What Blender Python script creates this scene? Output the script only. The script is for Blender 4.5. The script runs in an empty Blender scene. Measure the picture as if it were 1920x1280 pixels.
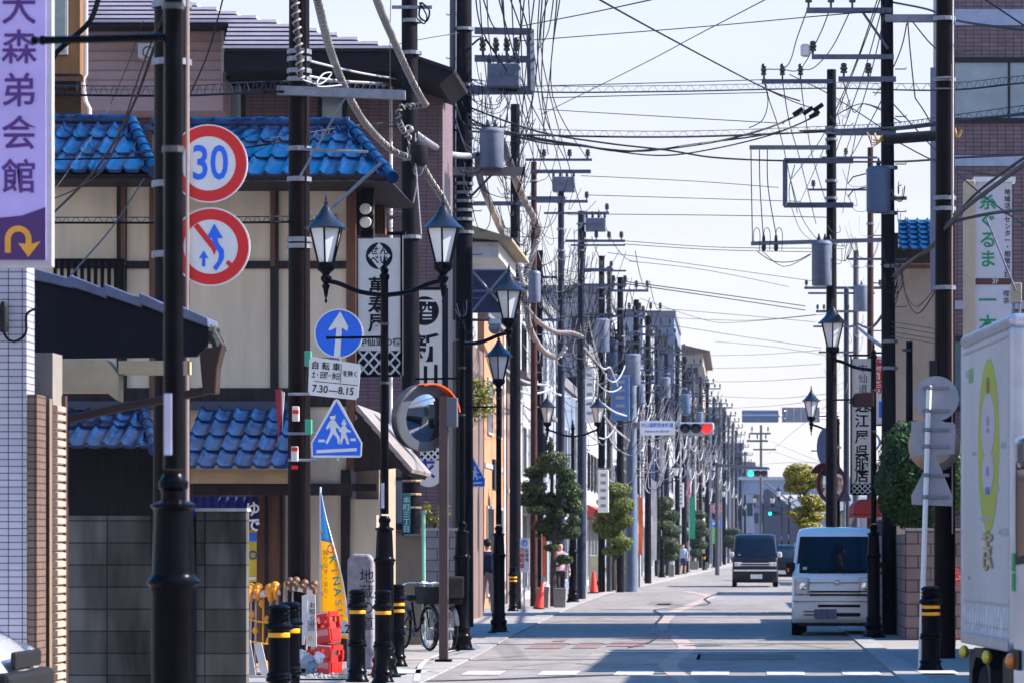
import bpy, bmesh, math, random
from mathutils import Vector, Matrix, noise as mnoise
random.seed(11)
sc = bpy.context.scene
C = sc.collection
R = math.radians

# ---------------------------------------------------------------- camera, sky, sun, exposure
F, VX, HY, CH = 7000.0, 1390.0, 1021.0, 1.58      # focal length and vanishing point in pixels of a 1920 wide frame, eye height
cam_d = bpy.data.cameras.new('camera'); cam = bpy.data.objects.new('camera', cam_d); C.objects.link(cam)
cam.location = (0, 0, CH); cam.rotation_euler = (R(90), 0, 0)
cam_d.sensor_width = 36; cam_d.lens = F / 1920 * 36
cam_d.shift_x = -(VX - 960) / 1920; cam_d.shift_y = (HY - 640) / 1920
cam_d.clip_start = 0.5; cam_d.clip_end = 6000
cam_d.dof.use_dof = True; cam_d.dof.focus_distance = 50; cam_d.dof.aperture_fstop = 7.0
sc.camera = cam
SUN_AZ, SUN_EL = R(84), R(37)                      # azimuth to the right of the street's direction
W = bpy.data.worlds.new('World'); sc.world = W; W.use_nodes = True
wn = W.node_tree.nodes; bg = wn['Background']
sky = wn.new('ShaderNodeTexSky'); sky.sky_type = 'NISHITA'; sky.sun_disc = False
sky.sun_elevation = SUN_EL; sky.sun_rotation = SUN_AZ
sky.air_density = 1.0; sky.dust_density = 0.6; sky.ozone_density = 2.0
# a thin bright veil of haze low over the horizon, blue sky above it
tcw = wn.new('ShaderNodeTexCoord'); spw = wn.new('ShaderNodeSeparateXYZ'); W.node_tree.links.new(tcw.outputs['Generated'], spw.inputs[0])
fw = wn.new('ShaderNodeMapRange'); W.node_tree.links.new(spw.outputs[2], fw.inputs[0])
fw.inputs[1].default_value = .14; fw.inputs[2].default_value = .40; fw.inputs[3].default_value = .95; fw.inputs[4].default_value = 0
veil = wn.new('ShaderNodeValToRGB'); W.node_tree.links.new(spw.outputs[2], veil.inputs[0])
veil.color_ramp.elements[0].position = 0; veil.color_ramp.elements[0].color = (.96, .90, .91, 1)
veil.color_ramp.elements[1].position = .16; veil.color_ramp.elements[1].color = (.80, .84, .97, 1); e_ = veil.color_ramp.elements.new(.3); e_.color = (.95, .9, .88, 1)
vs_ = wn.new('ShaderNodeVectorMath'); vs_.operation = 'SCALE'; vs_.inputs['Scale'].default_value = 2.62
cn = wn.new('ShaderNodeTexNoise'); cn.inputs['Scale'].default_value = 7; cn.inputs['Detail'].default_value = 6; cmap = wn.new('ShaderNodeMapping'); cmap.inputs['Scale'].default_value = (1, 1, 5)
W.node_tree.links.new(tcw.outputs['Generated'], cmap.inputs[0]); W.node_tree.links.new(cmap.outputs[0], cn.inputs[0])   # faint streaks of thin cloud
cr_ = wn.new('ShaderNodeMapRange'); W.node_tree.links.new(cn.outputs[0], cr_.inputs[0]); cr_.inputs[1].default_value = .3; cr_.inputs[2].default_value = .7; cr_.inputs[3].default_value = .95; cr_.inputs[4].default_value = 1.05
cv = wn.new('ShaderNodeVectorMath'); cv.operation = 'SCALE'; W.node_tree.links.new(veil.outputs[0], cv.inputs[0]); W.node_tree.links.new(cr_.outputs[0], cv.inputs['Scale'])
W.node_tree.links.new(cv.outputs[0], vs_.inputs[0])
fy = wn.new('ShaderNodeMapRange'); W.node_tree.links.new(spw.outputs[1], fy.inputs[0])          # the veil is nearly even all round, a touch thinner behind the viewer
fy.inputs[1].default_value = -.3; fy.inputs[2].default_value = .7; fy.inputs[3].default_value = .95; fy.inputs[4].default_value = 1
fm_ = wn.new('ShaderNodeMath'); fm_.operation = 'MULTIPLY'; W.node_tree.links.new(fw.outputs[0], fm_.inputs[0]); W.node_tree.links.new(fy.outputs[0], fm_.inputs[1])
hs_ = wn.new('ShaderNodeHueSaturation'); hs_.inputs['Saturation'].default_value = 1.6; W.node_tree.links.new(sky.outputs[0], hs_.inputs['Color'])
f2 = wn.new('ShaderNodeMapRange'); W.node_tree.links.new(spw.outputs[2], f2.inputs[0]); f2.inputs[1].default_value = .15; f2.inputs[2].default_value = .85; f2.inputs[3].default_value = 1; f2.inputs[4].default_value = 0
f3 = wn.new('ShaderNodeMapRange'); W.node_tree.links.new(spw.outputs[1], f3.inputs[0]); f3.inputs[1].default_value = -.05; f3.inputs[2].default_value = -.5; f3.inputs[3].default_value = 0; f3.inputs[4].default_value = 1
f4 = wn.new('ShaderNodeMath'); f4.operation = 'MULTIPLY'; W.node_tree.links.new(f2.outputs[0], f4.inputs[0]); W.node_tree.links.new(f3.outputs[0], f4.inputs[1])   # added unseen bright sky behind the viewer, fill for camera facing walls
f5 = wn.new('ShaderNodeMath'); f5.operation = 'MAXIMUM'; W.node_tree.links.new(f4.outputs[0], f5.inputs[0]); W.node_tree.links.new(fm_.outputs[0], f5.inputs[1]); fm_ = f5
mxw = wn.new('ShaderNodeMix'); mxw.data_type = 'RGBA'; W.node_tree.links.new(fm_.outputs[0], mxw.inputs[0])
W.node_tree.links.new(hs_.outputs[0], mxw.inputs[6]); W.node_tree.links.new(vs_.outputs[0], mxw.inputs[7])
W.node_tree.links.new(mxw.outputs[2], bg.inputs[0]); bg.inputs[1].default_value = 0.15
sl = bpy.data.lights.new('sun', 'SUN'); sl.energy = 4.5; sl.angle = R(0.5); sl.color = (1.0, 0.91, 0.80)
so = bpy.data.objects.new('sun', sl); C.objects.link(so)
sdir = Vector((math.sin(SUN_AZ) * math.cos(SUN_EL), math.cos(SUN_AZ) * math.cos(SUN_EL), math.sin(SUN_EL)))
so.rotation_euler = sdir.to_track_quat('Z', 'Y').to_euler(); so.location = (30, 40, 60)
sc.view_settings.view_transform = 'Standard'; sc.view_settings.look = 'None'
sc.view_settings.exposure = 1.42; sc.view_settings.gamma = 1
sc.render.engine = 'CYCLES'
try:
    sc.cycles.max_bounces = 6; sc.cycles.diffuse_bounces = 3; sc.cycles.glossy_bounces = 3; sc.cycles.transparent_max_bounces = 6
    sc.cycles.volume_bounces = 0
    sc.cycles.use_denoising = True
except Exception: pass

# ---------------------------------------------------------------- helpers
def PX(px, D): return (px - VX) * D / F
def PZ(py, D): return CH - (py - HY) * D / F
def P(px, py, D): return Vector((PX(px, D), D, PZ(py, D)))
def G(px, py, z=0.0):
    D = F * (CH - z) / (py - HY); return Vector((PX(px, D), D, z))
def bend(D): return 0.022 * max(0.0, D - 120)

class MB:
    def __init__(s): s.v = []; s.f = []; s.mi = []
    def add(s, vs, fs, mi=0):
        o = len(s.v); s.v += [tuple(p) for p in vs]; s.f += [tuple(i + o for i in f) for f in fs]; s.mi += [mi] * len(fs)
        return s
    def box(s, x0, x1, y0, y1, z0, z1, mi=0, M=None):
        vs = [Vector((x, y, z)) for z in (z0, z1) for y in (y0, y1) for x in (x0, x1)]
        if M is not None: vs = [M @ p for p in vs]
        return s.add(vs, [(0, 2, 3, 1), (4, 5, 7, 6), (0, 1, 5, 4), (2, 6, 7, 3), (0, 4, 6, 2), (1, 3, 7, 5)], mi)
    def prism(s, pts, y0, y1, mi=0, M=None):               # polygon in the XZ plane, extruded from y0 (front) to y1
        n = len(pts); a = sum(pts[i][0] * pts[(i + 1) % n][1] - pts[(i + 1) % n][0] * pts[i][1] for i in range(n))
        if a < 0: pts = pts[::-1]
        vs = [Vector((x, y0, z)) for x, z in pts] + [Vector((x, y1, z)) for x, z in pts]
        if M is not None: vs = [M @ p for p in vs]
        return s.add(vs, [tuple(range(n)), tuple(range(2 * n - 1, n - 1, -1))] + [(i, n + i, n + (i + 1) % n, (i + 1) % n) for i in range(n)], mi)
    def ring(s, cx, cz, r0, r1, y0, y1, n=40, mi=0, a0=0, a1=360):    # flat annulus facing -Y
        vs = []; full = (a1 - a0) >= 360; m = n if full else n + 1
        for i in range(m):
            a = R(a0 + (a1 - a0) * i / n); c, q = math.cos(a), math.sin(a)
            vs += [(cx + r1 * c, y0, cz + r1 * q), (cx + r0 * c, y0, cz + r0 * q), (cx + r1 * c, y1, cz + r1 * q), (cx + r0 * c, y1, cz + r0 * q)]
        fs = []
        for i in range(n):
            a = 4 * i; b = 4 * ((i + 1) % m)
            fs += [(a, a + 1, b + 1, b), (a + 2, b + 2, b + 3, a + 3), (a, b, b + 2, a + 2), (a + 1, a + 3, b + 3, b + 1)]
        return s.add(vs, fs, mi)
    def disc(s, cx, cz, r, y0, y1, n=40, mi=0):
        return s.prism([(cx + r * math.cos(2 * math.pi * i / n), cz + r * math.sin(2 * math.pi * i / n)) for i in range(n)], y0, y1, mi)
    def tube(s, pts, r, n=6, mi=0, cap=True):
        pts = [Vector(p) for p in pts]; k = len(pts)
        rs = r if isinstance(r, (list, tuple)) else [r] * k
        t0 = (pts[1] - pts[0]).normalized(); up = Vector((0, 0, 1)) if abs(t0.z) < .9 else Vector((1, 0, 0))
        u = t0.cross(up).normalized(); o = len(s.v); vs = []
        for i in range(k):
            t = (pts[min(i + 1, k - 1)] - pts[max(i - 1, 0)])
            t = t.normalized() if t.length > 1e-9 else t0
            u = (u - t * u.dot(t)); u = u.normalized() if u.length > 1e-6 else t.orthogonal().normalized()
            w = t.cross(u)
            for j in range(n):
                a = 2 * math.pi * j / n
                vs.append(pts[i] + (u * math.cos(a) + w * math.sin(a)) * rs[i])
        fs = [(i * n + j, i * n + (j + 1) % n, (i + 1) * n + (j + 1) % n, (i + 1) * n + j) for i in range(k - 1) for j in range(n)]
        if cap: fs += [tuple(range(n - 1, -1, -1)), tuple(range((k - 1) * n, k * n))]
        return s.add(vs, fs, mi)
    def lathe(s, prof, loc=(0, 0, 0), n=16, mi=0, M=None, ph=0.0):
        loc = Vector(loc); vs = []; k = len(prof)
        for r, z in prof:
            for j in range(n):
                a = 2 * math.pi * (j + ph) / n; p = Vector((r * math.cos(a), r * math.sin(a), z))
                if M is not None: p = M @ p
                vs.append(p + loc)
        fs = [(i * n + j, i * n + (j + 1) % n, (i + 1) * n + (j + 1) % n, (i + 1) * n + j) for i in range(k - 1) for j in range(n)]
        fs += [tuple(range(n - 1, -1, -1)), tuple(range((k - 1) * n, k * n))]
        return s.add(vs, fs, mi)
    def ball(s, c, rx, ry=None, rz=None, n=12, m=8, mi=0, rough=0.0):
        ry = ry or rx; rz = rz or rx; vs = []
        for i in range(m + 1):
            t = math.pi * i / m
            for j in range(n):
                a = 2 * math.pi * j / n; d = Vector((math.sin(t) * math.cos(a), math.sin(t) * math.sin(a), -math.cos(t)))
                k = 1 + rough * mnoise.noise(d * 2.3 + Vector(c))
                vs.append((c[0] + rx * d.x * k, c[1] + ry * d.y * k, c[2] + rz * d.z * k))
        fs = [(i * n + j, i * n + (j + 1) % n, (i + 1) * n + (j + 1) % n, (i + 1) * n + j) for i in range(m) for j in range(n)]
        return s.add(vs, fs, mi)
    def torus(s, c, r, t, axis='Y', n=28, m=8, mi=0, sx=1, sz=1):
        vs = []; c = Vector(c)
        for i in range(n):
            a = 2 * math.pi * i / n
            for j in range(m):
                b = 2 * math.pi * j / m; q = r + t * math.cos(b)
                p = Vector((q * math.cos(a) * sx, t * math.sin(b), q * math.sin(a) * sz))
                if axis == 'X': p = Vector((p.y, p.x, p.z))
                if axis == 'Z': p = Vector((p.x, p.z, p.y))
                vs.append(c + p)
        fs = [(i * m + j, i * m + (j + 1) % m, ((i + 1) % n) * m + (j + 1) % m, ((i + 1) % n) * m + j) for i in range(n) for j in range(m)]
        return s.add(vs, fs, mi)
    def build(s, name, mat, parent=None, smooth=False, bevel=0, M=None, seg=2):
        off = Vector((0, 0, 0)); q = parent
        while q is not None:
            if q.parent is None: off = Vector(q.location)
            q = q.parent
        me = bpy.data.meshes.new(name)
        vs = s.v
        if M is not None: vs = [M @ Vector(p) for p in vs]
        me.from_pydata([(p[0] - off.x, p[1] - off.y, p[2] - off.z) for p in vs], [], s.f)
        mats = mat if isinstance(mat, (list, tuple)) else [mat]
        for m in mats: me.materials.append(m)
        if len(mats) > 1: me.polygons.foreach_set('material_index', s.mi)
        bm = bmesh.new(); bm.from_mesh(me); bmesh.ops.recalc_face_normals(bm, faces=bm.faces); bm.to_mesh(me); bm.free()
        if smooth:
            me.polygons.foreach_set('use_smooth', [True] * len(me.polygons)); me.set_sharp_from_angle(angle=R(38))
        me.update()
        o = bpy.data.objects.new(name, me); C.objects.link(o)
        if parent is not None: o.parent = parent
        if bevel:
            b = o.modifiers.new('bevel', 'BEVEL'); b.width = bevel; b.segments = seg; b.limit_method = 'ANGLE'; b.angle_limit = R(35)
        return o

def tag(o, label=None, cat=None, group=None, kind=None):
    if label: o['label'] = label
    if cat: o['category'] = cat
    if group: o['group'] = group
    if kind: o['kind'] = kind
    return o
def thing(name, label, cat, loc=(0, 0, 0), group=None, rotz=0):
    o = bpy.data.objects.new(name, None); C.objects.link(o); o.location = loc; o.rotation_euler = (0, 0, rotz); o.empty_display_size = .2
    return tag(o, label, cat, group)
def box(name, mat, parent, *a, bevel=0): return MB().box(*a).build(name, mat, parent, bevel=bevel)
def copy_tree(o, loc=None, rotz=None, label=None, parent=None, scale=None):
    c = o.copy(); C.objects.link(c)
    if parent is not None: c.parent = parent
    for ch in list(o.children): copy_tree(ch, parent=c)
    if loc is not None: c.location = loc
    if rotz is not None: c.rotation_euler = (0, 0, rotz)
    if scale is not None: c.scale = (scale,) * 3
    if label: c['label'] = label
    return c
def text(body, x, y, z, size, mat, parent, bold=0.0, rotz=0, name='lettering', sx=1.0, align='CENTER', line=1.0, shear=0, ry=0):
    cu = bpy.data.curves.new(name, 'FONT'); cu.body = body; cu.size = size; cu.align_x = align; cu.align_y = 'CENTER'
    cu.extrude = .0015; cu.offset = bold * .45; cu.space_line = line; cu.resolution_u = 3; cu.shear = shear
    cu.materials.append(mat)
    o = bpy.data.objects.new(name, cu); C.objects.link(o); o.parent = parent
    off = Vector((0, 0, 0)); q = parent
    while q is not None:
        if q.parent is None: off = Vector(q.location)
        q = q.parent
    o.location = Vector((x, y, z)) - off; o.rotation_euler = (R(90), ry, rotz); o.scale = (sx, 1, 1)
    TEXTS.append(o); return o
TEXTS = []
def texts_to_meshes():                                    # every piece of writing becomes a mesh of its own
    bpy.context.view_layer.update(); dg = bpy.context.evaluated_depsgraph_get()
    for o in TEXTS:
        me = bpy.data.meshes.new_from_object(o.evaluated_get(dg)); me.name = 'lettering'
        n = bpy.data.objects.new('lettering', me); C.objects.link(n); n.parent = o.parent; n.matrix_basis = o.matrix_basis.copy()
    for o in TEXTS: bpy.data.objects.remove(o)
    TEXTS.clear()
def vtext(chars, x, y, ztop, size, mat, parent, pitch=None, **k):      # vertical writing, one lettering object per column
    pitch = pitch or size * 1.05
    return text('\n'.join(chars), x, y, ztop - pitch * len(chars) / 2, size, mat, parent, line=pitch / size, **k)
def lerp(a, b, t): return a + (b - a) * t
def sagline(a, b, sag, n=14):
    a, b = Vector(a), Vector(b)
    return [a.lerp(b, i / n) - Vector((0, 0, sag * 4 * (i / n) * (1 - i / n))) for i in range(n + 1)]
def spline(ps, k=6):
    ps = [Vector(p) for p in ps]; out = []
    for i in range(len(ps) - 1):
        p0, p1, p2, p3 = ps[max(i - 1, 0)], ps[i], ps[i + 1], ps[min(i + 2, len(ps) - 1)]
        for j in range(k):
            t = j / k
            out.append(.5 * ((2 * p1) + (p2 - p0) * t + (2 * p0 - 5 * p1 + 4 * p2 - p3) * t * t + (3 * p1 - p0 - 3 * p2 + p3) * t ** 3))
    return out + [ps[-1]]

# ---------------------------------------------------------------- materials
_mc = {}
def mat(name, col, rough=.6, metal=0, var=.12, scale=6, bump=0, spec=.5, stretch=None, emit=None, coat=0, trans=0):
    if name in _mc: return _mc[name]
    m = bpy.data.materials.new(name); m.use_nodes = True; _mc[name] = m
    nt = m.node_tree; b = nt.nodes['Principled BSDF']; L = nt.links.new
    if max(col) < .07 and rough > .3 and not metal: spec = min(spec, .12)      # dull dark paint and timber
    b.inputs['Roughness'].default_value = rough; b.inputs['Metallic'].default_value = metal
    b.inputs['Specular IOR Level'].default_value = spec; b.inputs['Coat Weight'].default_value = coat
    b.inputs['Coat Roughness'].default_value = .08
    b.inputs['Transmission Weight'].default_value = trans
    b.inputs['Base Color'].default_value = (*col, 1)
    if emit: b.inputs['Emission Color'].default_value = (*emit[:3], 1); b.inputs['Emission Strength'].default_value = emit[3]
    if var or bump:
        tc = nt.nodes.new('ShaderNodeTexCoord'); mp = nt.nodes.new('ShaderNodeMapping'); L(tc.outputs['Object'], mp.inputs[0])
        if stretch: mp.inputs['Scale'].default_value = stretch
        n = nt.nodes.new('ShaderNodeTexNoise'); n.inputs['Scale'].default_value = scale; n.inputs['Detail'].default_value = 5; n.inputs['Roughness'].default_value = .65
        L(mp.outputs[0], n.inputs[0])
        if var:
            r = nt.nodes.new('ShaderNodeValToRGB'); L(n.outputs[0], r.inputs[0])
            r.color_ramp.elements[0].position = .3; r.color_ramp.elements[1].position = .7
            r.color_ramp.elements[0].color = (*[max(0, c * (1 - var)) for c in col], 1)
            r.color_ramp.elements[1].color = (*[min(1, c * (1 + var)) for c in col], 1)
            L(r.outputs[0], b.inputs['Base Color'])
            rr = nt.nodes.new('ShaderNodeMapRange'); L(n.outputs[0], rr.inputs[0]); rr.inputs[3].default_value = rough * .85; rr.inputs[4].default_value = min(1, rough * 1.15)
            L(rr.outputs[0], b.inputs['Roughness'])
        if bump:
            bp = nt.nodes.new('ShaderNodeBump'); bp.inputs['Strength'].default_value = bump; bp.inputs['Distance'].default_value = .02
            L(n.outputs[0], bp.inputs['Height']); L(bp.outputs[0], b.inputs['Normal'])
    return m
def brickmat(name, c1, c2, mortar, w, h, gap, rough=.6, offset=.5, spec=.2, bump=.5, dirt=.25, dirtscale=1.5):
    if name in _mc: return _mc[name]
    m = bpy.data.materials.new(name); m.use_nodes = True; _mc[name] = m
    nt = m.node_tree; b = nt.nodes['Principled BSDF']; L = nt.links.new
    b.inputs['Roughness'].default_value = rough; b.inputs['Specular IOR Level'].default_value = spec
    tc = nt.nodes.new('ShaderNodeTexCoord'); sp = nt.nodes.new('ShaderNodeSeparateXYZ'); cb = nt.nodes.new('ShaderNodeCombineXYZ'); ad = nt.nodes.new('ShaderNodeMath')
    L(tc.outputs['Object'], sp.inputs[0]); L(sp.outputs[0], ad.inputs[0]); L(sp.outputs[1], ad.inputs[1]); L(ad.outputs[0], cb.inputs[0]); L(sp.outputs[2], cb.inputs[1])
    k = nt.nodes.new('ShaderNodeTexBrick'); L(cb.outputs[0], k.inputs['Vector']); k.offset = offset
    k.inputs['Scale'].default_value = 1; k.inputs['Brick Width'].default_value = w; k.inputs['Row Height'].default_value = h
    k.inputs['Mortar Size'].default_value = gap; k.inputs['Mortar Smooth'].default_value = .1; k.inputs['Bias'].default_value = 0
    k.inputs['Color1'].default_value = (*c1, 1); k.inputs['Color2'].default_value = (*c2, 1); k.inputs['Mortar'].default_value = (*mortar, 1)
    n = nt.nodes.new('ShaderNodeTexNoise'); n.inputs['Scale'].default_value = dirtscale; n.inputs['Detail'].default_value = 6
    mpv = nt.nodes.new('ShaderNodeMapping'); mpv.inputs['Scale'].default_value = (1.6, 1.6, .35); L(tc.outputs['Object'], mpv.inputs[0]); L(mpv.outputs[0], n.inputs[0])
    rr = nt.nodes.new('ShaderNodeMapRange'); L(n.outputs[0], rr.inputs[0]); rr.inputs[1].default_value = .3; rr.inputs[2].default_value = .7
    rr.inputs[3].default_value = 1 - dirt; rr.inputs[4].default_value = 1 + dirt * .5
    mx = nt.nodes.new('ShaderNodeVectorMath'); mx.operation = 'SCALE'; L(k.outputs['Color'], mx.inputs[0]); L(rr.outputs[0], mx.inputs['Scale'])
    L(mx.outputs[0], b.inputs['Base Color'])
    bp = nt.nodes.new('ShaderNodeBump'); bp.inputs['Strength'].default_value = bump; bp.inputs['Distance'].default_value = .01; bp.invert = True
    L(k.outputs['Fac'], bp.inputs['Height']); L(bp.outputs[0], b.inputs['Normal'])
    return m
black_metal = mat('black painted metal', (.003, .003, .005), .24, 0, .4, 9, bump=.05, spec=.07)
black_plastic = mat('black plastic', (.015, .015, .017), .5)
galv = mat('galvanised steel', (.2, .22, .27), .45, .5, .25, 14)
steel_dark = mat('weathered steel arm', (.08, .1, .16), .5, .3, .3, 10)
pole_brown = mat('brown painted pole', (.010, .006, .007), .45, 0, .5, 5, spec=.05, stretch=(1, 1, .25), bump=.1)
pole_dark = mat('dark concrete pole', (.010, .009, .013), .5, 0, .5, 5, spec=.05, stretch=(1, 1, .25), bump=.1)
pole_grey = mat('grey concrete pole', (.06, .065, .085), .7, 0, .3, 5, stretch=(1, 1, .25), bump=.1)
trans_grey = mat('transformer grey', (.11, .14, .21), .5, .0, .2, 6)
trans_blue = mat('transformer blue', (.055, .1, .2), .5, .0, .2, 5)
porcelain = mat('dark porcelain', (.03, .03, .04), .25)
porcelain_w = mat('white porcelain', (.6, .6, .62), .25)
wire_black = mat('black cable sheath', (.004, .004, .007), .5, var=0, spec=.1)
wire_grey = mat('grey cable sheath', (.045, .045, .06), .5, var=.2)
wire_white = mat('pale cable sheath', (.36, .36, .4), .5, var=.2)
spiral_mat = mat('spiral cable wrap', (.28, .26, .25), .55, var=.3, scale=30)
milk = mat('milky lamp glass', (.72, .74, .76), .22, var=.05, spec=.6)
white_paint = mat('white paint', (.78, .78, .79), .45, var=.05)
dirty_white = mat('weathered white paint', (.62, .61, .62), .55, var=.15, scale=4)
sign_white = mat('sign white', (.76, .75, .75), .4, var=.09, scale=4)
sign_red = mat('sign red', (.72, .008, .012), .4, var=.06)
sign_blue = mat('sign blue', (.003, .14, .8), .4, var=.08)
ink = mat('black lettering', (.012, .012, .02), .6, var=0)
glass_dark = mat('dark window glass', (.015, .02, .03), .06, var=.2, scale=1.5, spec=.45)
glass_blue = mat('pale window glass', (.2, .27, .33), .12, var=.25, scale=1.2, spec=.8)
frame_dark = mat('dark window frame', (.025, .025, .035), .4)
frame_alu = mat('aluminium window frame', (.45, .46, .48), .4, .3)
cream = mat('cream plaster', (.63, .54, .42), .85, var=.13, scale=2.2, bump=.12, stretch=(1.6, 1.6, .3))
wood_red = mat('red brown timber', (.12, .045, .022), .6, var=.4, scale=4, stretch=(6, 6, .5), bump=.15)
wood_dark = mat('dark timber', (.028, .022, .024), .6, var=.4, scale=4, stretch=(6, 6, .5), bump=.15)
roof_blue = mat('blue glazed roof tile', (.007, .029, .1), .2, var=.6, scale=5, spec=.32)
concrete = mat('light concrete', (.34, .34, .35), .85, var=.2, scale=7, bump=.15)
rubber = mat('tyre rubber', (.012, .012, .013), .8, var=.2)
yellow = mat('yellow reflective band', (.8, .36, .006), .4, var=.1)
leafm = {}
def leafmat(name, a, b_, rough=.55, through=.3):
    if name in _mc: return _mc[name]
    m = bpy.data.materials.new(name); m.use_nodes = True; _mc[name] = m
    nt = m.node_tree; b = nt.nodes['Principled BSDF']; L = nt.links.new; b.inputs['Roughness'].default_value = rough
    g = nt.nodes.new('ShaderNodeNewGeometry'); r = nt.nodes.new('ShaderNodeValToRGB'); L(g.outputs['Random Per Island'], r.inputs[0])
    r.color_ramp.elements[0].color = (*a, 1); r.color_ramp.elements[1].color = (*b_, 1); L(r.outputs[0], b.inputs['Base Color'])
    tr = nt.nodes.new('ShaderNodeBsdfTranslucent'); L(r.outputs[0], tr.inputs[0]); mx = nt.nodes.new('ShaderNodeMixShader'); mx.inputs[0].default_value = through
    L(b.outputs[0], mx.inputs[1]); L(tr.outputs[0], mx.inputs[2]); L(mx.outputs[0], nt.nodes['Material Output'].inputs[0])
    return m
def leaf_cloud(mb, c, rx, ry, rz, n, size, shell=.35):
    for _ in range(n):
        d = Vector((random.gauss(0, 1), random.gauss(0, 1), random.gauss(0, 1))).normalized()
        k = 1 - shell * random.random() ** 1.6
        lump = 1 + .16 * mnoise.noise(d * 2.6 + Vector(c))
        p = Vector((c[0] + rx * d.x * k * lump, c[1] + ry * d.y * k * lump, c[2] + rz * d.z * k * lump))
        nrm = (d + Vector((random.uniform(-.8, .8), random.uniform(-.8, .8), random.uniform(-.5, .9)))).normalized()
        t = nrm.orthogonal().normalized(); t = Matrix.Rotation(random.uniform(0, 6.28), 3, nrm) @ t; w = nrm.cross(t); s = size * random.uniform(.6, 1.3)
        mb.add([p - t * s, p - w * s * .45, p + t * s, p + w * s * .45], [(0, 1, 2, 3)])
    return mb
# ---------------------------------------------------------------- ground, road, pavements
def noisemat(name, c1, c2, rough, scales, bump=.2, spec=.3):
    if name in _mc: return _mc[name]
    m = bpy.data.materials.new(name); m.use_nodes = True; _mc[name] = m
    nt = m.node_tree; b = nt.nodes['Principled BSDF']; L = nt.links.new; b.inputs['Roughness'].default_value = rough; b.inputs['Specular IOR Level'].default_value = spec
    tc = nt.nodes.new('ShaderNodeTexCoord'); prev = None
    for sc_, st in scales:
        mp = nt.nodes.new('ShaderNodeMapping'); mp.inputs['Scale'].default_value = st; L(tc.outputs['Object'], mp.inputs[0])
        n = nt.nodes.new('ShaderNodeTexNoise'); n.inputs['Scale'].default_value = sc_; n.inputs['Detail'].default_value = 6; L(mp.outputs[0], n.inputs[0])
        if prev is None: prev = n.outputs[0]
        else:
            a = nt.nodes.new('ShaderNodeMath'); a.operation = 'ADD'; L(prev, a.inputs[0]); L(n.outputs[0], a.inputs[1]); prev = a.outputs[0]
    d = nt.nodes.new('ShaderNodeMath'); d.operation = 'DIVIDE'; L(prev, d.inputs[0]); d.inputs[1].default_value = len(scales)
    r = nt.nodes.new('ShaderNodeValToRGB'); L(d.outputs[0], r.inputs[0]); r.color_ramp.elements[0].position = .38; r.color_ramp.elements[1].position = .62
    r.color_ramp.elements[0].color = (*c1, 1); r.color_ramp.elements[1].color = (*c2, 1); L(r.outputs[0], b.inputs['Base Color'])
    bp = nt.nodes.new('ShaderNodeBump'); bp.inputs['Strength'].default_value = bump; bp.inputs['Distance'].default_value = .01; L(d.outputs[0], bp.inputs['Height']); L(bp.outputs[0], b.inputs['Normal'])
    return m
asphalt = noisemat('worn grey asphalt', (.16, .147, .141), (.295, .27, .258), .8, [(.5, (1, .12, 1)), (40, (1, 1, 1)), (3, (1, .3, 1))])
asphalt_patch = noisemat('pinkish repair strip', (.33, .26, .23), (.42, .33, .29), .85, [(2, (1, .4, 1)), (40, (1, 1, 1))])
tar = mat('black crack sealer', (.035, .035, .04), .5, var=.3)
paving = noisemat('pale paving', (.235, .222, .215), (.33, .31, .30), .85, [(1.2, (1, .4, 1)), (25, (1, 1, 1)), (4, (1, 1, 1))])
roadpaint = noisemat('worn white road paint', (.34, .33, .33), (.62, .62, .62), .6, [(9, (1, .3, 1)), (40, (1, 1, 1))])
redpaint = noisemat('faded red road lettering', (.16, .13, .12), (.3, .17, .15), .7, [(5, (1, .3, 1)), (30, (1, 1, 1))])
soil = noisemat('yard ground', (.2, .185, .17), (.28, .26, .24), .9, [(.3, (1, 1, 1)), (8, (1, 1, 1))])
gravelm = noisemat('grey gravel', (.12, .12, .12), (.45, .44, .43), .9, [(30, (1, 1, 1)), (60, (1, 1, 1))], bump=.8)

g = MB().add([(-900, -80, -.02), (1200, -80, -.02), (1200, 4500, -.02), (-900, 4500, -.02)], [(0, 1, 2, 3)]).build('ground', soil); tag(g, kind='structure')
DL = [-20, 20, 40, 47, 54, 63, 75, 93, 125, 160, 200, 260, 340, 480, 700, 1000, 1600]
def XL(D):
    for a, b, xa, xb in ((-99, 40, -3.6, -3.62), (40, 54, -3.62, -3.76), (54, 63, -3.76, -3.95), (63, 93, -3.95, -4.3), (93, 9999, -4.3, None)):
        if D <= b: return (lerp(xa, xb, (D - a) / (b - a)) if xb is not None else xa) + bend(D)
def XR(D): return 1.87 + bend(D)
def strip(name, fa, fb, z, m, Ds=DL):
    mb = MB()
    for i in range(len(Ds) - 1):
        a, b = Ds[i], Ds[i + 1]
        mb.add([(fa(a), a, z), (fb(a), a, z), (fb(b), b, z), (fa(b), b, z)], [(0, 1, 2, 3)])
    o = mb.build(name, m); tag(o, kind='structure'); return o
strip('road', XL, XR, 0, asphalt)
strip('left_pavement', lambda D: XL(D) - 6, lambda D: XL(D) - .38, .004, paving)
strip('right_pavement', lambda D: XR(D) + .33, lambda D: XR(D) + 9, .004, paving)
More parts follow.
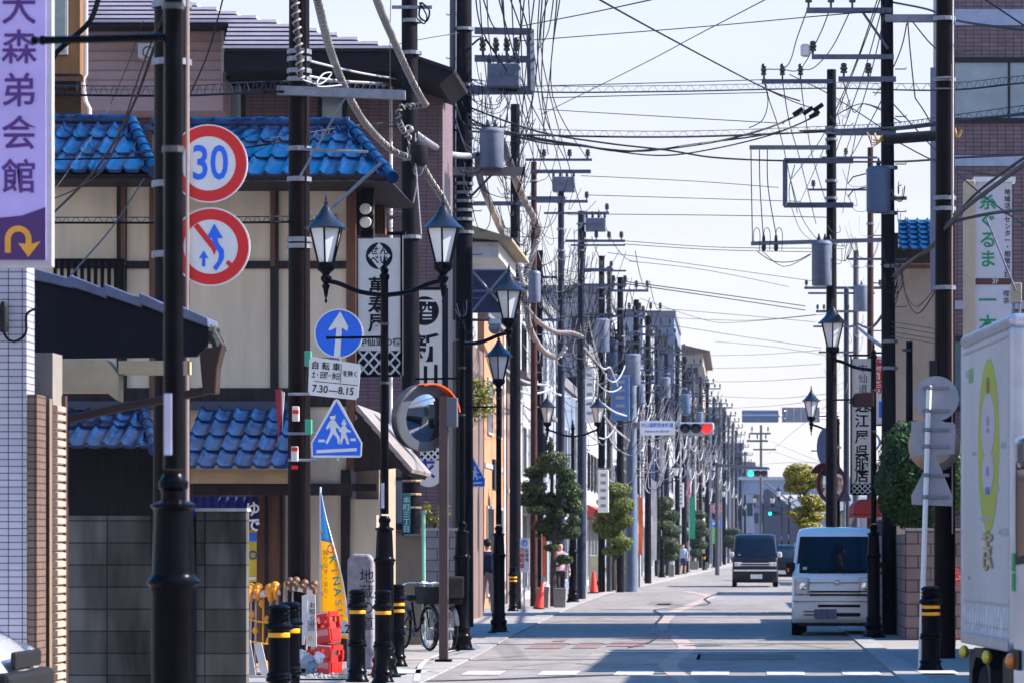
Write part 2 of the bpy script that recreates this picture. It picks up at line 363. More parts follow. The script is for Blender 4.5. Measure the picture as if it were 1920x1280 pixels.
def kerb(name, fa, fb):
    mb = MB(); D = 22.0
    while D < 420:
        st = .6 if D < 120 else 3.0
        a, b = D + .012, D + st - .012
        x0, x1, x2, x3 = fa(a), fb(a), fb(b), fa(b)
        mb.add([(x0, a, .0), (x1, a, .0), (x2, b, .0), (x3, b, .0), (x0, a, .02), (x1, a, .02), (x2, b, .02), (x3, b, .02)],
               [(4, 5, 6, 7), (0, 1, 5, 4), (1, 2, 6, 5), (2, 3, 7, 6), (3, 0, 4, 7)]); D += st
    o = mb.build(name, mat('kerb stone', (.3, .29, .285), .8, var=.22, scale=1.2)); tag(o, kind='structure')
kerb('left_kerb', lambda D: XL(D) - .375, lambda D: XL(D) - .005)
kerb('right_kerb', lambda D: XR(D) + .005, lambda D: XR(D) + .325)
# crossing bars, stop line, faded writing, repair strip, crack sealer
mb = MB(); x = -6.2
while x < 3.6:
    z = .008 if XL(46) < x + .2 < XR(46) else .026
    mb.add([(x, 45.3, z), (x + .47, 45.3, z), (x + .47, 46.7, z), (x, 46.7, z)], [(0, 1, 2, 3)]); x += .93
o = mb.build('crossing_markings', roadpaint); tag(o, kind='structure')
o = MB().add([(-2.0, 54.9, .008), (1.8, 54.9, .008), (1.8, 55.45, .008), (-2.0, 55.45, .008)], [(0, 1, 2, 3)]).build('stop_line_marking', roadpaint); tag(o, kind='structure')
mb = MB()
for a, b, c, d in ((-3.3, -2.75, 56.8, 60.0), (-2.6, -2.2, 57.0, 60.3), (-3.1, -2.9, 61, 63), (-2.1, -1.5, 58, 61), (-1.8, -1.2, 62, 66), (-1.6, -1.3, 66.5, 69)):
    mb.add([(a, c, .008), (b, c, .008), (b, d, .008), (a, d, .008)], [(0, 1, 2, 3)])
o = mb.build('faded_red_markings', redpaint); tag(o, kind='structure')
def band(name, pts, w, m, z):
    g_ = [G(*p) for p in pts]; mb = MB(); vs = []
    g_ = spline(g_, 4)
    for i, p in enumerate(g_):
        ww = w if not isinstance(w, tuple) else lerp(w[0], w[1], i / (len(g_) - 1))
        vs += [(p.x - ww / 2, p.y, z), (p.x + ww / 2, p.y, z)]
    mb.add(vs, [(2 * i, 2 * i + 1, 2 * i + 3, 2 * i + 2) for i in range(len(g_) - 1)]); o = mb.build(name, m); tag(o, kind='structure')
band('road_repair_strip', [(1296, 1282), (1262, 1258), (1253, 1245), (1274, 1228), (1288, 1213), (1272, 1198), (1240, 1184), (1240, 1168), (1256, 1152), (1272, 1143), (1310, 1128), (1330, 1117), (1285, 1108)], (.24, .32), asphalt_patch, .005)
band('crack_sealer_line', [(1178, 1214), (1218, 1204), (1236, 1188), (1228, 1172), (1242, 1153), (1228, 1143), (1280, 1137), (1330, 1131), (1322, 1122), (1352, 1110)], (.05, .09), tar, .010)
random.seed(21)
for k in range(9):                                         # old repair patches and a few cracks
    x, y = random.uniform(-3.2, 1.2), random.uniform(47, 110); w_, l_ = random.uniform(.5, 1.6), random.uniform(1.5, 6)
    o = MB().add([(x, y, .0035), (x + w_, y, .0035), (x + w_, y + l_, .0035), (x, y + l_, .0035)], [(0, 1, 2, 3)]).build('road_repair_patch', noisemat('asphalt patch dark', (.12, .112, .11), (.19, .178, .172), .85, [(2, (1, .3, 1)), (50, (1, 1, 1))]) if k % 2 else noisemat('asphalt patch pale', (.22, .205, .195), (.31, .285, .27), .85, [(2, (1, .3, 1)), (50, (1, 1, 1))])); tag(o, kind='structure')
for pts in ([(900, 1236), (1010, 1228), (1090, 1231), (1200, 1226)], [(1310, 1205), (1400, 1212), (1470, 1207), (1560, 1216)], [(1000, 1170), (1090, 1163), (1180, 1166)], [(1150, 1108), (1230, 1104), (1300, 1100)], [(960, 1250), (1060, 1243), (1120, 1248)]):
    band('road_crack_line', pts, .035, tar, .010)
mh = MB().lathe([(.33, .0), (.33, .006), (.30, .0065), (.28, .005), (.005, .0055)], (-.6, 58.5, 0), 24).build('manhole_cover', mat('iron cover', (.05, .048, .05), .6, .4, .4, 30)); tag(mh, 'round iron cover set flush in the near road', 'manhole cover')
random.seed(11)
band('road_joint_line', [(780, 1277), (960, 1272), (1140, 1265), (1300, 1261)], .5, tar, .004)
band('pavement_white_line', [(780, 1280), (800, 1240), (880, 1212)], .07, roadpaint, .026)
gr = MB().add([(-5.35, 43.5, .024), (-4.35, 43.5, .024), (-4.5, 46.6, .024), (-5.45, 46.6, .024)], [(0, 1, 2, 3)]).build('gravel', gravelm); tag(gr, 'loose grey gravel beside the red crates', kind='stuff')
grb = MB()
for _ in range(420):
    x, y = random.uniform(-5.3, -4.45), random.uniform(43.6, 46.4); s = random.uniform(.012, .03)
    grb.ball((x, y, .024 + s * .4), s, s * .8, s * .6, 5, 3)
grb.build('stones', mat('gravel stones', (.3, .3, .3), .8, var=.5, scale=12), gr)

# ---------------------------------------------------------------- street lamps
def lamp_base(mb, k=1.0, hz=1.0):
    prof = [(.2, 0), (.2, .03), (.165, .05), (.15, .09), (.135, .16), (.15, .19), (.15, .22), (.124, .25), (.118, .3), (.128, .32), (.128, .35), (.11, .38),
            (.109, 1.34), (.118, 1.36), (.118, 1.375), (.131, 1.39), (.131, 1.405), (.112, 1.425), (.107, 1.44), (.093, 1.75), (.112, 1.765), (.112, 1.78), (.06, 1.80), (.06, 1.845), (.073, 1.86), (.074, 1.89), (.057, 1.91), (.05, 1.93)]
    return mb.lathe([(r * k, z * hz) for r, z in prof], n=16)
def lantern(root, x, z, y=0):                       # z = rim of the roof
    hw = .2
    g_ = MB().lathe([(.095, z - .41), (.2, z - .01)], (x, y, 0), 6, ph=.5); pane = g_.build('glass_panes', milk, root)
    r = MB().lathe([(.25, z - .015), (.255, z), (.22, z + .025), (.15, z + .09), (.09, z + .165), (.05, z + .235), (.035, z + .26), (.02, z + .27), (.028, z + .29), (.028, z + .31), (.012, z + .325), (.018, z + .345), (.004, z + .41)], (x, y, 0), 12, ph=.5)
    r.build('lantern_roof', mat('dark blue black lacquer', (.014, .015, .024), .25, var=.2), root, smooth=True)
    fr = MB()
    for i in range(6):
        a = 2 * math.pi * (i + .5) / 6
        fr.tube([(x + .1 * math.cos(a), y + .1 * math.sin(a), z - .42), (x + .205 * math.cos(a), y + .205 * math.sin(a), z - .01)], .0115, 4)
    fr.build('lantern_frame', black_metal, root)
    MB().lathe([(.005, z - .9), (.018, z - .87), (.008, z - .84), (.022, z - .80), (.03, z - .74), (.05, z - .69), (.03, z - .665), (.06, z - .62), (.065, z - .59), (.04, z - .56), (.06, z - .53), (.1, z - .5), (.115, z - .47), (.115, z - .415), (.09, z - .41)], (x, y, 0), 12).build('lantern_cup', black_metal, root, smooth=True)
def street_lamp(label, arms=(-1, 1), banner=-1, direct=False, sticker=True, wide=True):
    t = thing('street_lamp', label, 'street lamp', (0, 0, 0), 'black lantern street lamps')
    b = lamp_base(MB()); b.build('base', black_metal, t, smooth=True)
    top = 4.62 if not direct else 4.3
    MB().lathe([(.05, 1.95), (.046, top), (.046, top + .12), (.06, top + .14), (.06, top + .18)] + ([(.04, top + .2), (.05, top + .24), (.015, top + .3), (.022, top + .33), (.003, top + .42)] if not direct else [(.05, top + .25)]), n=12).build('post', black_metal, t, smooth=True)
    for sgn in arms:
        MB().tube(spline([(sgn * .04, 0, 4.56), (sgn * .3, 0, 4.6), (sgn * .55, 0, 4.70), (sgn * .7, 0, 4.73)], 4), .028, 8).tube([(sgn * .66, 0, 4.73), (sgn * .66, 0, 4.78)], .03, 8).build('arm', black_metal, t, smooth=True)
        lantern(t, sgn * .7, 5.36)
    if direct: lantern(t, 0, 4.97)
    if banner: MB().tube([(banner * .03, 0, 4.06), (banner * .68, 0, 4.05)], .017, 6).ball((banner * .68, 0, 4.05), .022, n=8, m=5).build('banner_arm', black_metal, t, smooth=True)
    for z in (3.5, 4.2): MB().lathe([(.055, z), (.055, z + .03)], n=12).build('clamp_band', mat('dull band', (.07, .07, .08), .4, .5), t)
    if sticker: MB().box(-.036, .0, -.062, -.05, 2.02, 2.32).build('number_plate', mat('pale number plate', (.45, .45, .6), .5), t)
    return t
L0 = street_lamp('blurred black lamp post nearest the lens, before the red 30 sign'); L0.location = (PX(325, 18.3), 18.3, 0)
Lx = street_lamp('black double lantern lamp post beside the one way sign and the speed limit pole'); Lx.location = (PX(721, 44.6), 44.6, 0)
def place_lamp(src, px, D, label): return copy_tree(src, (PX(px, D), D, 0), 0, label)
L1 = street_lamp('black lamp post with one lantern arm, close behind the convex mirror post', arms=(1,), banner=-1, sticker=False); L1.location = (PX(866, 55.6), 55.6, 0)
L2 = street_lamp('black lamp post with a single lantern on its very top, hiding a walker', arms=(), banner=-1, direct=True, sticker=False); L2.location = (PX(935, 67), 67, 0)
place_lamp(Lx, 1074, 102.5, 'small double lantern lamp post rising behind the first clipped pine')
place_lamp(Lx, 1241, 182, 'tiny double lantern lamp post under the red traffic signal sign')
place_lamp(Lx, 1338, 262, 'distant double lantern lamp post left of the dark van roof')
for q_, (px_, D_) in enumerate(((1431, 300), (1449, 345), (1466, 300), (1479, 260))): place_lamp(Lx, px_, D_, ('tiny far', 'second tiny far', 'third tiny far', 'fourth tiny far')[q_] + ' lamp post in front of the dark slope')
R1 = street_lamp('dark lamp post with one lantern overlapping the parked white van', arms=(-1,), banner=-1, sticker=False); R1.location = (PX(1638, 63.6), 63.6, 0)
R2 = copy_tree(R1, (PX(1571, 98), 98, 0), 0, 'lamp post with small hanging lantern against the open white sky')
for root, zz in ((R1, 4.03), (R2, 3.95)):               # loudspeaker boxes
    b = thing('loudspeaker', 'brown loudspeaker box on the lamp post by the white van' if root is R1 else 'small brown loudspeaker box above the round blue sign back', 'loudspeaker', (root.location.x - .2, root.location.y, zz), 'street loudspeakers')
    x, y = b.location.x, b.location.y
    MB().prism([(x - .22, zz - .02), (x - .12, zz + .13), (x + .2, zz + .15), (x + .2, zz - .1), (x - .14, zz - .1)], y - .16, y + .12).build('horn_box', mat('brown speaker', (.06, .03, .03), .5), b, bevel=.01)
    MB().box(x - .2, x - .13, y - .2, y - .165, zz - .06, zz + .05).build('grille', black_plastic, b)
    MB().tube([(x + .05, y - .0, zz - .1), (x + .2, y, zz - .18)], .015).build('bracket', black_metal, b)

# ---------------------------------------------------------------- bollards
def bollard(label, bands=1, fat=1.0):
    t = thing('bollard', label, 'bollard', (0, 0, 0), 'black bollards along the kerb')
    k = fat
    MB().lathe([(.135 * k, 0), (.135 * k, .02), (.115 * k, .05), (.1 * k, .1), (.115 * k, .13), (.092 * k, .16), (.092 * k, .4), (.112 * k, .415), (.112 * k, .44), (.1 * k, .45), (.108 * k, .47), (.092 * k, .49), (.092 * k, .84), (.118 * k, .86), (.118 * k, .885), (.09 * k, .92)], n=16).build('body', black_metal, t, smooth=True)
    MB().lathe([(.088 * k, .918), (.096 * k, .93), (.096 * k, .95), (.084 * k, .957), (.084 * k, .967), (.096 * k, .975), (.096 * k, .995), (.084 * k, 1.0), (.084 * k, 1.01), (.096 * k, 1.018), (.096 * k, 1.045), (.08 * k, 1.06), (.06 * k, 1.07)], n=16).build('ribbed_cap', black_metal, t, smooth=True)
    for i in range(bands):
        z = .79 - i * .085
        MB().lathe([(.0935 * k, z), (.0945 * k, z + .002), (.0945 * k, z + .038), (.0935 * k, z + .04)], n=16).build('yellow_band', yellow, t, smooth=True)
    return t
b1 = bollard('large blurred bollard in front of the roadside barrier, left one of a pair'); b1.location = (PX(523, 32), 32, 0)
copy_tree(b1, (PX(543, 33.6), 33.6, 0), label='blurred bollard tucked half behind its twin before the barrier')
copy_tree(b1, (PX(670, 43), 43, 0), label='bollard standing in front of the grey stone marker')
copy_tree(b1, (PX(718, 42.5), 42.5, 0), label='bollard standing before the base of the double lantern post')
b2 = bollard('two banded bollard between lamp base and black bicycles', 2); b2.location = (PX(745, 48.5), 48.5, 0)
copy_tree(b2, (PX(895, 84), 84, 0), label='small bollard left of the half hidden walker')
copy_tree(b2, (PX(962, 89), 89, 0), label='small two banded bollard right of the half hidden walker')
b3 = bollard('stout black bollard with two yellow bands in front of the white sign pole', 2, 1.25); b3.location = (PX(1745, 46.5), 46.5, 0)
for px, D, lab in ((1190, 150, 'tiny bollard beside the pale blue steel pole'), (1212, 165, 'tiny bollard just right of the pale blue steel pole'), (1290, 215, 'tiny bollard between the third and fourth clipped pines'), (1320, 235, 'tiny bollard right of the fourth clipped pine')):
    copy_tree(b2, (PX(px, D), D, 0), label=lab)

# ---------------------------------------------------------------- tile roofs and walls
def tile_roof(mb, A, B, T0, T1, nu, nv, h=.046, step=.032):
    """wavy glazed tile slope: eave A->B, top edge T0->T1"""
    A, B, T0, T1 = map(Vector, (A, B, T0, T1)); nrm = (B - A).cross(T0 - A).normalized()
    if nrm.z < 0: nrm = -nrm
    W_ = (B - A).length; uu = (B - A).normalized(); tw = W_ / nu; m = 10
    prof = [0, .9, 1, .25, -.02, -.06, -.09, -.09, -.07, -.03]
    for r in range(nv):
        v0, v1 = r / nv, (r + 1.0) / nv
        rows = []
        for v, lift in ((v0, step), (v1, 0.0)):
            a, b = A.lerp(T0, v), B.lerp(T1, v); ua, ub = (a - A).dot(uu), (b - A).dot(uu); row = []
            for i in range(nu * m + 1):
                u = min(max(i * tw / m, ua), ub); k = i % m
                p = a + (b - a) * ((u - ua) / max(ub - ua, 1e-6))
                row.append(p + nrm * (h * prof[k] + lift))
            rows.append(row)
        n = len(rows[0]); low = [p - nrm * (step + .012) for p in rows[0]]
        mb.add(low + rows[0] + rows[1], [(j * n + i, j * n + i + 1, (j + 1) * n + i + 1, (j + 1) * n + i) for j in range(2) for i in range(n - 1)])
    return mb
def ridge(mb, a, b, r, pitch=.3, cap=True):
    a, b = Vector(a), Vector(b); n = max(1, int((b - a).length / pitch)); d = (b - a) / n
    for i in range(n):
        p, q = a + d * i, a + d * (i + 1)
        mb.tube([p, q - d * .12], [r, r * .96], 10); mb.tube([q - d * .16, q], [r * 1.16, r * 1.16], 10)
    return mb

def window(parent, x0, x1, z0, z1, y, fm=frame_dark, gm=glass_blue, bars=1, sill=True, t=.06, d=.05):
    fr = MB()
    fr.box(x0 - t, x1 + t, y - d, y + .02, z1, z1 + t).box(x0 - t, x1 + t, y - d, y + .02, z0 - t, z0).box(x0 - t, x0, y - d, y + .02, z0, z1).box(x1, x1 + t, y - d, y + .02, z0, z1)
    for i in range(1, bars + 1):
        x = lerp(x0, x1, i / (bars + 1)); fr.box(x - .02, x + .02, y - d * .7, y + .02, z0, z1)
    f = fr.build('window', fm, parent)
    MB().box(x0, x1, y - .012, y + .01, z0, z1).build('pane', gm, f)
    if sill: MB().box(x0 - t - .04, x1 + t + .04, y - d - .06, y - d - .002, z0 - t - .05, z0 - t).build('sill', fm, f)
    return f
def window_side(parent, y0, y1, z0, z1, x, fm=frame_dark, gm=glass_blue, t=.07, d=.05, bars=1):    # window in a wall that faces +X
    fr = MB()
    fr.box(x - .02, x + d, y0 - t, y1 + t, z1, z1 + t).box(x - .02, x + d, y0 - t, y1 + t, z0 - t, z0).box(x - .02, x + d, y0 - t, y0, z0, z1).box(x - .02, x + d, y1, y1 + t, z0, z1)
    for i in range(1, bars + 1):
        y = lerp(y0, y1, i / (bars + 1)); fr.box(x - .02, x + d * .7, y - .02, y + .02, z0, z1)
    f = fr.build('window', fm, parent); MB().box(x - .01, x + .012, y0, y1, z0, z1).build('pane', gm, f); return f

# ---- building with the purple sign (nearest left)
A = thing('shop_building', 'pale tile clad corner shop with a dark canopy at the near left', 'building', (-5.6, 28, 0))
tileA = brickmat('pale small wall tile', (.42, .42, .5), (.36, .36, .45), (.05, .05, .07), .1, .05, .0035, .35, offset=0, dirt=.12)
tileBrown = brickmat('brown small wall tile', (.2, .13, .1), (.16, .11, .09), (.03, .02, .02), .1, .052, .004, .4, offset=0)
xr = PX(50, 27); xe = PX(69, 27)
MB().box(-9, xr, 27, 27.3, 0, 3.6).build('wall', tileA, A)
MB().box(xr + .001, xe, 27.01, 27.35, 0, 2.67).build('pier', tileBrown, A)
MB().box(xe, PX(92, 27.5), 27.5, 27.6, 0, 2.66).build('shutter_guide', mat('tan guide rail', (.22, .15, .10), .5), A)
sb = MB(); z = 0
while z < 2.62:
    sb.prism([(0, 0), (.035, .012), (.035, .05), (0, .06)], 27.62, 27.96, M=Matrix.Translation((PX(112, 27.7) - .035, 0, z))); z += .064
sb.build('shutter', mat('tan roller shutter', (.38, .3, .25), .5, var=.15), A)
MB().box(-9, PX(112, 27.7) - .036, 27.61, 28.0, 0, 3.0).build('core', mat('shop core', (.2, .18, .16), .8), A)
MB().box(PX(113, 28), PX(124, 28), 27.97, 28.05, 0, 2.7).build('corner_post', mat('brown post', (.07, .035, .03), .5), A)
sA = 235; DA = F / sA
def qa(px, py): return (PX(px, DA), PZ(py, DA))
MB().prism([qa(60, 512), qa(392, 606), qa(386, 650), qa(366, 668), qa(60, 672)], DA, DA + .12).build('canopy_gable', mat('dark slate panel', (.009, .009, .015), .6, var=.3, scale=2, spec=.2), A)
MB().prism([qa(60, 516), qa(392, 608), qa(388, 640), qa(60, 580)], DA + .13, DA + .45).build('canopy_body', wood_dark, A)
edge = [(66, 508, 138, 530), (134, 520, 200, 549), (197, 536, 266, 566), (263, 553, 330, 585), (326, 572, 392, 603)]
for i, (xa, ya, xb, yb) in enumerate(edge):
    MB().prism([qa(xa, ya - 4), qa(xb, yb - 6), qa(xb + 2, yb + 12), qa(xa, ya + 18)], DA - .06 - .004 * i, DA + .5).build('edge_tile', mat('blue grey edge tile', (.09, .11, .19), .35, var=.35, scale=5), A, bevel=.01)
for k in range(2):
    y = DA + k * .24
    MB().lathe([(.045, -.06), (.05, 0), (.03, .01)], (PX(396, DA) + .02, y + .05, PZ(622, DA)), 8, M=Matrix.Rotation(R(100), 3, 'Y')).tube([(PX(388, DA), y + .05, PZ(612, DA)), (PX(404, DA), y + .05, PZ(640, DA)), (PX(408, DA), y + .05, PZ(655, DA))], .045, 7).build('eave_tile', mat('mossy eave tile', (.05, .055, .05), .5, var=.5, scale=9), A, smooth=True)
MB().prism([qa(70, 674), qa(200, 674), qa(222, 702), qa(222, 752), qa(200, 735), qa(70, 735)], DA - .02, DA + .25).build('eave_box', mat('cream eave box', (.42, .33, .2), .6), A, bevel=.01)
MB().prism([qa(222, 676), qa(352, 676), qa(352, 700), qa(222, 700)], DA + .0, DA + .3).build('eave_beam', mat('cream eave box', (.42, .33, .2), .6), A)
MB().prism([qa(378, 668), qa(387, 652), qa(413, 652), qa(418, 640), qa(421, 648), qa(411, 690), qa(408, 738), qa(384, 738)], DA - .12, DA + .12).build('rain_hopper', mat('brown gutter', (.045, .028, .025), .45), A, bevel=.01)
MB().tube([P(396, 730, DA), P(330, 744, DA), P(220, 765, DA), P(128, 786, DA), P(121, 800, DA), P(120, 1480, DA)], .035, 8).build('drain_pipe', mat('brown gutter', (.045, .028, .025), .45), A, smooth=True)
MB().tube(spline([P(5, 580, 26.95), P(8, 625, 26.95), P(26, 640, 26.95), P(48, 625, 26.95), P(50, 590, 26.95), P(70, 578, 26.95)], 5), .01, 6).build('cable_loop', wire_black, A, smooth=True)
MB().lathe([(.03, -.12), (.035, .05), (.02, .1)], (PX(8, 26.95), 26.93, PZ(592, 26.95)), 10).build('socket_lamp', black_plastic, A, smooth=True)

S = thing('building_sign', 'tall lilac sign board with purple vertical writing and a yellow turn arrow', 'sign', (PX(60, 26), 26, 3.5))
sx0, sx1 = PX(-40, 26), PX(84, 26); zt, zb = PZ(-130, 26), PZ(487, 26)
MB().box(sx0 - .07, sx1 + .045, 26.05, 26.13, zb - .05, zt).build('case', mat('lilac grey case', (.42, .41, .46), .5), S, bevel=.01)
lil = mat('lilac sign face', (.5, .4, .78), .35, var=.12, scale=1.2); purp = mat('deep purple', (.06, .012, .13), .4)
MB().box(sx0, sx1, 26.035, 26.052, zb, zt - .08).build('sign_face', lil, S)
MB().prism([(sx0, PZ(412, 26)), (PX(40, 26), PZ(404, 26)), (sx1, PZ(388, 26)), (sx1, zb), (sx0, zb)], 26.028, 26.034).build('purple_panel', purp, S)
for ch, py in (('大', 18), ('森', 92), ('弟', 173), ('会', 253), ('館', 335)):
    text(ch, PX(34, 26), 26.03, PZ(py, 26), .25, mat('purple lettering', (.08, .015, .2), .5, var=0), S, bold=.006)
ar = MB(); cx, cz = PX(33, 26), PZ(448, 26); u = 26 / 7000
ar.ring(cx, cz, 14 * u, 25 * u, 26.022, 26.027, 20, a0=0, a1=180)
ar.prism([(cx - 25 * u, cz), (cx - 14 * u, cz), (cx - 14 * u, cz - 26 * u), (cx - 25 * u, cz - 26 * u)], 26.022, 26.027)
ar.prism([(cx + 14 * u, cz), (cx + 25 * u, cz), (cx + 25 * u, cz - 9 * u), (cx + 42 * u, cz - 4 * u), (cx + 19 * u, cz - 34 * u), (cx - 0 * u, cz - 8 * u), (cx + 14 * u, cz - 9 * u)], 26.022, 26.027)
ar.build('turn_arrow', mat('golden arrow', (.75, .33, .03), .4), S)

# ---- grey block wall
bw = brickmat('shade toned stained block', (.09, .085, .075), (.165, .155, .14), (.035, .034, .032), .4, .2, .006, .9, offset=0, dirt=.75, dirtscale=2.2)  # block colours darkened for the shade here; the noise adds stains
Wl = thing('block_wall', 'shaded, stained concrete block wall behind the nearest lamp post', 'wall', (-5.3, 33.8, 0))
MB().box(PX(122, 33.8), PX(372, 33.8), 33.85, 34.0, 0, PZ(966, 33.8)).build('main_wall', bw, Wl)
MB().box(PX(370, 33.8), PX(463, 33.8), 33.75, 33.95, 0, PZ(958, 33.8)).build('end_pier', bw, Wl)
MB().box(PX(368, 33.8), PX(465, 33.8), 33.72, 33.98, PZ(958, 33.8), PZ(952, 33.8)).build('coping', concrete, Wl)
# ---- cream shop with blue glazed roofs
DB = 50.6
B = thing('tile_roof_shop', 'cream plastered shop with brown timbers under two tiers of blue glazed tile', 'building', (-6, 51, 0))
def qb(px, py, D=DB): return (PX(px, D), PZ(py, D))
w = MB()
w.box(-11, PX(655, DB), DB, DB + .25, 2.2, PZ(325, DB)).build('wall', cream, B)
MB().box(PX(300, DB), PX(706, DB), DB + .02, DB + .25, 0, 2.2).build('lower_wall', cream, B)
MB().box(PX(655, DB) - .3, PX(655, DB), DB + .26, 50.95, 2.9, PZ(325, DB)).build('side_wall', wood_dark, B)
MB().box(PX(706, DB) - .3, PX(706, DB), DB + .26, 53.4, 0, 2.9).build('side_lower_wall', mat('tan plaster', (.3, .24, .17), .85, var=.15), B)
MB().box(-11, PX(306, 50.3), 50.0, 50.3, 0, PZ(838, 50.3)).build('plank_wall', mat('black plank wall', (.012, .01, .012), .7, var=.5, scale=3, stretch=(7, 7, .3)), B)
MB().box(-11, PX(654, DB), DB + .26, 50.94, 0, 6.2).build('core', mat('interior dark', (.03, .03, .03), .9), B)
for px, wd, pa, pb, m in ((229, 18, 320, 760, wood_dark), (289, 16, 320, 760, wood_red), (515, 15, 335, 735, wood_dark), (659, 18, 335, 880, wood_red)):
    MB().box(PX(px - wd / 2, DB), PX(px + wd / 2, DB), DB - .06, DB - .001, PZ(pb, DB), PZ(pa, DB)).build('timber_post', m, B)
for px in (232, 512):
    MB().box(PX(px - 4, DB), PX(px + 5, DB), DB - .068, DB - .061, PZ(500, DB), PZ(335, DB)).build('post_facing', wood_red, B)
for xa, xb, ya, yb in ((100, 655, 490, 504), (100, 655, 727, 762), (100, 655, 318, 332)):
    MB().box(PX(xa, DB), PX(xb, DB), DB - .05, DB - .002, PZ(yb, DB), PZ(ya, DB)).build('timber_rail', wood_dark, B)
rl = thing('balcony_railing', 'black slatted balcony railing on the cream shop wall', 'railing', (PX(170, 50.2), 50.2, PZ(545, 50.2)))
MB().box(PX(95, 50.3), PX(236, 50.3), 50.2, 50.28, PZ(492, 50.3), PZ(486, 50.3)).build('top_rail', black_metal, rl)
MB().box(PX(95, 50.3), PX(236, 50.3), 50.2, 50.28, PZ(548, 50.3), PZ(542, 50.3)).build('bottom_rail', black_metal, rl)
for i in range(11):
    x = PX(102 + i * 12.6, 50.3); MB().box(x, x + .045, 50.22, 50.26, PZ(542, 50.3), PZ(492, 50.3)).build('baluster', black_metal, rl)
# upper roof, left and right sections
def tri_roof(name, pxa, pxb, pya, Da, pta, ptb, pyt, Dt, nu, nv):
    mb = tile_roof(MB(), P(pxa, pya, Da), P(pxb, pya, Da), P(pta, pyt, Dt), P(ptb, pyt, Dt), nu, nv); return mb.build(name, roof_blue, B, smooth=True)
tri_roof('roof', 60, 292, 322, 49.2, 60, 246, 232, 51.4, 7, 3)
tri_roof('roof', 285, 732, 330, 49.25, 285, 652, 238, 51.4, 13, 3)
back = MB()
for pxa, pxb, pya, pta, ptb, pyt in ((60, 292, 322, 60, 246, 232), (285, 732, 330, 285, 652, 238)):
    a, b, c, d = P(pxa, pya, 49.2), P(pxb, pya, 49.2), P(ptb, pyt, 51.4), P(pta, pyt, 51.4)
    e = Vector((b.x, 53.2, b.z)); f = Vector((a.x, 53.2, a.z)); dn = Vector((0, 0, -.07))
    back.add([a + dn, b + dn, c + dn, d + dn, e + dn, f + dn], [(0, 1, 2, 3), (3, 2, 4, 5), (1, 4, 2), (0, 5, 4, 1)])
back.build('roof_boards', wood_dark, B)
rm = ridge(MB(), P(60, 226, 51.4), P(246, 226, 51.4), .085); ridge(rm, P(246, 228, 51.4), P(291, 322, 49.15), .085, .34)
rm.build('ridge', roof_blue, B, smooth=True)
rm = ridge(MB(), P(285, 232, 51.4), P(655, 232, 51.4), .085); ridge(rm, P(655, 236, 51.4), P(736, 333, 49.1), .075, .34)
rm.build('ridge', roof_blue, B, smooth=True)
MB().box(PX(60, 51.4), PX(655, 51.4), 51.33, 51.47, PZ(246, 51.4), PZ(234, 51.4)).build('ridge_course', mat('darker glazed tile', (.012, .045, .15), .3), B)
MB().box(PX(60, 49.3), PX(728, 49.3), 49.25, 49.31, PZ(338, 49.3), PZ(328, 49.3)).build('eave_board', wood_dark, B)
# lower roofs
tri_roof('roof', 60, 286, 838, 49.0, 60, 268, 766, 50.5, 7, 2)
tri_roof('roof', 332, 572, 876, 48.4, 332, 572, 764, 50.5, 7, 4)
rm = ridge(MB(), P(266, 764, 50.5), P(290, 842, 48.9), .08, .3); rm.build('ridge', roof_blue, B, smooth=True)
MB().box(PX(120, 50.5), PX(575, 50.5), 50.42, 50.54, PZ(768, 50.5), PZ(752, 50.5)).build('flashing', mat('dark blue flashing', (.02, .035, .08), .4), B)
MB().box(PX(332, 48.6), PX(572, 48.6), 48.55, 48.75, PZ(905, 48.6), PZ(880, 48.6)).build('lintel', mat('pale timber lintel', (.3, .2, .1), .7, var=.2), B)
MB().box(PX(332, 49), PX(660, 49), 48.95, 49.05, PZ(928, 49), PZ(906, 49)).build('lintel', wood_dark, B)
MB().box(PX(342, 50.3), PX(500, 50.3), 50.25, 50.6, 0, PZ(926, 50.3)).build('shop_front', mat('shop interior dark', (.012, .012, .02), .6), B)
MB().box(PX(468, 50), PX(532, 50), 50.0, 50.2, 0, PZ(925, 50)).build('door', wood_red, B)
for px in (472, 500, 528): MB().box(PX(px - 3, 50), PX(px + 3, 50), 49.96, 49.999, 0, PZ(925, 50)).build('door_stile', wood_dark, B)
MB().box(PX(640, DB), PX(657, DB), DB - .08, DB - .01, 0, PZ(880, DB)).build('timber_post', wood_dark, B)
MB().box(PX(580, DB), PX(706, DB), DB - .07, DB + .01, PZ(920, DB), PZ(906, DB)).build('timber_rail', wood_dark, B)
# street side pent roof seen end on
pr = MB().prism([qb(664, 772, 48.2), qb(668, 764, 48.2), qb(770, 882, 48.2), qb(764, 892, 48.2), qb(740, 872, 48.2)], 48.2, 50.9); pr.build('pent_roof', wood_dark, B)
for k in range(7):
    t0, t1 = k / 7, (k + 1) / 7
    a, b = P(lerp(668, 770, t0), lerp(762, 880, t0), 48.15), P(lerp(668, 770, t1) + 2, lerp(762, 880, t1) + 2, 48.15)
    MB().prism([(a.x, a.z), (a.x + .02, a.z + .03), (b.x + .02, b.z + .025), (b.x, b.z - .03), (a.x, a.z - .05)], 48.1 + .003 * k, 51.0).build('pent_tile', mat('mid grey tile', (.25, .22, .21), .4, var=.3, scale=6), B, bevel=.01)  # one grey tone on all pent tiles
MB().prism([qb(662, 790, 48.9), qb(672, 780, 48.9), qb(748, 876, 48.9), qb(662, 884, 48.9)], 49.0, 49.1).build('gable_panel', wood_dark, B)
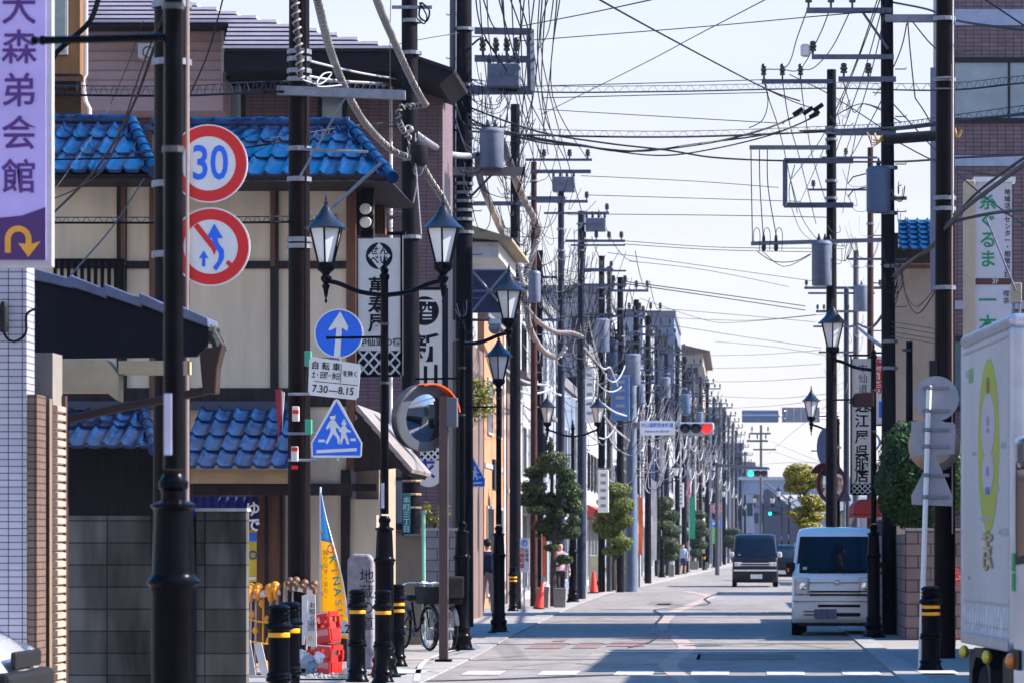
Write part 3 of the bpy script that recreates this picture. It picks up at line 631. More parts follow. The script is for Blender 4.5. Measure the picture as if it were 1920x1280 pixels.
MB().box(PX(690, 53), PX(724, 53), 52.9, 53.1, PZ(440, 53), PZ(336, 53)).build('lattice_panel', wood_red, B)
for k in range(6): MB().box(PX(691 + k * 6, 52.9), PX(693 + k * 6, 52.9), 52.85, 52.9, PZ(440, 53), PZ(336, 53)).build('lattice_bar', mat('bronze bar', (.16, .08, .03), .5), B)
MB().box(PX(664, DB), PX(690, DB), DB + .1, DB + .7, PZ(440, DB), PZ(338, DB)).build('dark_recess', wood_dark, B)
sp = thing('spotlight', 'twin dark spotlights beside the timber post of the cream shop', 'spotlight', (PX(687, 50.2), 50.2, PZ(410, 50.2)))
for py in (397, 422):
    MB().lathe([(.09, -.12), (.105, .1), (.09, .12)], (PX(687, 50.2), 50.2, PZ(py, 50.2)), 14, M=Matrix.Rotation(R(78), 3, 'X')).build('lamp_head', black_metal, sp, smooth=True)
    MB().lathe([(.075, .118), (.08, .122), (.07, .13)], (PX(687, 50.2), 50.2, PZ(py, 50.2)), 14, M=Matrix.Rotation(R(78), 3, 'X')).build('lens', mat('lamp lens', (.55, .55, .5), .2), sp, smooth=True)
MB().box(PX(676, 50.2), PX(700, 50.2), 50.25, 50.33, PZ(445, 50.2), PZ(345, 50.2)).build('mount', black_metal, sp)
# curtain and poster in the shop entrance
nr = thing('noren_curtain', 'deep blue shop curtain with white brush writing under the eave', 'curtain', (PX(420, 49.4), 49.4, PZ(960, 49.4)))
for k in range(4):
    xa, xb = 350 + k * 34, 350 + k * 34 + 33; mb = MB(); n = 10; vs = []
    for j in range(n + 1):
        for r_ in range(2):
            vs.append((PX(lerp(xa, xb, j / n), 49.4), 49.4 + .02 * math.sin(j * 1.3 + k), PZ(930 + r_ * 62, 49.4)))
    mb.add(vs, [(2 * j, 2 * j + 2, 2 * j + 3, 2 * j + 1) for j in range(n)]); mb.build('cloth_panel', mat('indigo cloth', (.006, .012, .16), .8, var=.2), nr, smooth=True)
MB().tube([P(345, 929, 49.42), P(490, 929, 49.42)], .012, 6).build('rod', wood_red, nr)
vtext('ゆで', PX(474, 49.35), 49.36, PZ(940, 49.35), .2, sign_white, nr, bold=.012)
po = thing('poster', 'yellow poster with blue scribble beside the brown shop door', 'poster', (PX(472, 49.7), 49.7, PZ(1040, 49.7)))
MB().box(PX(460, 49.7), PX(481, 49.7), 49.7, 49.72, PZ(1090, 49.7), PZ(992, 49.7)).build('sheet', mat('yellow print', (.55, .4, .02), .5, var=.25, scale=3), po)
MB().box(PX(460, 49.7), PX(481, 49.7), 49.69, 49.698, PZ(1014, 49.7), PZ(998, 49.7)).build('stripe', sign_blue, po)
MB().torus((PX(474, 49.69), 49.69, PZ(1040, 49.69)), .05, .012).build('scribble', mat('blue ink', (.02, .1, .25), .5), po)
MB().box(PX(462, 49.7), PX(480, 49.7), 49.69, 49.698, PZ(1086, 49.7), PZ(1081, 49.7)).build('stripe', sign_white, po)

# ---- brown timber house glimpsed behind
H = thing('timber_house', 'brown timber house corner with a pale window behind the lilac sign', 'building', (-12, 58, 0))
wb = mat('brown timber boarding', (.2, .095, .03), .6, var=.2, scale=2, stretch=(5, 5, .6))
hx = PX(152, 58); MB().box(-18, hx, 58, 58.5, 0, PZ(150, 58)).build('lower_wall', mat('dark brown wall', (.06, .035, .02), .7), H)
MB().box(-18, hx, 57.9, 58.5, PZ(140, 58), 12).build('wall', wb, H)
MB().box(PX(40, 57.8), PX(126, 57.8), 57.82, 57.899, PZ(102, 57.8), PZ(-60, 57.8)).build('window_frame', frame_alu, H)
MB().box(PX(44, 57.8), PX(122, 57.8), 57.80, 57.819, PZ(98, 57.8), PZ(-60, 57.8)).build('pane', mat('grey green glass', (.25, .3, .29), .15, var=.2), H)
MB().box(-18, PX(156, 57.6), 57.6, 57.9, PZ(152, 57.6), PZ(144, 57.6)).build('sill_board', wood_red, H)
MB().box(PX(100, 57.7), PX(140, 57.7), 57.7, 57.99, PZ(165, 57.7), PZ(153, 57.7)).build('vent_box', black_plastic, H)
MB().tube([P(161, -60, 57.7), P(161, 140, 57.7), P(155, 150, 57.7), P(160, 190, 57.7), P(168, 205, 57.7), P(168, 400, 57.7)], .035, 8).build('drain_pipe', mat('pale pink pipe', (.6, .52, .5), .4), H, smooth=True)

# ---- mauve tiled building with the stepped roof
DC = 64
Cb = thing('mauve_building', 'mauve tiled three storey building with a ribbed hip roof behind the blue tiles', 'building', (-7, 65, 0))
mauve = brickmat('mauve wall tile', (.20, .135, .165), (.16, .105, .135), (.075, .055, .07), .2, .062, .006, .45, offset=0, dirt=.12)
pink = mat('pink mauve siding', (.52, .38, .39), .7, var=.1, scale=2, stretch=(1, 1, .3))
def qc(px, py, D=DC): return (PX(px, D), PZ(py, D))
MB().box(PX(150, DC), PX(830, DC), DC, 66.2, 0, PZ(150, DC)).build('wall', mauve, Cb)
MB().box(PX(140, 63), PX(418, 63), 63, 63.99, PZ(208, 63), PZ(46, 63)).build('siding_bay', pink, Cb)
for py in (60, 78, 96, 114, 132, 150, 168): MB().box(PX(140, 63), PX(418, 63), 62.985, 62.999, PZ(py + 1, 63), PZ(py, 63)).build('siding_joint', mat('joint line', (.3, .2, .2), .7), Cb)
MB().box(PX(415, 63), PX(420, 63), 62.98, 63.99, PZ(135, 63), PZ(36, 63)).build('bay_edge', dirty_white, Cb)
MB().box(PX(140, 62.9), PX(422, 62.9), 62.9, 64, PZ(46, 62.9), PZ(36, 62.9)).build('cornice', mat('slate blue cornice', (.13, .14, .22), .5), Cb)
metal_rib = mat('grey ribbed roof metal', (.66, .62, .68), .4, .0, .1, 3)  # roof metal lightened to stand in for sun on the course tops
rib_dark = mat('rib shadow gap', (.03, .025, .035), .6)
for k in range(13):                                      # ribbed metal hip roof, one course above the other
    ya = 96 - k * 10.2; right = 748 - k * 40.0; left = 418 if ya > 36 else 120
    y0 = 61.5 + k * .13; f = y0 / 61.5
    za, zb_ = PZ(ya, 61.5), PZ(ya - 10.2, 61.5)
    xl, xr_ = PX(left, 61.5), PX(right, 61.5)
    MB().box(xl, xr_, y0, y0 + 4, za + .048, zb_).build('roof_course', metal_rib, Cb)
    MB().box(xl + .02, xr_ - .02, y0 + .04, y0 + 3.9, za, za + .048).build('course_gap', rib_dark, Cb)
MB().prism([qc(418, 97, 61.5), qc(748, 97, 61.5), qc(850, 134, 61.5), qc(822, 158, 61.5), qc(748, 132, 61.5), qc(418, 132, 61.5)], 61.6, 64.5).build('eave', mat('black brown eave', (.016, .012, .018), .6), Cb)
MB().prism([qc(750, 93, 61.5), qc(852, 128, 61.5), qc(850, 135, 61.5), qc(748, 97, 61.5)], 61.55, 64.6).build('eave_edge', rib_dark, Cb)
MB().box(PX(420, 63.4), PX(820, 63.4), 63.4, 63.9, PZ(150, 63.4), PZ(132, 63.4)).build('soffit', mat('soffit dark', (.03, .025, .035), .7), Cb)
window(Cb, PX(410, DC), PX(452, DC), PZ(225, DC), PZ(162, DC), DC, bars=0, t=.07)
window(Cb, PX(604, DC), PX(642, DC), PZ(232, DC), PZ(172, DC), DC, bars=0, t=.07)
window(Cb, PX(742, DC), PX(768, DC), PZ(980, DC), PZ(900, DC), DC, bars=0)
MB().tube([P(733, 96, 63.6), P(733, 900, 63.6)], .03, 8).build('drain_pipe', dirty_white, Cb, smooth=True)
acu = thing('air_conditioner', 'small outdoor cooling unit on the pink bay below the ribbed roof', 'air conditioner', (PX(278, 62.8), 62.8, PZ(100, 62.8)))
MB().box(PX(262, 62.8), PX(300, 62.8), 62.6, 62.98, PZ(112, 62.8), PZ(84, 62.8)).build('body', dirty_white, acu, bevel=.01)
MB().torus((PX(278, 62.6), 62.6, PZ(98, 62.6)), .09, .012).build('fan_guard', steel_dark, acu)

# ---- shops further down the left side
def ac_unit(x, y, z, label, side=True):
    a = thing('air_conditioner', label, 'air conditioner', (x, y, z), 'outdoor cooling units')
    MB().box(x, x + .32, y - .4, y + .4, z, z + .58).build('body', dirty_white, a, bevel=.015)
    MB().lathe([(.22, 0), (.22, .012), (.2, .014)], (x + .13, y - .401, z + .3), 18, M=Matrix.Rotation(R(90), 3, 'X')).build('fan', black_plastic, a)
    return a
pal = {'orange': mat('orange plaster', (.38, .185, .095), .85, var=.08, scale=2, bump=.1), 'white': mat('offwhite plaster', (.34, .34, .37), .8, var=.14, scale=1.5),
       'grey': mat('grey render', (.26, .28, .32), .8, var=.15, scale=1.2), 'beige': mat('beige render', (.30, .26, .21), .85, var=.14, scale=1.5),
       'blue': mat('slate blue cladding', (.12, .16, .24), .7, var=.15, scale=1.5), 'brown': mat('brown cladding', (.14, .09, .08), .7, var=.2, scale=2, stretch=(3, 3, .5)),
       'navy': mat('navy panel', (.02, .035, .09), .5, var=.2), 'pale': mat('pale blue render', (.25, .28, .35), .8, var=.15, scale=1.2)}
def shop(label, D0, D1, X, depth, h, wall, floors, roofm=None, awn=None, name='shop_house', front_windows=1, par=.35):
    X = X + bend(D0); t = thing(name, label, 'building', (X - depth / 2, D0, 0))
    MB().box(X - depth, X, D0, D1 - .05, 0, h).build('wall', pal[wall], t)
    rmt = roofm or mat('flat roof grey', (.14, .14, .16), .8)
    r_ = MB()
    if par > 0:
        r_.box(X - depth - .08, X + .1, D0 - .1, D0 + .12, h + .002, h + par).box(X - depth - .08, X + .1, D1 - .3, D1 - .06, h + .002, h + par).box(X - .14, X + .1, D0 + .122, D1 - .302, h + .002, h + par)
    else:
        r_.prism([(X - depth - .3, h - .1), (X + .55, h - .1), (X + .55, h + .02), (X - depth / 2, h + 1.5), (X - depth - .3, h + .02)], D0 - .35, D1 + .2)
    r_.build('roof', rmt, t)
    fh = h / floors; n = max(1, int((D1 - D0) / 3.2))
    for f in range(floors):
        for k in range(n):
            yc = lerp(D0, D1, (k + .5) / n)
            if f == 0: window_side(t, yc - 1.1, yc + 1.1, .35, min(2.5, fh * .85), X, frame_alu, glass_dark)
            else: window_side(t, yc - .8, yc + .8, f * fh + .8, f * fh + min(2.1, fh * .8), X, random.choice((frame_dark, frame_alu)), random.choice((glass_blue, glass_dark)))
        if front_windows:
            for k in range(front_windows):
                xc = X - .9 - k * 1.9
                window(t, xc - .45, xc + .45, f * fh + .9, f * fh + min(2.0, fh * .78), D0, frame_dark, glass_dark, bars=0)
        if f: MB().box(X + .001, X + .03, D0 + .1, D1 - .1, f * fh - .12, f * fh).build('band_course', mat('band course', (.3, .3, .33), .7), t)
    if awn:
        MB().prism([(X + .02, 2.75), (X + .02, 3.15), (X + 1.0, 2.62), (X + 1.0, 2.5)], D0 + .3, D1 - .4).build('awning', awn, t)
    MB().tube([(X + .06, D1 - .35, h), (X + .06, D1 - .35, 0)], .045, 6).build('drain_pipe', dirty_white, t)
    return t
ob = shop('orange plastered two storey house beyond the convex mirror', 93, 100.3, PX(908, 93), 7, PZ(592, 93), 'orange', 2, par=.1, front_windows=0)
X0 = PX(908, 93)
MB().box(X0 - .01, X0 + .06, 96, 97.9, PZ(915, 96), PZ(860, 96)).build('shade_box', frame_dark, ob)
# white eaved house and navy sign frame above the orange house
wh = thing('white_house', 'white house with broad beige eaves high above the orange wall', 'building', (PX(910, 78), 78, 0))
MB().box(PX(835, 78), PX(866, 78), 78, 82.6, PZ(640, 78), PZ(495, 78)).build('wall', pal['white'], wh)
MB().prism([(PX(836, 76.5), PZ(440, 76.5)), (PX(960, 76.5), PZ(452, 76.5)), (PX(960, 76.5), PZ(446, 76.5)), (PX(850, 76.5), PZ(412, 76.5))], 76.5, 82.7).build('roof', mat('beige eave boards', (.35, .28, .18), .7), wh)
MB().box(PX(850, 76.8), PX(935, 76.8), 76.8, 82.6, PZ(482, 76.8), PZ(454, 76.8)).build('balcony', dirty_white, wh)
nv = thing('navy_billboard', 'navy roof billboard with pale lattice braces between lamps', 'billboard', (PX(918, 80), 80, PZ(585, 80)))
MB().box(PX(886, 75.5), PX(950, 75.5), 75.5, 75.7, PZ(586, 75.5), PZ(508, 75.5)).build('panel', pal['navy'], nv)
for a, b in (((884, 506), (952, 506)), ((884, 546), (952, 546)), ((884, 506), (918, 546)), ((918, 546), (952, 506)), ((884, 586), (918, 546)), ((918, 546), (952, 586))):
    MB().tube([P(*a, 75.3), P(*b, 75.3)], .025, 5).build('brace', galv, nv)
MB().box(PX(835, 78), PX(878, 78), 78.1, 82.5, 0, PZ(640, 78) - .002).build('lower_wall', pal['brown'], wh)
# row of houses
shop('brown clad narrow shop next to the orange house', 100.5, 106, -6.3, 7, 6.2, 'brown', 2, par=0)
shop('tall pale rendered house behind the first clipped pine', 106.2, 113, -6.3, 8, 8.6, 'white', 3, awn=mat('green awning', (.05, .2, .1), .7))
shop('beige low shop behind the traffic cone', 113.2, 118.8, -6.4, 7, 5.6, 'beige', 2, par=0, awn=mat('cream awning', (.5, .42, .3), .7))
shop('grey render apartment house behind the pole cluster', 119, 131, -6.6, 9, 9.4, 'pale', 3)
shop('slate blue clad shop behind the second clipped pine', 132, 143, -6.6, 8, 7.2, 'blue', 2)
shop('white shop with red awning beside the pale blue pole', 144, 157, -6.5, 8, 9.0, 'white', 3, awn=mat('red awning', (.45, .05, .04), .7))
shop('grey flat roofed office behind the street sign', 158, 176, -6.6, 10, 12.2, 'grey', 4, front_windows=3)
shop('beige shop behind the third clipped pine', 177, 192, -6.5, 8, 8.0, 'beige', 2, par=0)
shop('pale blue grey block below the red signal', 193, 214, -6.7, 11, 13.4, 'pale', 4, front_windows=4)
shop('white low shop beside the fourth clipped pine', 215, 235, -6.4, 9, 8.2, 'white', 2, awn=mat('green awning', (.05, .2, .1), .7))
shop('distant slate coloured apartment tower on the left', 236, 258, -6.8, 13, 16.0, 'blue', 5, front_windows=4)
shop('distant grey office with stepped roof', 259, 285, -6.6, 12, 12.4, 'grey', 4, front_windows=3)
shop('far brown roofed house with gable', 286, 315, -6.6, 12, 16.4, 'beige', 5, roofm=mat('brown tile roof', (.12, .07, .06), .7), par=0, front_windows=3)
shop('far pale house at the end of the left row', 316, 350, -6.6, 10, 9.5, 'pale', 3)
shop('farthest blue grey house before the overpass', 352, 400, -6.6, 10, 10.5, 'blue', 3)

# ---------------------------------------------------------------- right side buildings
DR = 65.3
Rb = thing('tiled_block', 'tall mauve tiled block with wide windows at the upper right', 'building', (8, 65, 0))
mauve2 = brickmat('brown mauve wall tile', (.20, .14, .165), (.155, .105, .13), (.06, .045, .06), .14, .07, .006, .4, offset=0, dirt=.1)
xw = PX(1757, DR)
MB().box(xw, 14, DR, 66.6, 0, 14.5).build('wall', mauve2, Rb); MB().box(xw + .75, 14, 66.602, 76, 0, 14.4).build('rear_wall', mauve2, Rb)
for ya, yb in ((18, 48), (292, 312), (564, 580)): MB().box(xw - .02, 14, DR - .03, DR - .001, PZ(yb, DR), PZ(ya, DR)).build('band_course', mat('pale blue band tile', (.3, .36, .5), .5, var=.12), Rb)
for ya, yb in ((118, 222), (640, 760)):
    window(Rb, PX(1782, DR), 9.8, PZ(yb, DR), PZ(ya, DR), DR, frame_dark, glass_blue if ya < 300 else mat('teal glass', (.06, .13, .16), .15, var=.3), bars=5, sill=False, t=.09)
MB().box(PX(1745, 65.1), PX(1757, 65.1), 65.1, 65.25, 6, PZ(110, 63.9)).build('edge_fin', mat('slate blue cornice', (.13, .14, .22), .5), Rb)
for k in range(2): MB().box(xw + .72, xw + .749, 67 + k * 4, 69.4 + k * 4, 4 + k * 0, 5.2).build('side_window', glass_blue, Rb)
# pale stucco strip building with blue hip roof
Hr = thing('stucco_house', 'beige stucco house with small blue tile roof between right hand poles', 'building', (4.8, 84, 0))
MB().box(PX(1688, 80), PX(1790, 80), 84, 88, 0, PZ(468, 80)).build('wall', mat('beige stucco', (.42, .34, .26), .9, var=.12, scale=3, bump=.2), Hr)
tile_roof(MB(), P(1684, 468, 83.5), P(1800, 468, 83.5), P(1684, 412, 85), P(1800, 412, 85), 6, 6).build('roof', roof_blue, Hr, smooth=True)
MB().box(PX(1684, 81), PX(1800, 81), 85, 85.3, PZ(470, 81), PZ(408, 81)).build('roof_back', wood_dark, Hr)
MB().box(PX(1702, 81.5), PX(1780, 81.5), 85.5, 86, PZ(412, 81.5), PZ(396, 81.5)).build('chimney_cap', mat('dark cap', (.07, .07, .08), .6), Hr)
MB().box(PX(1684, 79.7), PX(1800, 79.7), 83.62, 83.72, PZ(478, 79.7), PZ(470, 79.7)).build('eave_board', wood_red, Hr)
# right row: lower shops past the trees, each throwing its own shade over the road
def shop_r(label, D0, D1, X, depth, h, wall, name='shop_house', roofm=None):
    X = X + bend(D0); t = thing(name, label, 'building', (X + depth / 2, D0, 0))
    MB().box(X, X + depth, D0, D1, 0, h).build('wall', pal[wall], t)
    MB().prism([(X - .5, h - .05), (X + depth + .4, h - .05), (X + depth / 2, h + 1.3), ], D0 - .3, D1 + .3).build('roof', roofm or mat('grey tile roof', (.1, .1, .12), .6), t)
    for k in range(2):
        window(t, X + .5 + k * 2.2, X + 1.9 + k * 2.2, h - 1.9, h - .8, D0, frame_dark, glass_dark, bars=1)
    MB().box(X - .02, X - .001, D0 + .6, D1 - .6, .1, 2.3).build('shop_front', glass_dark, t)
    return t
shop_r('beige shop beside the truck, just past the right frame edge', 47.5, 57, 5.6, 9, 5.4, 'beige')
shop_r('white shop beside the truck cab, outside the right frame edge', 24, 45.6, 5.6, 9, 4.95, 'white')
shop_r('low beige shop beyond the dark clipped tree', 94, 103, 5.6, 9, 3.0, 'beige')
shop_r('low white shop beyond the parked white van', 118, 126, 4.9, 8, 4.0, 'white')
shop_r('brown low shop behind the dark van', 146, 160, 5.6, 8, 3.2, 'brown')
shop_r('grey shop far down the right side', 190, 205, 4.6, 9, 3.6, 'grey')
shop_r('small beige house far down the right side', 262, 290, 4.2, 9, 4.0, 'beige')

for lab, px0, px1, top, D, wl, fl in (('far blue grey block closing the street left of the small signal', 1352, 1392, 838, 470, 'blue', 4), ('far pale block low over the black van', 1384, 1414, 872, 520, 'pale', 3), ('far grey block showing between the thin end poles', 1318, 1358, 770, 440, 'grey', 5), ('far slate block right of the small green signal', 1408, 1440, 905, 560, 'blue', 3)):
    a, b = PX(px0, D), PX(px1, D); h = PZ(top, D); t = thing('apartment_block', lab, 'building', ((a + b) / 2, D, 0), 'blocks at the far end')
    MB().box(a, b, D, D + 12, 0, h).build('wall', pal[wl], t); MB().box(a - .2, b + .2, D - .2, D + 12.2, h + .002, h + .5).build('roof', mat('flat roof grey', (.14, .14, .16), .8), t)
    for f in range(fl):
        for k in range(2): window(t, lerp(a, b, .12 + k * .46), lerp(a, b, .42 + k * .46), h * (f + .35) / fl, h * (f + .75) / fl, D, frame_dark, glass_dark, bars=1, sill=False)
# overpass and far slope closing the street
ov = thing('overpass', 'blue grey overpass beam crossing the far end of the street', 'overpass', (8, 420, 0))
MB().box(-20, 60, 420, 428, PZ(925, 420), PZ(896, 420)).build('deck', mat('blue grey girder', (.2, .27, .38), .6, var=.15), ov)
MB().box(-20, 60, 419.7, 420, PZ(899, 420), PZ(893, 420)).build('parapet', mat('pale parapet', (.4, .44, .5), .6), ov)
for x in (-2, 18): MB().box(x, x + 1.6, 421, 427, 0, PZ(925, 420)).build('pier', concrete, ov)
wr = thing('warehouse', 'bright white low roofed hall seen under the yellow clipped pine', 'building', (14, 440, 0))
MB().box(4, 40, 445, 470, 0, PZ(962, 445)).build('wall', pal['pale'], wr)
MB().prism([(3, PZ(962, 445)), (41, PZ(962, 445)), (41, PZ(945, 445)), (12, PZ(928, 445)), (5, PZ(934, 445))], 444, 471).build('roof', white_paint, wr)
sl_ = thing('stair_ramp', 'dark blue sloping ramp falling towards the dark van', 'ramp', (8, 330, 0))
MB().prism([(PX(1432, 330), PZ(918, 330)), (PX(1440, 330), PZ(915, 330)), (PX(1545, 330), PZ(1000, 330)), (PX(1545, 330), 0), (PX(1432, 330), 0)], 330, 336).build('slope', mat('dark slate slope', (.04, .055, .1), .6, var=.2), sl_)
MB().tube([(PX(1436, 330), 329.9, PZ(905, 330)), (PX(1545, 330), 329.9, PZ(988, 330))], .1).build('handrail', steel_dark, sl_)
hl = MB(); pts = []
for i in range(60): hl.ball((-500 + i * 28, 1500 + 40 * math.sin(i), -2), 60, 40, 7 + 5 * mnoise.noise(Vector((i * .7, 0, 0))), 10, 6, rough=.5)
o = hl.build('far_trees', mat('far treeline', (.05, .07, .06), .9, var=.3, scale=.2)); tag(o, 'hazy far belt of trees on the horizon', kind='stuff')

# houses behind the viewer, which the mirror and the windscreens reflect
shop('grey corner block behind the viewer on the left', -46, -8, -8, 10, 6.0, 'grey', 3, front_windows=0)
shop('brown shop behind the viewer on the left', -80, -48, -7, 10, 7.0, 'brown', 2, front_windows=0)
for (lab, D0, D1, h, w_) in (('white shop block behind the viewer on the right', -40, -6, 5.5, 'white'), ('slate block behind the viewer on the right', -85, -42, 6, 'blue')): shop_r(lab, D0, D1, 6.5, 10, h, w_)

# the air of the street
hz = MB().box(-60, 70, -90, 1350, -1.2, 24).build('haze', mat('haze air', (1, 1, 1), var=0)); tag(hz, 'thin blue white haze filling the street', kind='stuff')
hm_ = hz.data.materials[0]; hn = hm_.node_tree.nodes; hn.remove(hn['Principled BSDF']); pv = hn.new('ShaderNodeVolumePrincipled'); pv.inputs['Color'].default_value = (.5, .68, 1, 1); pv.inputs['Density'].default_value = .0001; pv.inputs['Anisotropy'].default_value = .2
hm_.node_tree.links.new(pv.outputs[0], hn['Material Output'].inputs['Volume'])
# ---------------------------------------------------------------- utility poles
ORD = ['first', 'second', 'third', 'fourth', 'fifth', 'sixth', 'seventh', 'eighth', 'ninth', 'tenth', 'eleventh', 'twelfth', 'thirteenth', 'fourteenth', 'fifteenth', 'sixteenth', 'seventeenth', 'eighteenth', 'nineteenth', 'twentieth', 'twenty first', 'twenty second', 'twenty third', 'twenty fourth', 'twenty fifth', 'twenty sixth', 'twenty seventh', 'twenty eighth', 'twenty ninth', 'thirtieth']
def upole(label, px, D, top=None, r=.14, m=pole_dark, bands=(), pegs=None, lean=0, X=None):
    x = PX(px, D) if X is None else X
    t = thing('utility_pole', label, 'utility pole', (x, D, 0), 'utility poles along the street'); t['D'] = D
    zt = 14.0 if top is None else PZ(top, D)
    MB().tube([(x, D, -.02), (x + lean * .5, D, zt * .5), (x + lean, D, zt)], [r * 1.12, r, r * .86], 12).build('shaft', m, t, smooth=True)
    for py in bands:
        z = PZ(py, D); MB().lathe([(r * 1.1 + .006, z - .03), (r * 1.1 + .012, z - .028), (r * 1.1 + .012, z + .028), (r * 1.1 + .006, z + .03)], (x, D, 0), 12).build('clamp_band', galv, t)
    if pegs:
        z0, z1 = PZ(pegs[1], D), PZ(pegs[0], D); z = z0; k = 0
        while z < z1:
            s_ = 1 if k % 2 else -1; MB().tube([(x + s_ * r * .8, D, z), (x + s_ * (r + .17), D, z), (x + s_ * (r + .17), D, z + .03)], .011, 5).build('climbing_peg', galv, t); z += .42; k += 1
    return t
def insulator(t, p, h=.24, m=porcelain, dn=False):
    s_ = -1 if dn else 1; pr = [(.02, 0), (.02, .06), (.06, .065), (.06, .1), (.04, .11), (.065, .13), (.065, .165), (.04, .175), (.055, .19), (.05, .225), (.03, .24)]
    pr = [(r_, z * h / .24 * s_) for r_, z in pr]
    MB().lathe(pr, p, 8).build('insulator', m, t, smooth=True)
def arm(t, pa, pb, py, ins=(), py2=None, w=.075, m=steel_dark, dy=-.2, dn=False, im=porcelain, h=.24):
    D = t['D'] + dy; py2 = py if py2 is None else py2
    a, b = P(pa, py, D), P(pb, py2, D); mb = MB(); v = w / 2
    mb.add([(a.x, a.y - v, a.z - v), (a.x, a.y + v, a.z - v), (a.x, a.y + v, a.z + v), (a.x, a.y - v, a.z + v), (b.x, b.y - v, b.z - v), (b.x, b.y + v, b.z - v), (b.x, b.y + v, b.z + v), (b.x, b.y - v, b.z + v)],
           [(0, 1, 2, 3), (4, 7, 6, 5), (0, 4, 5, 1), (1, 5, 6, 2), (2, 6, 7, 3), (3, 7, 4, 0)]).build('crossarm', m, t)
    for i in ins:
        k = (i - pa) / (pb - pa); p = a.lerp(b, k); insulator(t, (p.x, p.y, p.z + (-v if dn else v)), h, im, dn)
def rod(t, pts, r=.02, m=galv, name='stay_rod', dy=-.22):
    D = t['D'] + dy; return MB().tube([P(x, y, D) for x, y in pts], r, 6).build(name, m, t, smooth=True)
def trans(t, px, ya, yb, w, m=trans_grey, dy=-.42, box_=False, bush=3):
    D = t['D'] + dy; x = PX(px, D); zt, zb = PZ(ya, D), PZ(yb, D); r = w * D / F / 2
    if box_: o = MB().box(x - r, x + r, D - r * .8, D + r * .8, zb, zt).build('transformer', m, t, bevel=.02)
    else: o = MB().lathe([(r * .93, zb), (r, zb + .03), (r, zt - .05), (r * 1.04, zt - .045), (r * 1.04, zt - .01), (r * .85, zt + .04), (r * .3, zt + .06)], (x, D, 0), 18).build('transformer', m, t, smooth=True)
    for k in range(bush):
        xx = x + (k - (bush - 1) / 2) * r * .6; MB().lathe([(.03, zt), (.045, zt + .05), (.03, zt + .07), (.045, zt + .1), (.03, zt + .12), (.012, zt + .2)], (xx, D - r * .3, 0), 8).build('bushing', porcelain, o)
    for z in (lerp(zb, zt, .25), lerp(zb, zt, .75)): MB().box(x - r * .4, x + r * .4, D + r * .7, t['D'], z - .03, z + .03).build('hanger', steel_dark, o)
    for k in range(5): MB().box(x - r * .8 + k * r * .38, x - r * .8 + k * r * .38 + r * .06, D - r * 1.0, D - r * .7, zb + (zt - zb) * .45, zb + (zt - zb) * .6).build('cooling_fin', m, o) if box_ else None
    return o
def jumper(t, pts, r=.008, m=wire_black, dy=-.3):
    D = t['D'] + dy; return MB().tube(spline([P(*p, D) for p in pts], 5), r, 5).build('jumper_wire', m, t, smooth=True)
def junk(t, px, ya, yb, n, sp, m=(wire_black, wire_grey, wire_white), w=.007):     # loose loops of wire hanging on the pole
    for _ in range(n):
        y0 = random.uniform(ya, yb); a = random.uniform(-sp, sp); b = random.uniform(-sp, sp); d = random.uniform(10, 34) * sp / 30
        jumper(t, [(px + a, y0), (px + a * .6, y0 + d), (px + b * .6, y0 + d * random.uniform(.8, 1.3)), (px + b, y0 + random.uniform(-10, 10))], w, random.choice(m), random.uniform(-.4, -.15))

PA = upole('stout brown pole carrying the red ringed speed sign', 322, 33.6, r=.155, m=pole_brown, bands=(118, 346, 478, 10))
MB().tube([P(352, -30, 33.4), P(351, 1400, 33.4)], .018, 6).build('cable_duct', mat('pink grey duct', (.3, .22, .2), .5), PA)
PB = upole('dark brown pole holding the blue one way sign brackets', 561, 45.7, r=.128, m=pole_brown, bands=(98, 112, 134, 150, 280, 337, 450, 462), pegs=None)
arm(PB, 520, 760, 170, py2=179, w=.11, m=galv); rod(PB, [(562, 332), (648, 182)], .014); rod(PB, [(565, 280), (690, 285)], .02); rod(PB, [(590, 420), (715, 305)], .022)
MB().tube([P(573, -30, 45.5), P(573, 440, 45.5), P(570, 1262, 45.5)], .016, 6).build('cable_duct', wire_black, PB)
for py in (738, 812, 862): rod(PB, [(540, py), (592, py)], .02, name='sign_bracket')
for px, py, m in ((577, 672, mat('green clamp', (.05, .35, .22), .5)), (554, 775, dirty_white), (578, 800, mat('green clamp', (.05, .35, .22), .5)), (552, 850, dirty_white)):
    MB().box(PX(px - 6, 45.4), PX(px + 6, 45.4), 45.38, 45.5, PZ(py + 14, 45.4), PZ(py - 14, 45.4)).build('bracket_clamp', m, PB, bevel=.006)
for px, py in ((554, 768), (552, 838), (552, 872)): MB().box(PX(px - 6, 45.35), PX(px + 6, 45.35), 45.36, 45.378, PZ(py + 7, 45.4), PZ(py, 45.4)).build('red_tape', sign_red, PB)
PC = upole('plain grey pole between the cream shop and its neighbour', 772, 59.5, r=.135, m=pole_dark, bands=(40, 100, 445, 300), lean=-.05)
arm(PC, 735, 810, 14, w=.05, m=galv); jumper(PC, [(790, 5), (805, 20), (800, 40), (786, 30), (790, 5)], .015); jumper(PC, [(786, 5), (800, 30), (795, 45), (782, 35)], .012)
junk(PC, 775, 235, 300, 8, 26); MB().lathe([(.1, -.2), (.14, -.15), (.14, .12), (.08, .18)], (PX(785, 59.1), 59.1, PZ(288, 59.1)), 12).build('splice_box', black_plastic, PC, smooth=True)
for py in (903, 928, 953): MB().lathe([(.153, PZ(py, 59.5)), (.157, PZ(py, 59.5) + .02), (.153, PZ(py, 59.5) + .035)], (PX(772, 59.5), 59.5, 0), 12).build('tape_ring', mat('tan tape', (.3, .2, .12), .6), PC)
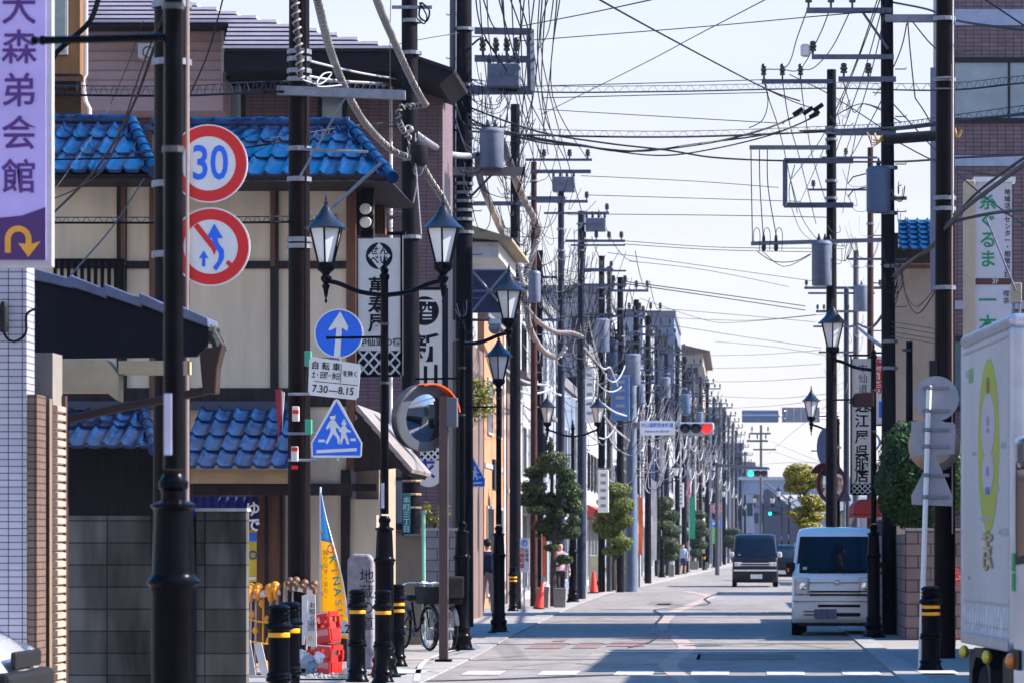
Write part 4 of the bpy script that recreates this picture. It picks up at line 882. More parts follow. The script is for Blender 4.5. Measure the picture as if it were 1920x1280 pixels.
PD = upole('dark pole with step bolts and transformer rack behind the lantern', 870, 72, r=.165, m=pole_dark, bands=(55, 160, 330, 345, 362, 378, 395, 412, 436), pegs=(20, 600))
for a in ((890, 998, 58, 60), (890, 1000, 110, 112)): arm(PD, a[0], a[1], a[2], py2=a[3], w=.12)
rod(PD, [(994, 56), (996, 172)], .085, steel_dark, 'rack_post'); arm(PD, 880, 1000, 170, w=.15)
trans(PD, 945, 122, 165, 60, box_=True, bush=4); jumper(PD, [(885, 85), (905, 72), (925, 95), (940, 120)], .02)
for x in (905, 930, 950, 968): insulator(PD, tuple(P(x, 105, 71.7)), .35)
trans(PD, 922, 245, 316, 45, trans_grey, bush=2); arm(PD, 850, 985, 322, w=.16, m=mat('rusty platform', (.25, .2, .2), .6, .3)); rod(PD, [(880, 372), (925, 325)], .025, steel_dark)
junk(PD, 905, 120, 260, 26, 55); junk(PD, 880, 250, 330, 10, 40); junk(PD, 870, 560, 640, 9, 22)
MB().tube([P(849, -10, 71.9), P(848, 600, 71.9)], .06, 8).build('riser_pipe', mat('slate riser', (.05, .05, .09), .5), PD)
PE = upole('weathered pole with wide crossarms just right of the lantern roof', 966, 92, top=196, r=.13, m=pole_dark, bands=(470, 490, 505, 530, 560), pegs=(260, 620))
arm(PE, 880, 985, 382, w=.1); arm(PE, 880, 968, 452, w=.15); rod(PE, [(885, 545), (960, 470)], .03, steel_dark); junk(PE, 970, 420, 560, 30, 40); junk(PE, 965, 240, 420, 22, 44)
trans(PE, 1002, 512, 567, 23, bush=1, dy=-.5)
PF = upole('red brown slim pole standing among the tangle left of the transformers', 1001, 96, top=304, r=.085, m=mat('red brown pole', (.05, .022, .022), .6, var=.3), bands=(340, 420))
arm(PF, 985, 1110, 300, (1020, 1068, 1102), w=.06); arm(PF, 995, 1108, 322, w=.09); arm(PF, 985, 1060, 372, w=.09)
PG = upole('slate pole topped by a ribbed blue grey transformer', 1052, 106, top=358, r=.1, m=mat('slate pole', (.02, .026, .05), .6, var=.3), bands=(380, 430, 470), pegs=(480, 620))
trans(PG, 1057, 333, 360, 42, trans_grey, dy=0, box_=True, bush=4); arm(PG, 1000, 1102, 378, (1100,), w=.08); arm(PG, 1020, 1105, 400, w=.06)
junk(PG, 1052, 400, 640, 36, 46)
PH = upole('slate pole with ribbed transformer box at its right shoulder', 1090, 108, top=396, r=.115, m=mat('slate pole', (.02, .026, .05), .6, var=.3), bands=(420, 470), pegs=(440, 640))
trans(PH, 1117, 410, 434, 38, trans_grey, dy=-.2, box_=True, bush=4); arm(PH, 1085, 1142, 400, (1138,), w=.08); arm(PH, 1060, 1172, 452, (1095, 1118, 1142, 1165), w=.07); arm(PH, 1070, 1172, 460, w=.05)
junk(PH, 1090, 440, 700, 36, 40)
arm(PH, 1085, 1174, 508, w=.05); arm(PH, 1075, 1175, 534, (1128, 1150, 1172), w=.06)
PI_ = upole('dark brown pole left of the slate transformer pole', 1011, 106, top=470, r=.11, m=pole_dark, bands=(520, 540, 600), pegs=(520, 700)); arm(PI_, 985, 1045, 520, w=.07); arm(PI_, 980, 1050, 600, w=.07); junk(PI_, 1014, 480, 720, 26, 36); junk(PI_, 1014, 560, 740, 8, 44, (wire_white,), w=.014)
PJ = upole('dark pole just right of the ribbed transformer box', 1128, 125, top=480, r=.11, m=pole_brown, bands=(540, 560, 640)); arm(PJ, 1085, 1150, 505, (1128, 1146), w=.07); arm(PJ, 1080, 1150, 590, w=.08); arm(PJ, 1085, 1145, 640, w=.07); trans(PJ, 1128, 600, 660, 30, trans_grey, bush=2); junk(PJ, 1115, 510, 740, 26, 36); junk(PJ, 1115, 560, 780, 8, 44, (wire_white,), w=.014)
PK = upole('slim slate pole left of the pale blue signal post', 1143, 125.5, top=500, r=.1, m=pole_grey, bands=(560, 600)); arm(PK, 1118, 1170, 545, (1130, 1150, 1166), w=.07); arm(PK, 1112, 1165, 620, w=.07); trans(PK, 1150, 640, 700, 28, trans_blue, bush=2); junk(PK, 1140, 560, 780, 26, 34)
SP = upole('pale blue steel signal post behind the second clipped pine', 1184, 126, top=690, r=.19, m=mat('pale blue steel', (.1, .14, .22), .5, .2, .15, 3))
for q_, x_, ya_, yb_, n_ in ((PD, 930, 60, 330, 16), (PE, 985, 230, 560, 26), (PG, 1050, 350, 640, 22), (PH, 1090, 420, 700, 22), (PJ, 1125, 520, 760, 16)): junk(q_, x_, ya_, yb_, n_, 85, (wire_black, wire_black, wire_grey), w=.008)
poles = [PD, PE, PG, PH]
spec = [(1163, 125, 520), (1193, 140, 562), (1215, 152, 592), (1232, 189, 612), (1250, 192, 640), (1270, 198, 648), (1283, 206, 668), (1300, 250, 700), (1313, 256, 706), (1326, 262, 716), (1338, 270, 744), (1350, 280, 752), (1358, 300, 768), (1366, 325, 780), (1374, 350, 792), (1380, 380, 806), (1388, 420, 830), (1397, 470, 846)]
for i, (px, D, top) in enumerate(spec):
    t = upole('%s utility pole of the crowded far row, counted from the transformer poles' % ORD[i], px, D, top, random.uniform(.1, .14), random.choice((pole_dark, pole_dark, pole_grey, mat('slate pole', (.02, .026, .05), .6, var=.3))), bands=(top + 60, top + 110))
    k = 7000 / D; sp = .9 * k
    arm(t, px - sp * .5, px + sp * 1.05, top + .45 * k, [px + sp * q for q in (-.3, .15, .6, 1.0)], w=.08, h=.3)
    arm(t, px - sp * .6, px + sp * .9, top + 1.3 * k, [px + sp * q for q in (-.4, .5, .85)], w=.08, h=.3)
    arm(t, px - sp * .7, px + sp * .7, top + 2.2 * k, w=.07); arm(t, px - sp * .6, px + sp * .8, top + 3.1 * k, [px + sp * q for q in (-.5, .3, .7)], w=.07, h=.26); arm(t, px - sp * .5, px + sp * .5, top + 4.4 * k, w=.06)
    junk(t, px, top + .4 * k, top + 4.5 * k, 12, 1.1 * k, (wire_black, wire_grey), w=.012)
    if i < 11:
        trans(t, px + random.choice((-1, 1)) * .42 * k, top + 2.6 * k, top + 3.6 * k, .52 * k, random.choice((trans_grey, trans_blue, trans_grey)), bush=2)
        junk(t, px, top + 1.5 * k, top + 6.0 * k, 16, .9 * k, w=.013)
        junk(t, px, top + 3.5 * k, top + 6.5 * k, 5, 1.2 * k, (wire_white,), w=.016)
    poles.append(t)
# right hand poles
RA = upole('stout brown pole right of the black cable closure', 1771, 52, r=.135, m=pole_brown, bands=(36, 150, 372, 392, 540), lean=.02)
rod(RA, [(1787, -20), (1787, 400)], .012, dirty_white, 'earth_wire'); rod(RA, [(1785, 120), (1785, 470), (1786, 1000)], .012, mat('pink grey duct', (.3, .22, .2), .5), 'earth_wire')
for z in (145, 165): MB().box(PX(1754, 51.8), PX(1790, 51.8), 51.8, 51.86, PZ(z + 2, 51.8), PZ(z, 51.8)).build('wire_tie', galv, RA)
MB().box(PX(1742, 52), PX(1757, 52), 51.9, 52.1, PZ(705, 52), PZ(676, 52)).build('meter_box', frame_dark, RA)
RB = upole('tall dark pole carrying the bright blue transformer can', 1668, 66, r=.12, m=pole_dark, bands=(36, 315, 400, 500, 640, 690), lean=-.06, pegs=(130, 620))
arm(RB, 1512, 1672, 20, (1516, 1558, 1598), w=.09, h=.36, im=porcelain); arm(RB, 1660, 1792, 35, w=.13, m=galv); arm(RB, 1522, 1676, 107, (1524,), w=.08); rod(RB, [(1618, 24), (1665, 92)], .025, steel_dark)
MB().lathe([(.05, -.12), (.085, -.1), (.085, .08), (.05, .1)], (PX(1510, 65.8), 65.8, PZ(94, 65.8)), 10).build('insulator', porcelain_w, RB, smooth=True)
arm(RB, 1572, 1680, 149, (1582, 1628), w=.09); arm(RB, 1565, 1680, 250, w=.08); trans(RB, 1647, 318, 399, 45, trans_blue, bush=1, dy=-.5)
for y in (320, 345): rod(RB, [(1624, y + 6), (1600, y + 12), (1590, y + 24)], .012, wire_black, 'lead_wire')
arm(RB, 1668, 1700, 372, w=.06); junk(RB, 1685, 330, 420, 8, 18); junk(RB, 1672, 470, 560, 16, 24, (wire_black, wire_grey))
RC = upole('dark pole with three insulators on a long left crossarm', 1559, 82, top=131, r=.118, m=pole_dark, bands=(240, 250, 262, 300, 340, 372, 456), pegs=None)
arm(RC, 1428, 1562, 153, (1432, 1467, 1501), w=.09, h=.34); arm(RC, 1405, 1556, 277, w=.09, m=galv); arm(RC, 1470, 1600, 302, w=.11); arm(RC, 1470, 1600, 385, w=.11); rod(RC, [(1472, 300), (1472, 387)], .06, steel_dark, 'rack_post')
arm(RC, 1408, 1662, 457, w=.085, py2=450, m=galv); trans(RC, 1541, 456, 536, 38, trans_grey, bush=2, dy=-.3)
for x in (1432, 1455): MB().lathe([(.008, .38), (.03, .34), (.05, .12), (.05, .05), (.02, 0)], (PX(x, 81.8), 81.8, PZ(472, 81.8)), 8).build('hanging_insulator', porcelain, RC, smooth=True)
for x in (1413, 1432, 1455): jumper(RC, [(x, 455), (x + 1, 432), (x + 8, 428), (x + 12, 440), (x + 11, 470)], .008)
junk(RC, 1580, 180, 230, 8, 24); junk(RC, 1575, 420, 480, 8, 24); jumper(RC, [(1420, 472), (1450, 490), (1490, 490), (1520, 476)], .01); jumper(RC, [(1430, 472), (1470, 500), (1520, 478)], .008)
for i, (x, y) in enumerate(((1497, 208), (1516, 206), (1528, 213), (1535, 200))):
    MB().tube([P(x - 10, y + 8, 81.5), P(x + 8, y - 4, 81.5)], .05, 7).build('strain_clamp', black_plastic, RC)
RD = upole('slimmer brown pole half hidden behind the blue transformer', 1632, 106, top=277, r=.095, m=mat('red brown pole', (.05, .022, .022), .6, var=.3), bands=(330, 420, 500))
arm(RD, 1540, 1645, 296, (1552, 1586), w=.06); arm(RD, 1515, 1650, 356, (1525,), w=.06); arm(RD, 1590, 1660, 486, w=.06); junk(RD, 1615, 300, 470, 10, 36)
RE = upole('grey pole with pale grey transformer behind the long crossarm pole', 1605, 132, top=470, r=.11, m=pole_grey, bands=(500,), pegs=None)
trans(RE, 1615, 537, 584, 27, trans_grey, bush=1); arm(RE, 1508, 1662, 540, (1512, 1530, 1650), w=.09, m=steel_dark); arm(RE, 1515, 1640, 550, w=.07); junk(RE, 1605, 480, 640, 10, 26)
RF = upole('slate pole farthest right above the kimono shop board', 1587, 158, top=540, r=.12, m=mat('slate pole', (.02, .026, .05), .6, var=.3))
arm(RF, 1530, 1600, 584, (1533, 1545, 1590), w=.1); arm(RF, 1525, 1600, 612, w=.08); arm(RF, 1535, 1600, 660, w=.08); junk(RF, 1575, 560, 720, 14, 30)
RG = upole('thin far pole with bracket arms against the white sky', 1427, 300, top=796, r=.11, m=pole_grey)
arm(RG, 1400, 1440, 826, (1405, 1420, 1436), w=.16, h=.5); arm(RG, 1405, 1445, 812, (1410, 1440), w=.14, h=.5); arm(RG, 1412, 1455, 842, w=.12)
RH = upole('short lamp like pole at the dark clipped tree', 1705, 74, top=640, r=.075, m=pole_dark); arm(RH, 1692, 1708, 656, w=.05)

# closure between the right hand poles
cl = thing('cable_closure', 'long black cable splice closure hung between two right hand poles', 'cable closure', tuple(P(1715, 256, 60)))
a, b = P(1656, 262, 58), P(1776, 253, 58)
MB().tube([a, a.lerp(b, .03), a.lerp(b, .97), b], [.06, .085, .085, .06], 12).build('case', black_plastic, cl, smooth=True)
for x0, y0 in ((1640, 250), (1790, 240)): MB().tube(spline([P(x0, y0, 58), P(x0 + 6, y0 + 18, 58), P(x0 + 14, y0 + 4, 58)], 5), .02, 6).build('yellow_guard', mat('yellow guard', (.6, .32, .03), .5), cl)
for d in (0, 4, 8): MB().tube(spline([P(1626 + d, 248 + d, 58), P(1635, 268 + d, 58), P(1656, 262, 58)], 5), .008, 5).build('lead_wire', mat('orange lead', (.5, .25, .12), .5), cl)

# ---------------------------------------------------------------- cables
def cable(label, pts, r=.012, m=wire_black, group=None, n=5, k=6, name='cable'):
    o = MB().tube(spline([P(*p) for p in pts], k), r, n).build(name, m, None, smooth=True); return tag(o, label, 'cable', group)
def lashed(label, pts, gap, amp, wl, r=.016, m=wire_black):
    ps = spline([P(*p) for p in pts], 8); t = thing('lashed_cable', label, 'cable', tuple(ps[0]), 'lashed messenger cables')
    MB().tube(ps, r, 5).build('cable', m, t); MB().tube([p + Vector((0, 0, gap)) for p in ps], .007, 4).build('messenger_wire', wire_grey, t)
    L_ = 0; w = []; tot = sum((ps[i + 1] - ps[i]).length for i in range(len(ps) - 1)); N = int(tot / wl * 8)
    for i in range(N + 1):
        u = i / N * (len(ps) - 1); j = min(int(u), len(ps) - 2); p = ps[j].lerp(ps[j + 1], u - j); w.append(p + Vector((0, 0, gap * (.5 - .5 * math.cos(i / 8 * 2 * math.pi)))))
    MB().tube(w, .005, 4).build('lashing_wire', wire_grey, t); return t
def spiral(label, pts, r=.03, hr=.044, ht=.015, pitch=.1, m=wire_grey, hm=None):
    ps = spline([P(*p) for p in pts], 10); t = thing('wrapped_cable', label, 'cable', tuple(ps[0]), 'spiral wrapped cables')
    MB().tube(ps, r, 8).build('core', m, t, smooth=True)
    h = []; tot = 0; seg = [0]
    for i in range(len(ps) - 1): tot += (ps[i + 1] - ps[i]).length; seg.append(tot)
    N = min(2600, int(tot / pitch * 9)); j = 0; u = Vector((1, 0, 0))
    for i in range(N + 1):
        d = tot * i / N
        while j < len(ps) - 2 and seg[j + 1] < d: j += 1
        f = (d - seg[j]) / max(seg[j + 1] - seg[j], 1e-6); p = ps[j].lerp(ps[j + 1], f); tg = (ps[j + 1] - ps[j]).normalized(); u = (u - tg * u.dot(tg)).normalized(); w = tg.cross(u)
        a = 2 * math.pi * d / pitch; h.append(p + (u * math.cos(a) + w * math.sin(a)) * hr)
    MB().tube(h, ht, 4).build('wrap', hm or spiral_mat, t, smooth=True); return t
spiral('thick grey spiral wrapped cable sweeping from the top of the photo over the blue roof', [(586, -40, 46), (600, 20, 47), (618, 90, 50), (642, 155, 53), (675, 218, 55.5), (708, 258, 57.5), (738, 284, 58.5), (766, 295, 59)])
spiral('second thick spiral cable dropping steeply to the grey pole', [(692, -40, 48), (716, 25, 51), (742, 85, 55), (766, 138, 57), (786, 178, 58), (798, 197, 59)])
spiral('spiral wrapped cable running straight down the one way sign pole', [(551, -40, 45.4), (556, 40, 45.4), (561, 100, 45.4), (564, 150, 45.4)], r=.03, hr=.045)
spiral('spiral cable crossing from the grey pole to the transformer rack pole', [(765, 240, 59), (800, 266, 62), (842, 289, 67), (880, 293, 71.4), (896, 290, 71.6)], r=.03, hr=.045, hm=mat('pale spiral wrap', (.4, .4, .46), .5, var=.3, scale=30))
spiral('spiral cable falling from the rack pole past the transformer towards the lantern', [(896, 290, 71.6), (900, 335, 74), (922, 392, 79), (944, 440, 86), (964, 468, 91.5)], r=.04, hr=.058)
spiral('brown spiral cable bending down behind the lantern beside the red brown pole', [(940, 262, 72), (958, 312, 75), (978, 366, 82), (1000, 408, 92), (1009, 430, 95.5), (1004, 462, 95.5), (988, 510, 94), (972, 552, 93)], r=.05, hr=.07, pitch=.12)
spiral('pale sagging spiral cable right of the lantern', [(966, 470, 91.6), (985, 555, 92), (992, 610, 94), (1012, 650, 97), (1036, 668, 99.5), (1052, 664, 99.7), (1061, 648, 99.7)], r=.05, hr=.068, m=wire_white, hm=spiral_mat, pitch=.12)
spiral('pale upper spiral cable reaching the slate transformer pole', [(985, 575, 92), (1008, 602, 95), (1040, 622, 99), (1072, 624, 102), (1092, 632, 103.8)], r=.035, hr=.05, m=wire_white, pitch=.12)
spiral('short spiral cable hanging under the grey pole splice box', [(786, 300, 59), (805, 335, 60), (828, 370, 61), (842, 400, 62)], r=.03, hr=.045)
spiral('short looped spiral cable left of the grey pole', [(800, 197, 59), (770, 200, 58.6), (750, 203, 58.5), (748, 225, 58.5), (756, 245, 58.8), (770, 262, 59)], r=.025, hr=.04)
lashed('upper lashed cable stretched level across the open sky', [(880, 160, 72), (1010, 173, 72), (1250, 172, 76), (1440, 168, 80), (1559, 166, 82), (1760, 170, 64), (1900, 158, 60), (1975, 152, 57)], .12, 0, .62)
lashed('lower lashed cable stretched level across the open sky', [(700, 232, 64), (860, 245, 72), (1010, 254, 74), (1280, 257, 78), (1559, 247, 82), (1668, 244, 66), (1775, 232, 60), (1975, 206, 54)], .12, 0, .62, r=.022)
lashed('lashed cable over the blue tile ridge on the left', [(80, 178, 52), (330, 180, 50), (560, 172, 46), (760, 178, 66), (860, 190, 72)], .13, 0, .6)
lashed('lashed cable crossing before the cream wall timbers', [(90, 418, 48), (340, 418, 47), (560, 416, 46), (700, 408, 58), (850, 398, 71)], .07, 0, .6, r=.015)
lashed('lashed cable before the blue glazed upper roof', [(90, 300, 48), (340, 292, 47), (560, 262, 46), (700, 240, 60), (860, 232, 72)], .07, 0, .7, r=.012)
cable('heavy black cable sagging from the rack pole to the long crossarm pole', [(850, 200, 72), (905, 235, 72.4), (1000, 258, 74), (1085, 272, 76), (1180, 284, 78), (1330, 268, 80), (1440, 240, 81), (1516, 206, 82)], .024)
cable('second heavy black cable sagging just below the first across the street', [(850, 222, 72), (1000, 265, 74), (1085, 274, 76), (1200, 284, 78), (1300, 271, 80), (1440, 252, 81), (1500, 232, 82), (1530, 215, 82)], .018)
cable('third heavy black cable dipping lowest across the street', [(860, 235, 72), (990, 260, 74), (1100, 276, 77), (1230, 292, 79), (1330, 281, 80), (1450, 252, 81.5), (1535, 216, 82)], .016)
cable('long black cable descending right below the lashed cables', [(850, 190, 72), (1000, 245, 74), (1130, 268, 77), (1250, 282, 79), (1340, 296, 80.5), (1470, 302, 82), (1668, 304, 70), (1800, 296, 62), (1930, 290, 56)], .02)
cable('black cable from the closure to the right frame edge', [(1500, 246, 82), (1668, 240, 64), (1776, 228, 59), (1930, 214, 54)], .02)
cable('slack black cable entering at the far upper right', [(1675, 5, 66), (1740, 18, 60), (1800, 40, 54), (1930, 58, 48)], .018)
cable('thin black cable running down to the upper right corner', [(1840, -5, 52), (1930, 55, 50)], .012)
cable('dark bundle climbing from the blue transformer pole to the right edge', [(1672, 520, 66), (1700, 495, 62), (1760, 455, 56), (1771, 430, 52), (1810, 390, 48), (1870, 345, 44), (1930, 300, 40)], .03, wire_grey)
cable('second rope of the dark bundle rising to the right edge', [(1672, 530, 66), (1710, 490, 61), (1768, 440, 53), (1815, 378, 48), (1872, 330, 44), (1930, 290, 40)], .018, wire_black)
cable('level black cable from the brown pole to the lilac shop sign at right', [(1771, 420, 52), (1850, 402, 46), (1930, 392, 40)], .022)
cable('slack loop between blue transformer pole and stout brown pole', [(1690, 500, 65), (1700, 560, 62), (1720, 588, 58), (1745, 560, 55), (1765, 520, 52)], .012)
cable('narrow cable loop behind the stout brown pole', [(1685, 490, 65), (1696, 545, 62), (1718, 575, 58), (1750, 545, 54)], .008)
for i, y in enumerate((603, 612, 622, 630)): cable('%s of four level wires before the beige stucco wall' % ORD[i], [(1670, y, 66), (1720, y + 8, 59), (1768, y + 16, 52)], .007, wire_black, 'wires before the stucco wall')
cable('thick slate cable between the hanging sign and blue transformer pole', [(1610, 615, 120), (1640, 640, 95), (1670, 655, 66)], .05, mat('slate duct', (.03, .04, .09), .5))
cable('bundle drooping left of the blue transformer pole', [(1672, 545, 66), (1655, 590, 72), (1630, 615, 90), (1605, 605, 120)], .03, wire_black)
# wires over the near left
cable('thick black wire bending in at the top beside the lilac sign', [(190, -20, 30), (172, 35, 30), (145, 65, 30), (110, 95, 30), (100, 110, 30)], .022)
cable('long black wire slanting behind the nearest lamp from top to the sign edge', [(312, 10, 33), (285, 100, 34), (255, 185, 35), (215, 265, 37), (170, 330, 40), (102, 398, 44)], .014)
cable('thin black wire slanting parallel under the long one', [(300, 40, 33), (265, 130, 34), (205, 300, 37), (150, 350, 41), (102, 372, 44)], .008)
cable('fine wire hanging across the pink mauve wall', [(268, 40, 50), (240, 120, 52), (200, 210, 54), (150, 290, 47), (103, 355, 44)], .006, wire_grey)
cable('short wire from the timber post down to the canopy', [(270, 335, 44), (215, 420, 40), (160, 485, 36), (130, 520, 32), (100, 560, 30)], .009)
cable('thin wire slanting right of the speed limit pole', [(420, -10, 40), (390, 100, 42), (352, 190, 44), (335, 260, 45)], .009)
bar = tag(MB().tube([P(80, 76, 18.2), P(330, 70, 18.3)], .019, 8).ball(tuple(P(80, 76, 18.2)), .024, n=8, m=5).build('banner_rod', black_metal, L0, smooth=True))
cable('slim white cable stretched from the one way pole to the rack pole', [(561, 110, 45.6), (680, 138, 57), (790, 155, 67), (860, 165, 72)], .016, wire_white)
cable('second white cable under the slim one, slightly slack', [(561, 140, 45.6), (640, 152, 54), (760, 160, 66), (868, 178, 72)], .016, wire_white)
cable('white looped cable tangle beside the one way pole', [(566, 150, 45.4), (600, 158, 45.6), (622, 138, 45.8), (605, 140, 45.6), (595, 162, 45.5), (640, 160, 47)], .01, wire_white)
cable('grey stay wire from the eave to the rack pole', [(650, 110, 62), (760, 80, 66), (862, 62, 72)], .008, wire_grey)
cable('black cable run from the twin spotlights to the lamp row', [(640, 418, 51), (740, 408, 64), (850, 392, 72)], .02, wire_black)
cable('thin vertical drop wire left of the grey pole', [(733, -10, 58), (731, 100, 58), (733, 260, 58)], .006, wire_grey)
for i, (x, y) in enumerate(((775, 380), (790, 440))): cable(('pale' if i else 'whiter') + ' loose drop wire hanging from the splice box', [(778, 300, 59), (782, 340, 59), (x, y, 59.1)], .011, wire_white)
# fan of wires from overhead to the transformer rack and crossarms
fan = [(900, 920, 40, 72, 930, 55), (930, 985, 170, 96, 1030, 258), (950, 1000, 130, 96, 1028, 290), (968, 1005, 150, 96, 960, 300), (985, 968, 130, 92, 945, 240), (1004, 985, 140, 92, 975, 270), (1018, 1000, 180, 92, 968, 330), (1040, 1028, 60, 100, 1010, 92), (1046, 1030, 150, 100, 1012, 300), (1024, 1018, 200, 100, 1060, 300), (890, 905, 60, 72, 962, 150), (942, 948, 90, 92, 952, 230)]
for i, (x0, x1, y1, D1, x2, y2) in enumerate(fan):
    cable('%s wire from the left in the fan dropping onto the rack pole' % ORD[i], [(x0, -20, 60), (x1, y1, lerp(62, D1, .6)), (x2, y2, D1)], .013, wire_black, 'fan of overhead wires')
fan2 = [(912, 925, 120, 972, 240), (938, 962, 160, 1003, 305), (958, 975, 190, 1020, 300), (990, 996, 120, 1000, 320), (1012, 1012, 150, 1056, 335), (1032, 1018, 120, 1090, 395), (1052, 1036, 180, 1102, 300), (898, 915, 170, 950, 380), (975, 990, 220, 1052, 380)]
for i, (x0, x1, y1, x2, y2) in enumerate(fan2):
    cable('%s wire of the thinner fan reaching past the rack pole to farther crossarms' % ORD[i], [(x0, -20, 62), (x1, y1, 80), (x2, y2, 102)], .012, wire_black, 'second fan of overhead wires')
skyw = [((975, 50, 72), (1100, 26, 60), (1240, -4, 48)), ((965, 78, 72), (1300, 52, 74), (1520, 32, 66), (1660, 20, 66)), ((1015, 215, 100), (1210, 118, 82), (1300, 70, 74), (1450, -8, 60)), ((1110, -8, 55), (1240, 64, 64), (1430, 164, 80), (1500, 190, 82)),
        ((1000, 162, 72), (1230, 156, 77), (1430, 150, 82)), ((1020, 184, 72), (1250, 178, 77), (1440, 174, 82)), ((1010, 205, 96), (1210, 217, 90), (1470, 232, 82)), ((1100, 366, 100), (1300, 372, 105), (1500, 378, 106)), ((1140, 402, 104), (1350, 404, 95), (1560, 408, 82)),
        ((1170, 452, 104), (1350, 464, 110), (1560, 466, 106)), ((1170, 458, 104), (1350, 469, 110), (1560, 473, 106)), ((1140, 474, 104), (1300, 496, 120), (1530, 528, 132)), ((1172, 528, 104), (1350, 552, 120), (1510, 574, 132)), ((1172, 532, 104), (1350, 558, 120), (1510, 582, 132)),
        ((1232, 578, 140), (1400, 592, 145), (1530, 604, 158)), ((1200, 560, 126), (1330, 602, 150), (1400, 603, 158), (1560, 588, 158)), ((1260, 610, 160), (1400, 632, 160), (1540, 652, 158)), ((1262, 596, 160), (1400, 601, 160), (1530, 590, 132)), ((1330, 666, 200), (1430, 664, 180), (1540, 656, 158)), ((1330, 690, 210), (1430, 688, 180), (1540, 682, 158)), ((1340, 640, 200), (1450, 650, 180), (1560, 668, 158)), ((1340, 742, 240), (1450, 746, 200), (1550, 738, 130)), ((1345, 766, 250), (1450, 760, 200), (1550, 748, 130)), ((1340, 715, 230), (1420, 714, 180), (1550, 706, 130)), ((1440, 850, 300), (1480, 815, 250), (1550, 760, 130)), ((1445, 826, 300), (1500, 850, 260), (1550, 868, 200)), ((1450, 845, 300), (1500, 862, 260), (1550, 872, 200)), ((1350, 880, 280), (1450, 868, 260), (1550, 866, 200)), ((1090, 330, 100), (1300, 340, 105), (1460, 352, 106)), ((1180, 490, 126), (1320, 506, 132), (1480, 538, 140))]
for i, ps in enumerate(skyw):
    cable('thin dark sky wire, %s from the upper edge' % ORD[i] if i < 7 else 'fine sky wire, %s below the heavy black cables' % ORD[i - 7], ps, .010 if i not in (3, 12, 13) else .016, wire_black, 'wires over the open sky')
# wires round the right hand crossarms
rw = [((1516, 12, 66), (1495, 70, 72), (1475, 125, 80), (1432, 130, 82)), ((1558, 12, 66), (1535, 70, 72), (1500, 130, 80), (1467, 130, 82)), ((1598, 12, 66), (1560, 90, 74), (1525, 128, 80), (1501, 130, 82)),
      ((1432, 128, 82), (1440, 180, 82), (1465, 260, 84), (1495, 400, 100)), ((1432, 150, 82), (1440, 190, 82), (1430, 225, 80), (1405, 240, 79)), ((1467, 150, 82), (1480, 230, 84), (1500, 300, 92), (1530, 420, 106)), ((1501, 150, 82), (1510, 220, 84), (1525, 300, 92), (1555, 400, 106)),
      ((1650, 0, 64), (1610, 110, 74), (1575, 200, 82), (1540, 290, 100), (1500, 380, 130)), ((1655, 10, 64), (1625, 120, 74), (1590, 220, 82), (1555, 320, 100)), ((1660, 20, 64), (1640, 110, 72), (1615, 200, 82), (1580, 300, 106)), ((1645, 0, 64), (1600, 130, 76), (1540, 260, 88), (1485, 335, 106)),
      ((1700, 45, 62), (1690, 90, 66), (1668, 140, 70), (1640, 180, 90)), ((1665, 165, 66), (1620, 250, 82), (1585, 300, 100), (1520, 300, 106)), ((1580, 150, 82), (1600, 210, 82), (1620, 195, 82), (1668, 210, 66)), ((1570, 215, 82), (1620, 195, 76), (1690, 230, 66)), ((1605, 250, 82), (1590, 330, 100), (1580, 400, 130)),
      ((1490, 310, 82), (1480, 370, 100), (1500, 430, 130), (1520, 450, 150)), ((1480, 330, 82), (1510, 420, 110), (1560, 480, 130)), ((1408, 278, 82), (1409, 350, 82), (1411, 455, 82)), ((1424, 278, 82), (1425, 350, 82), (1432, 455, 82)), ((1439, 278, 82), (1440, 350, 82), (1455, 440, 82)), ((1702, 40, 62), (1706, 90, 62), (1712, 150, 62), (1716, 185, 62)),
      ((1716, 185, 62), (1730, 205, 60), (1748, 235, 56)), ((1710, 40, 62), (1760, 95, 58), (1820, 96, 54)), ((1670, 190, 66), (1800, 330, 56), (1930, 430, 46)), ((1680, 265, 66), (1770, 310, 56), (1870, 330, 50)), ((1480, 140, 82), (1560, 180, 82), (1668, 250, 66)), ((1430, 165, 82), (1490, 192, 82), (1530, 205, 82))]
for i, ps in enumerate(rw): cable('slack %s wire about the right hand crossarms, %s of its tangle' % (('black', 'dark', 'thin')[i % 3], ORD[i]), ps, .0115, wire_black, 'wires about the right hand crossarms')
# spans of the far row
def pt(t, h, dx=0): return Vector((t.location.x + dx, t['D'], h))
hs = [(11.2, .5), (10.2, .3), (9.0, -.2), (8.0, .2), (6.8, .1), (5.9, -.1)]
for i in range(3, len(poles) - 1):
    a, b = poles[i], poles[i + 1]
    for j, (h, dx) in enumerate(hs):
        if i > 14 and j % 2: continue
        m = wire_white if j >= 3 else wire_grey
        o = MB().tube(sagline(pt(a, h + random.uniform(-.3, .3), dx), pt(b, h + random.uniform(-.3, .3), dx), random.uniform(.25, .8) * (1.5 if j >= 3 else 1), 10), (.022 if j >= 3 else .012) * (1 + i * .03), 4).build('cable', m, None, smooth=True)
        tag(o, '%s cable of the span leaving the %s pole of the crowded far row' % (('topmost', 'second', 'third', 'pale fourth', 'pale fifth', 'lowest pale')[j], ORD[max(i - 4, 0)] if i > 3 else 'transformer'), 'cable', 'spans of the far pole row')
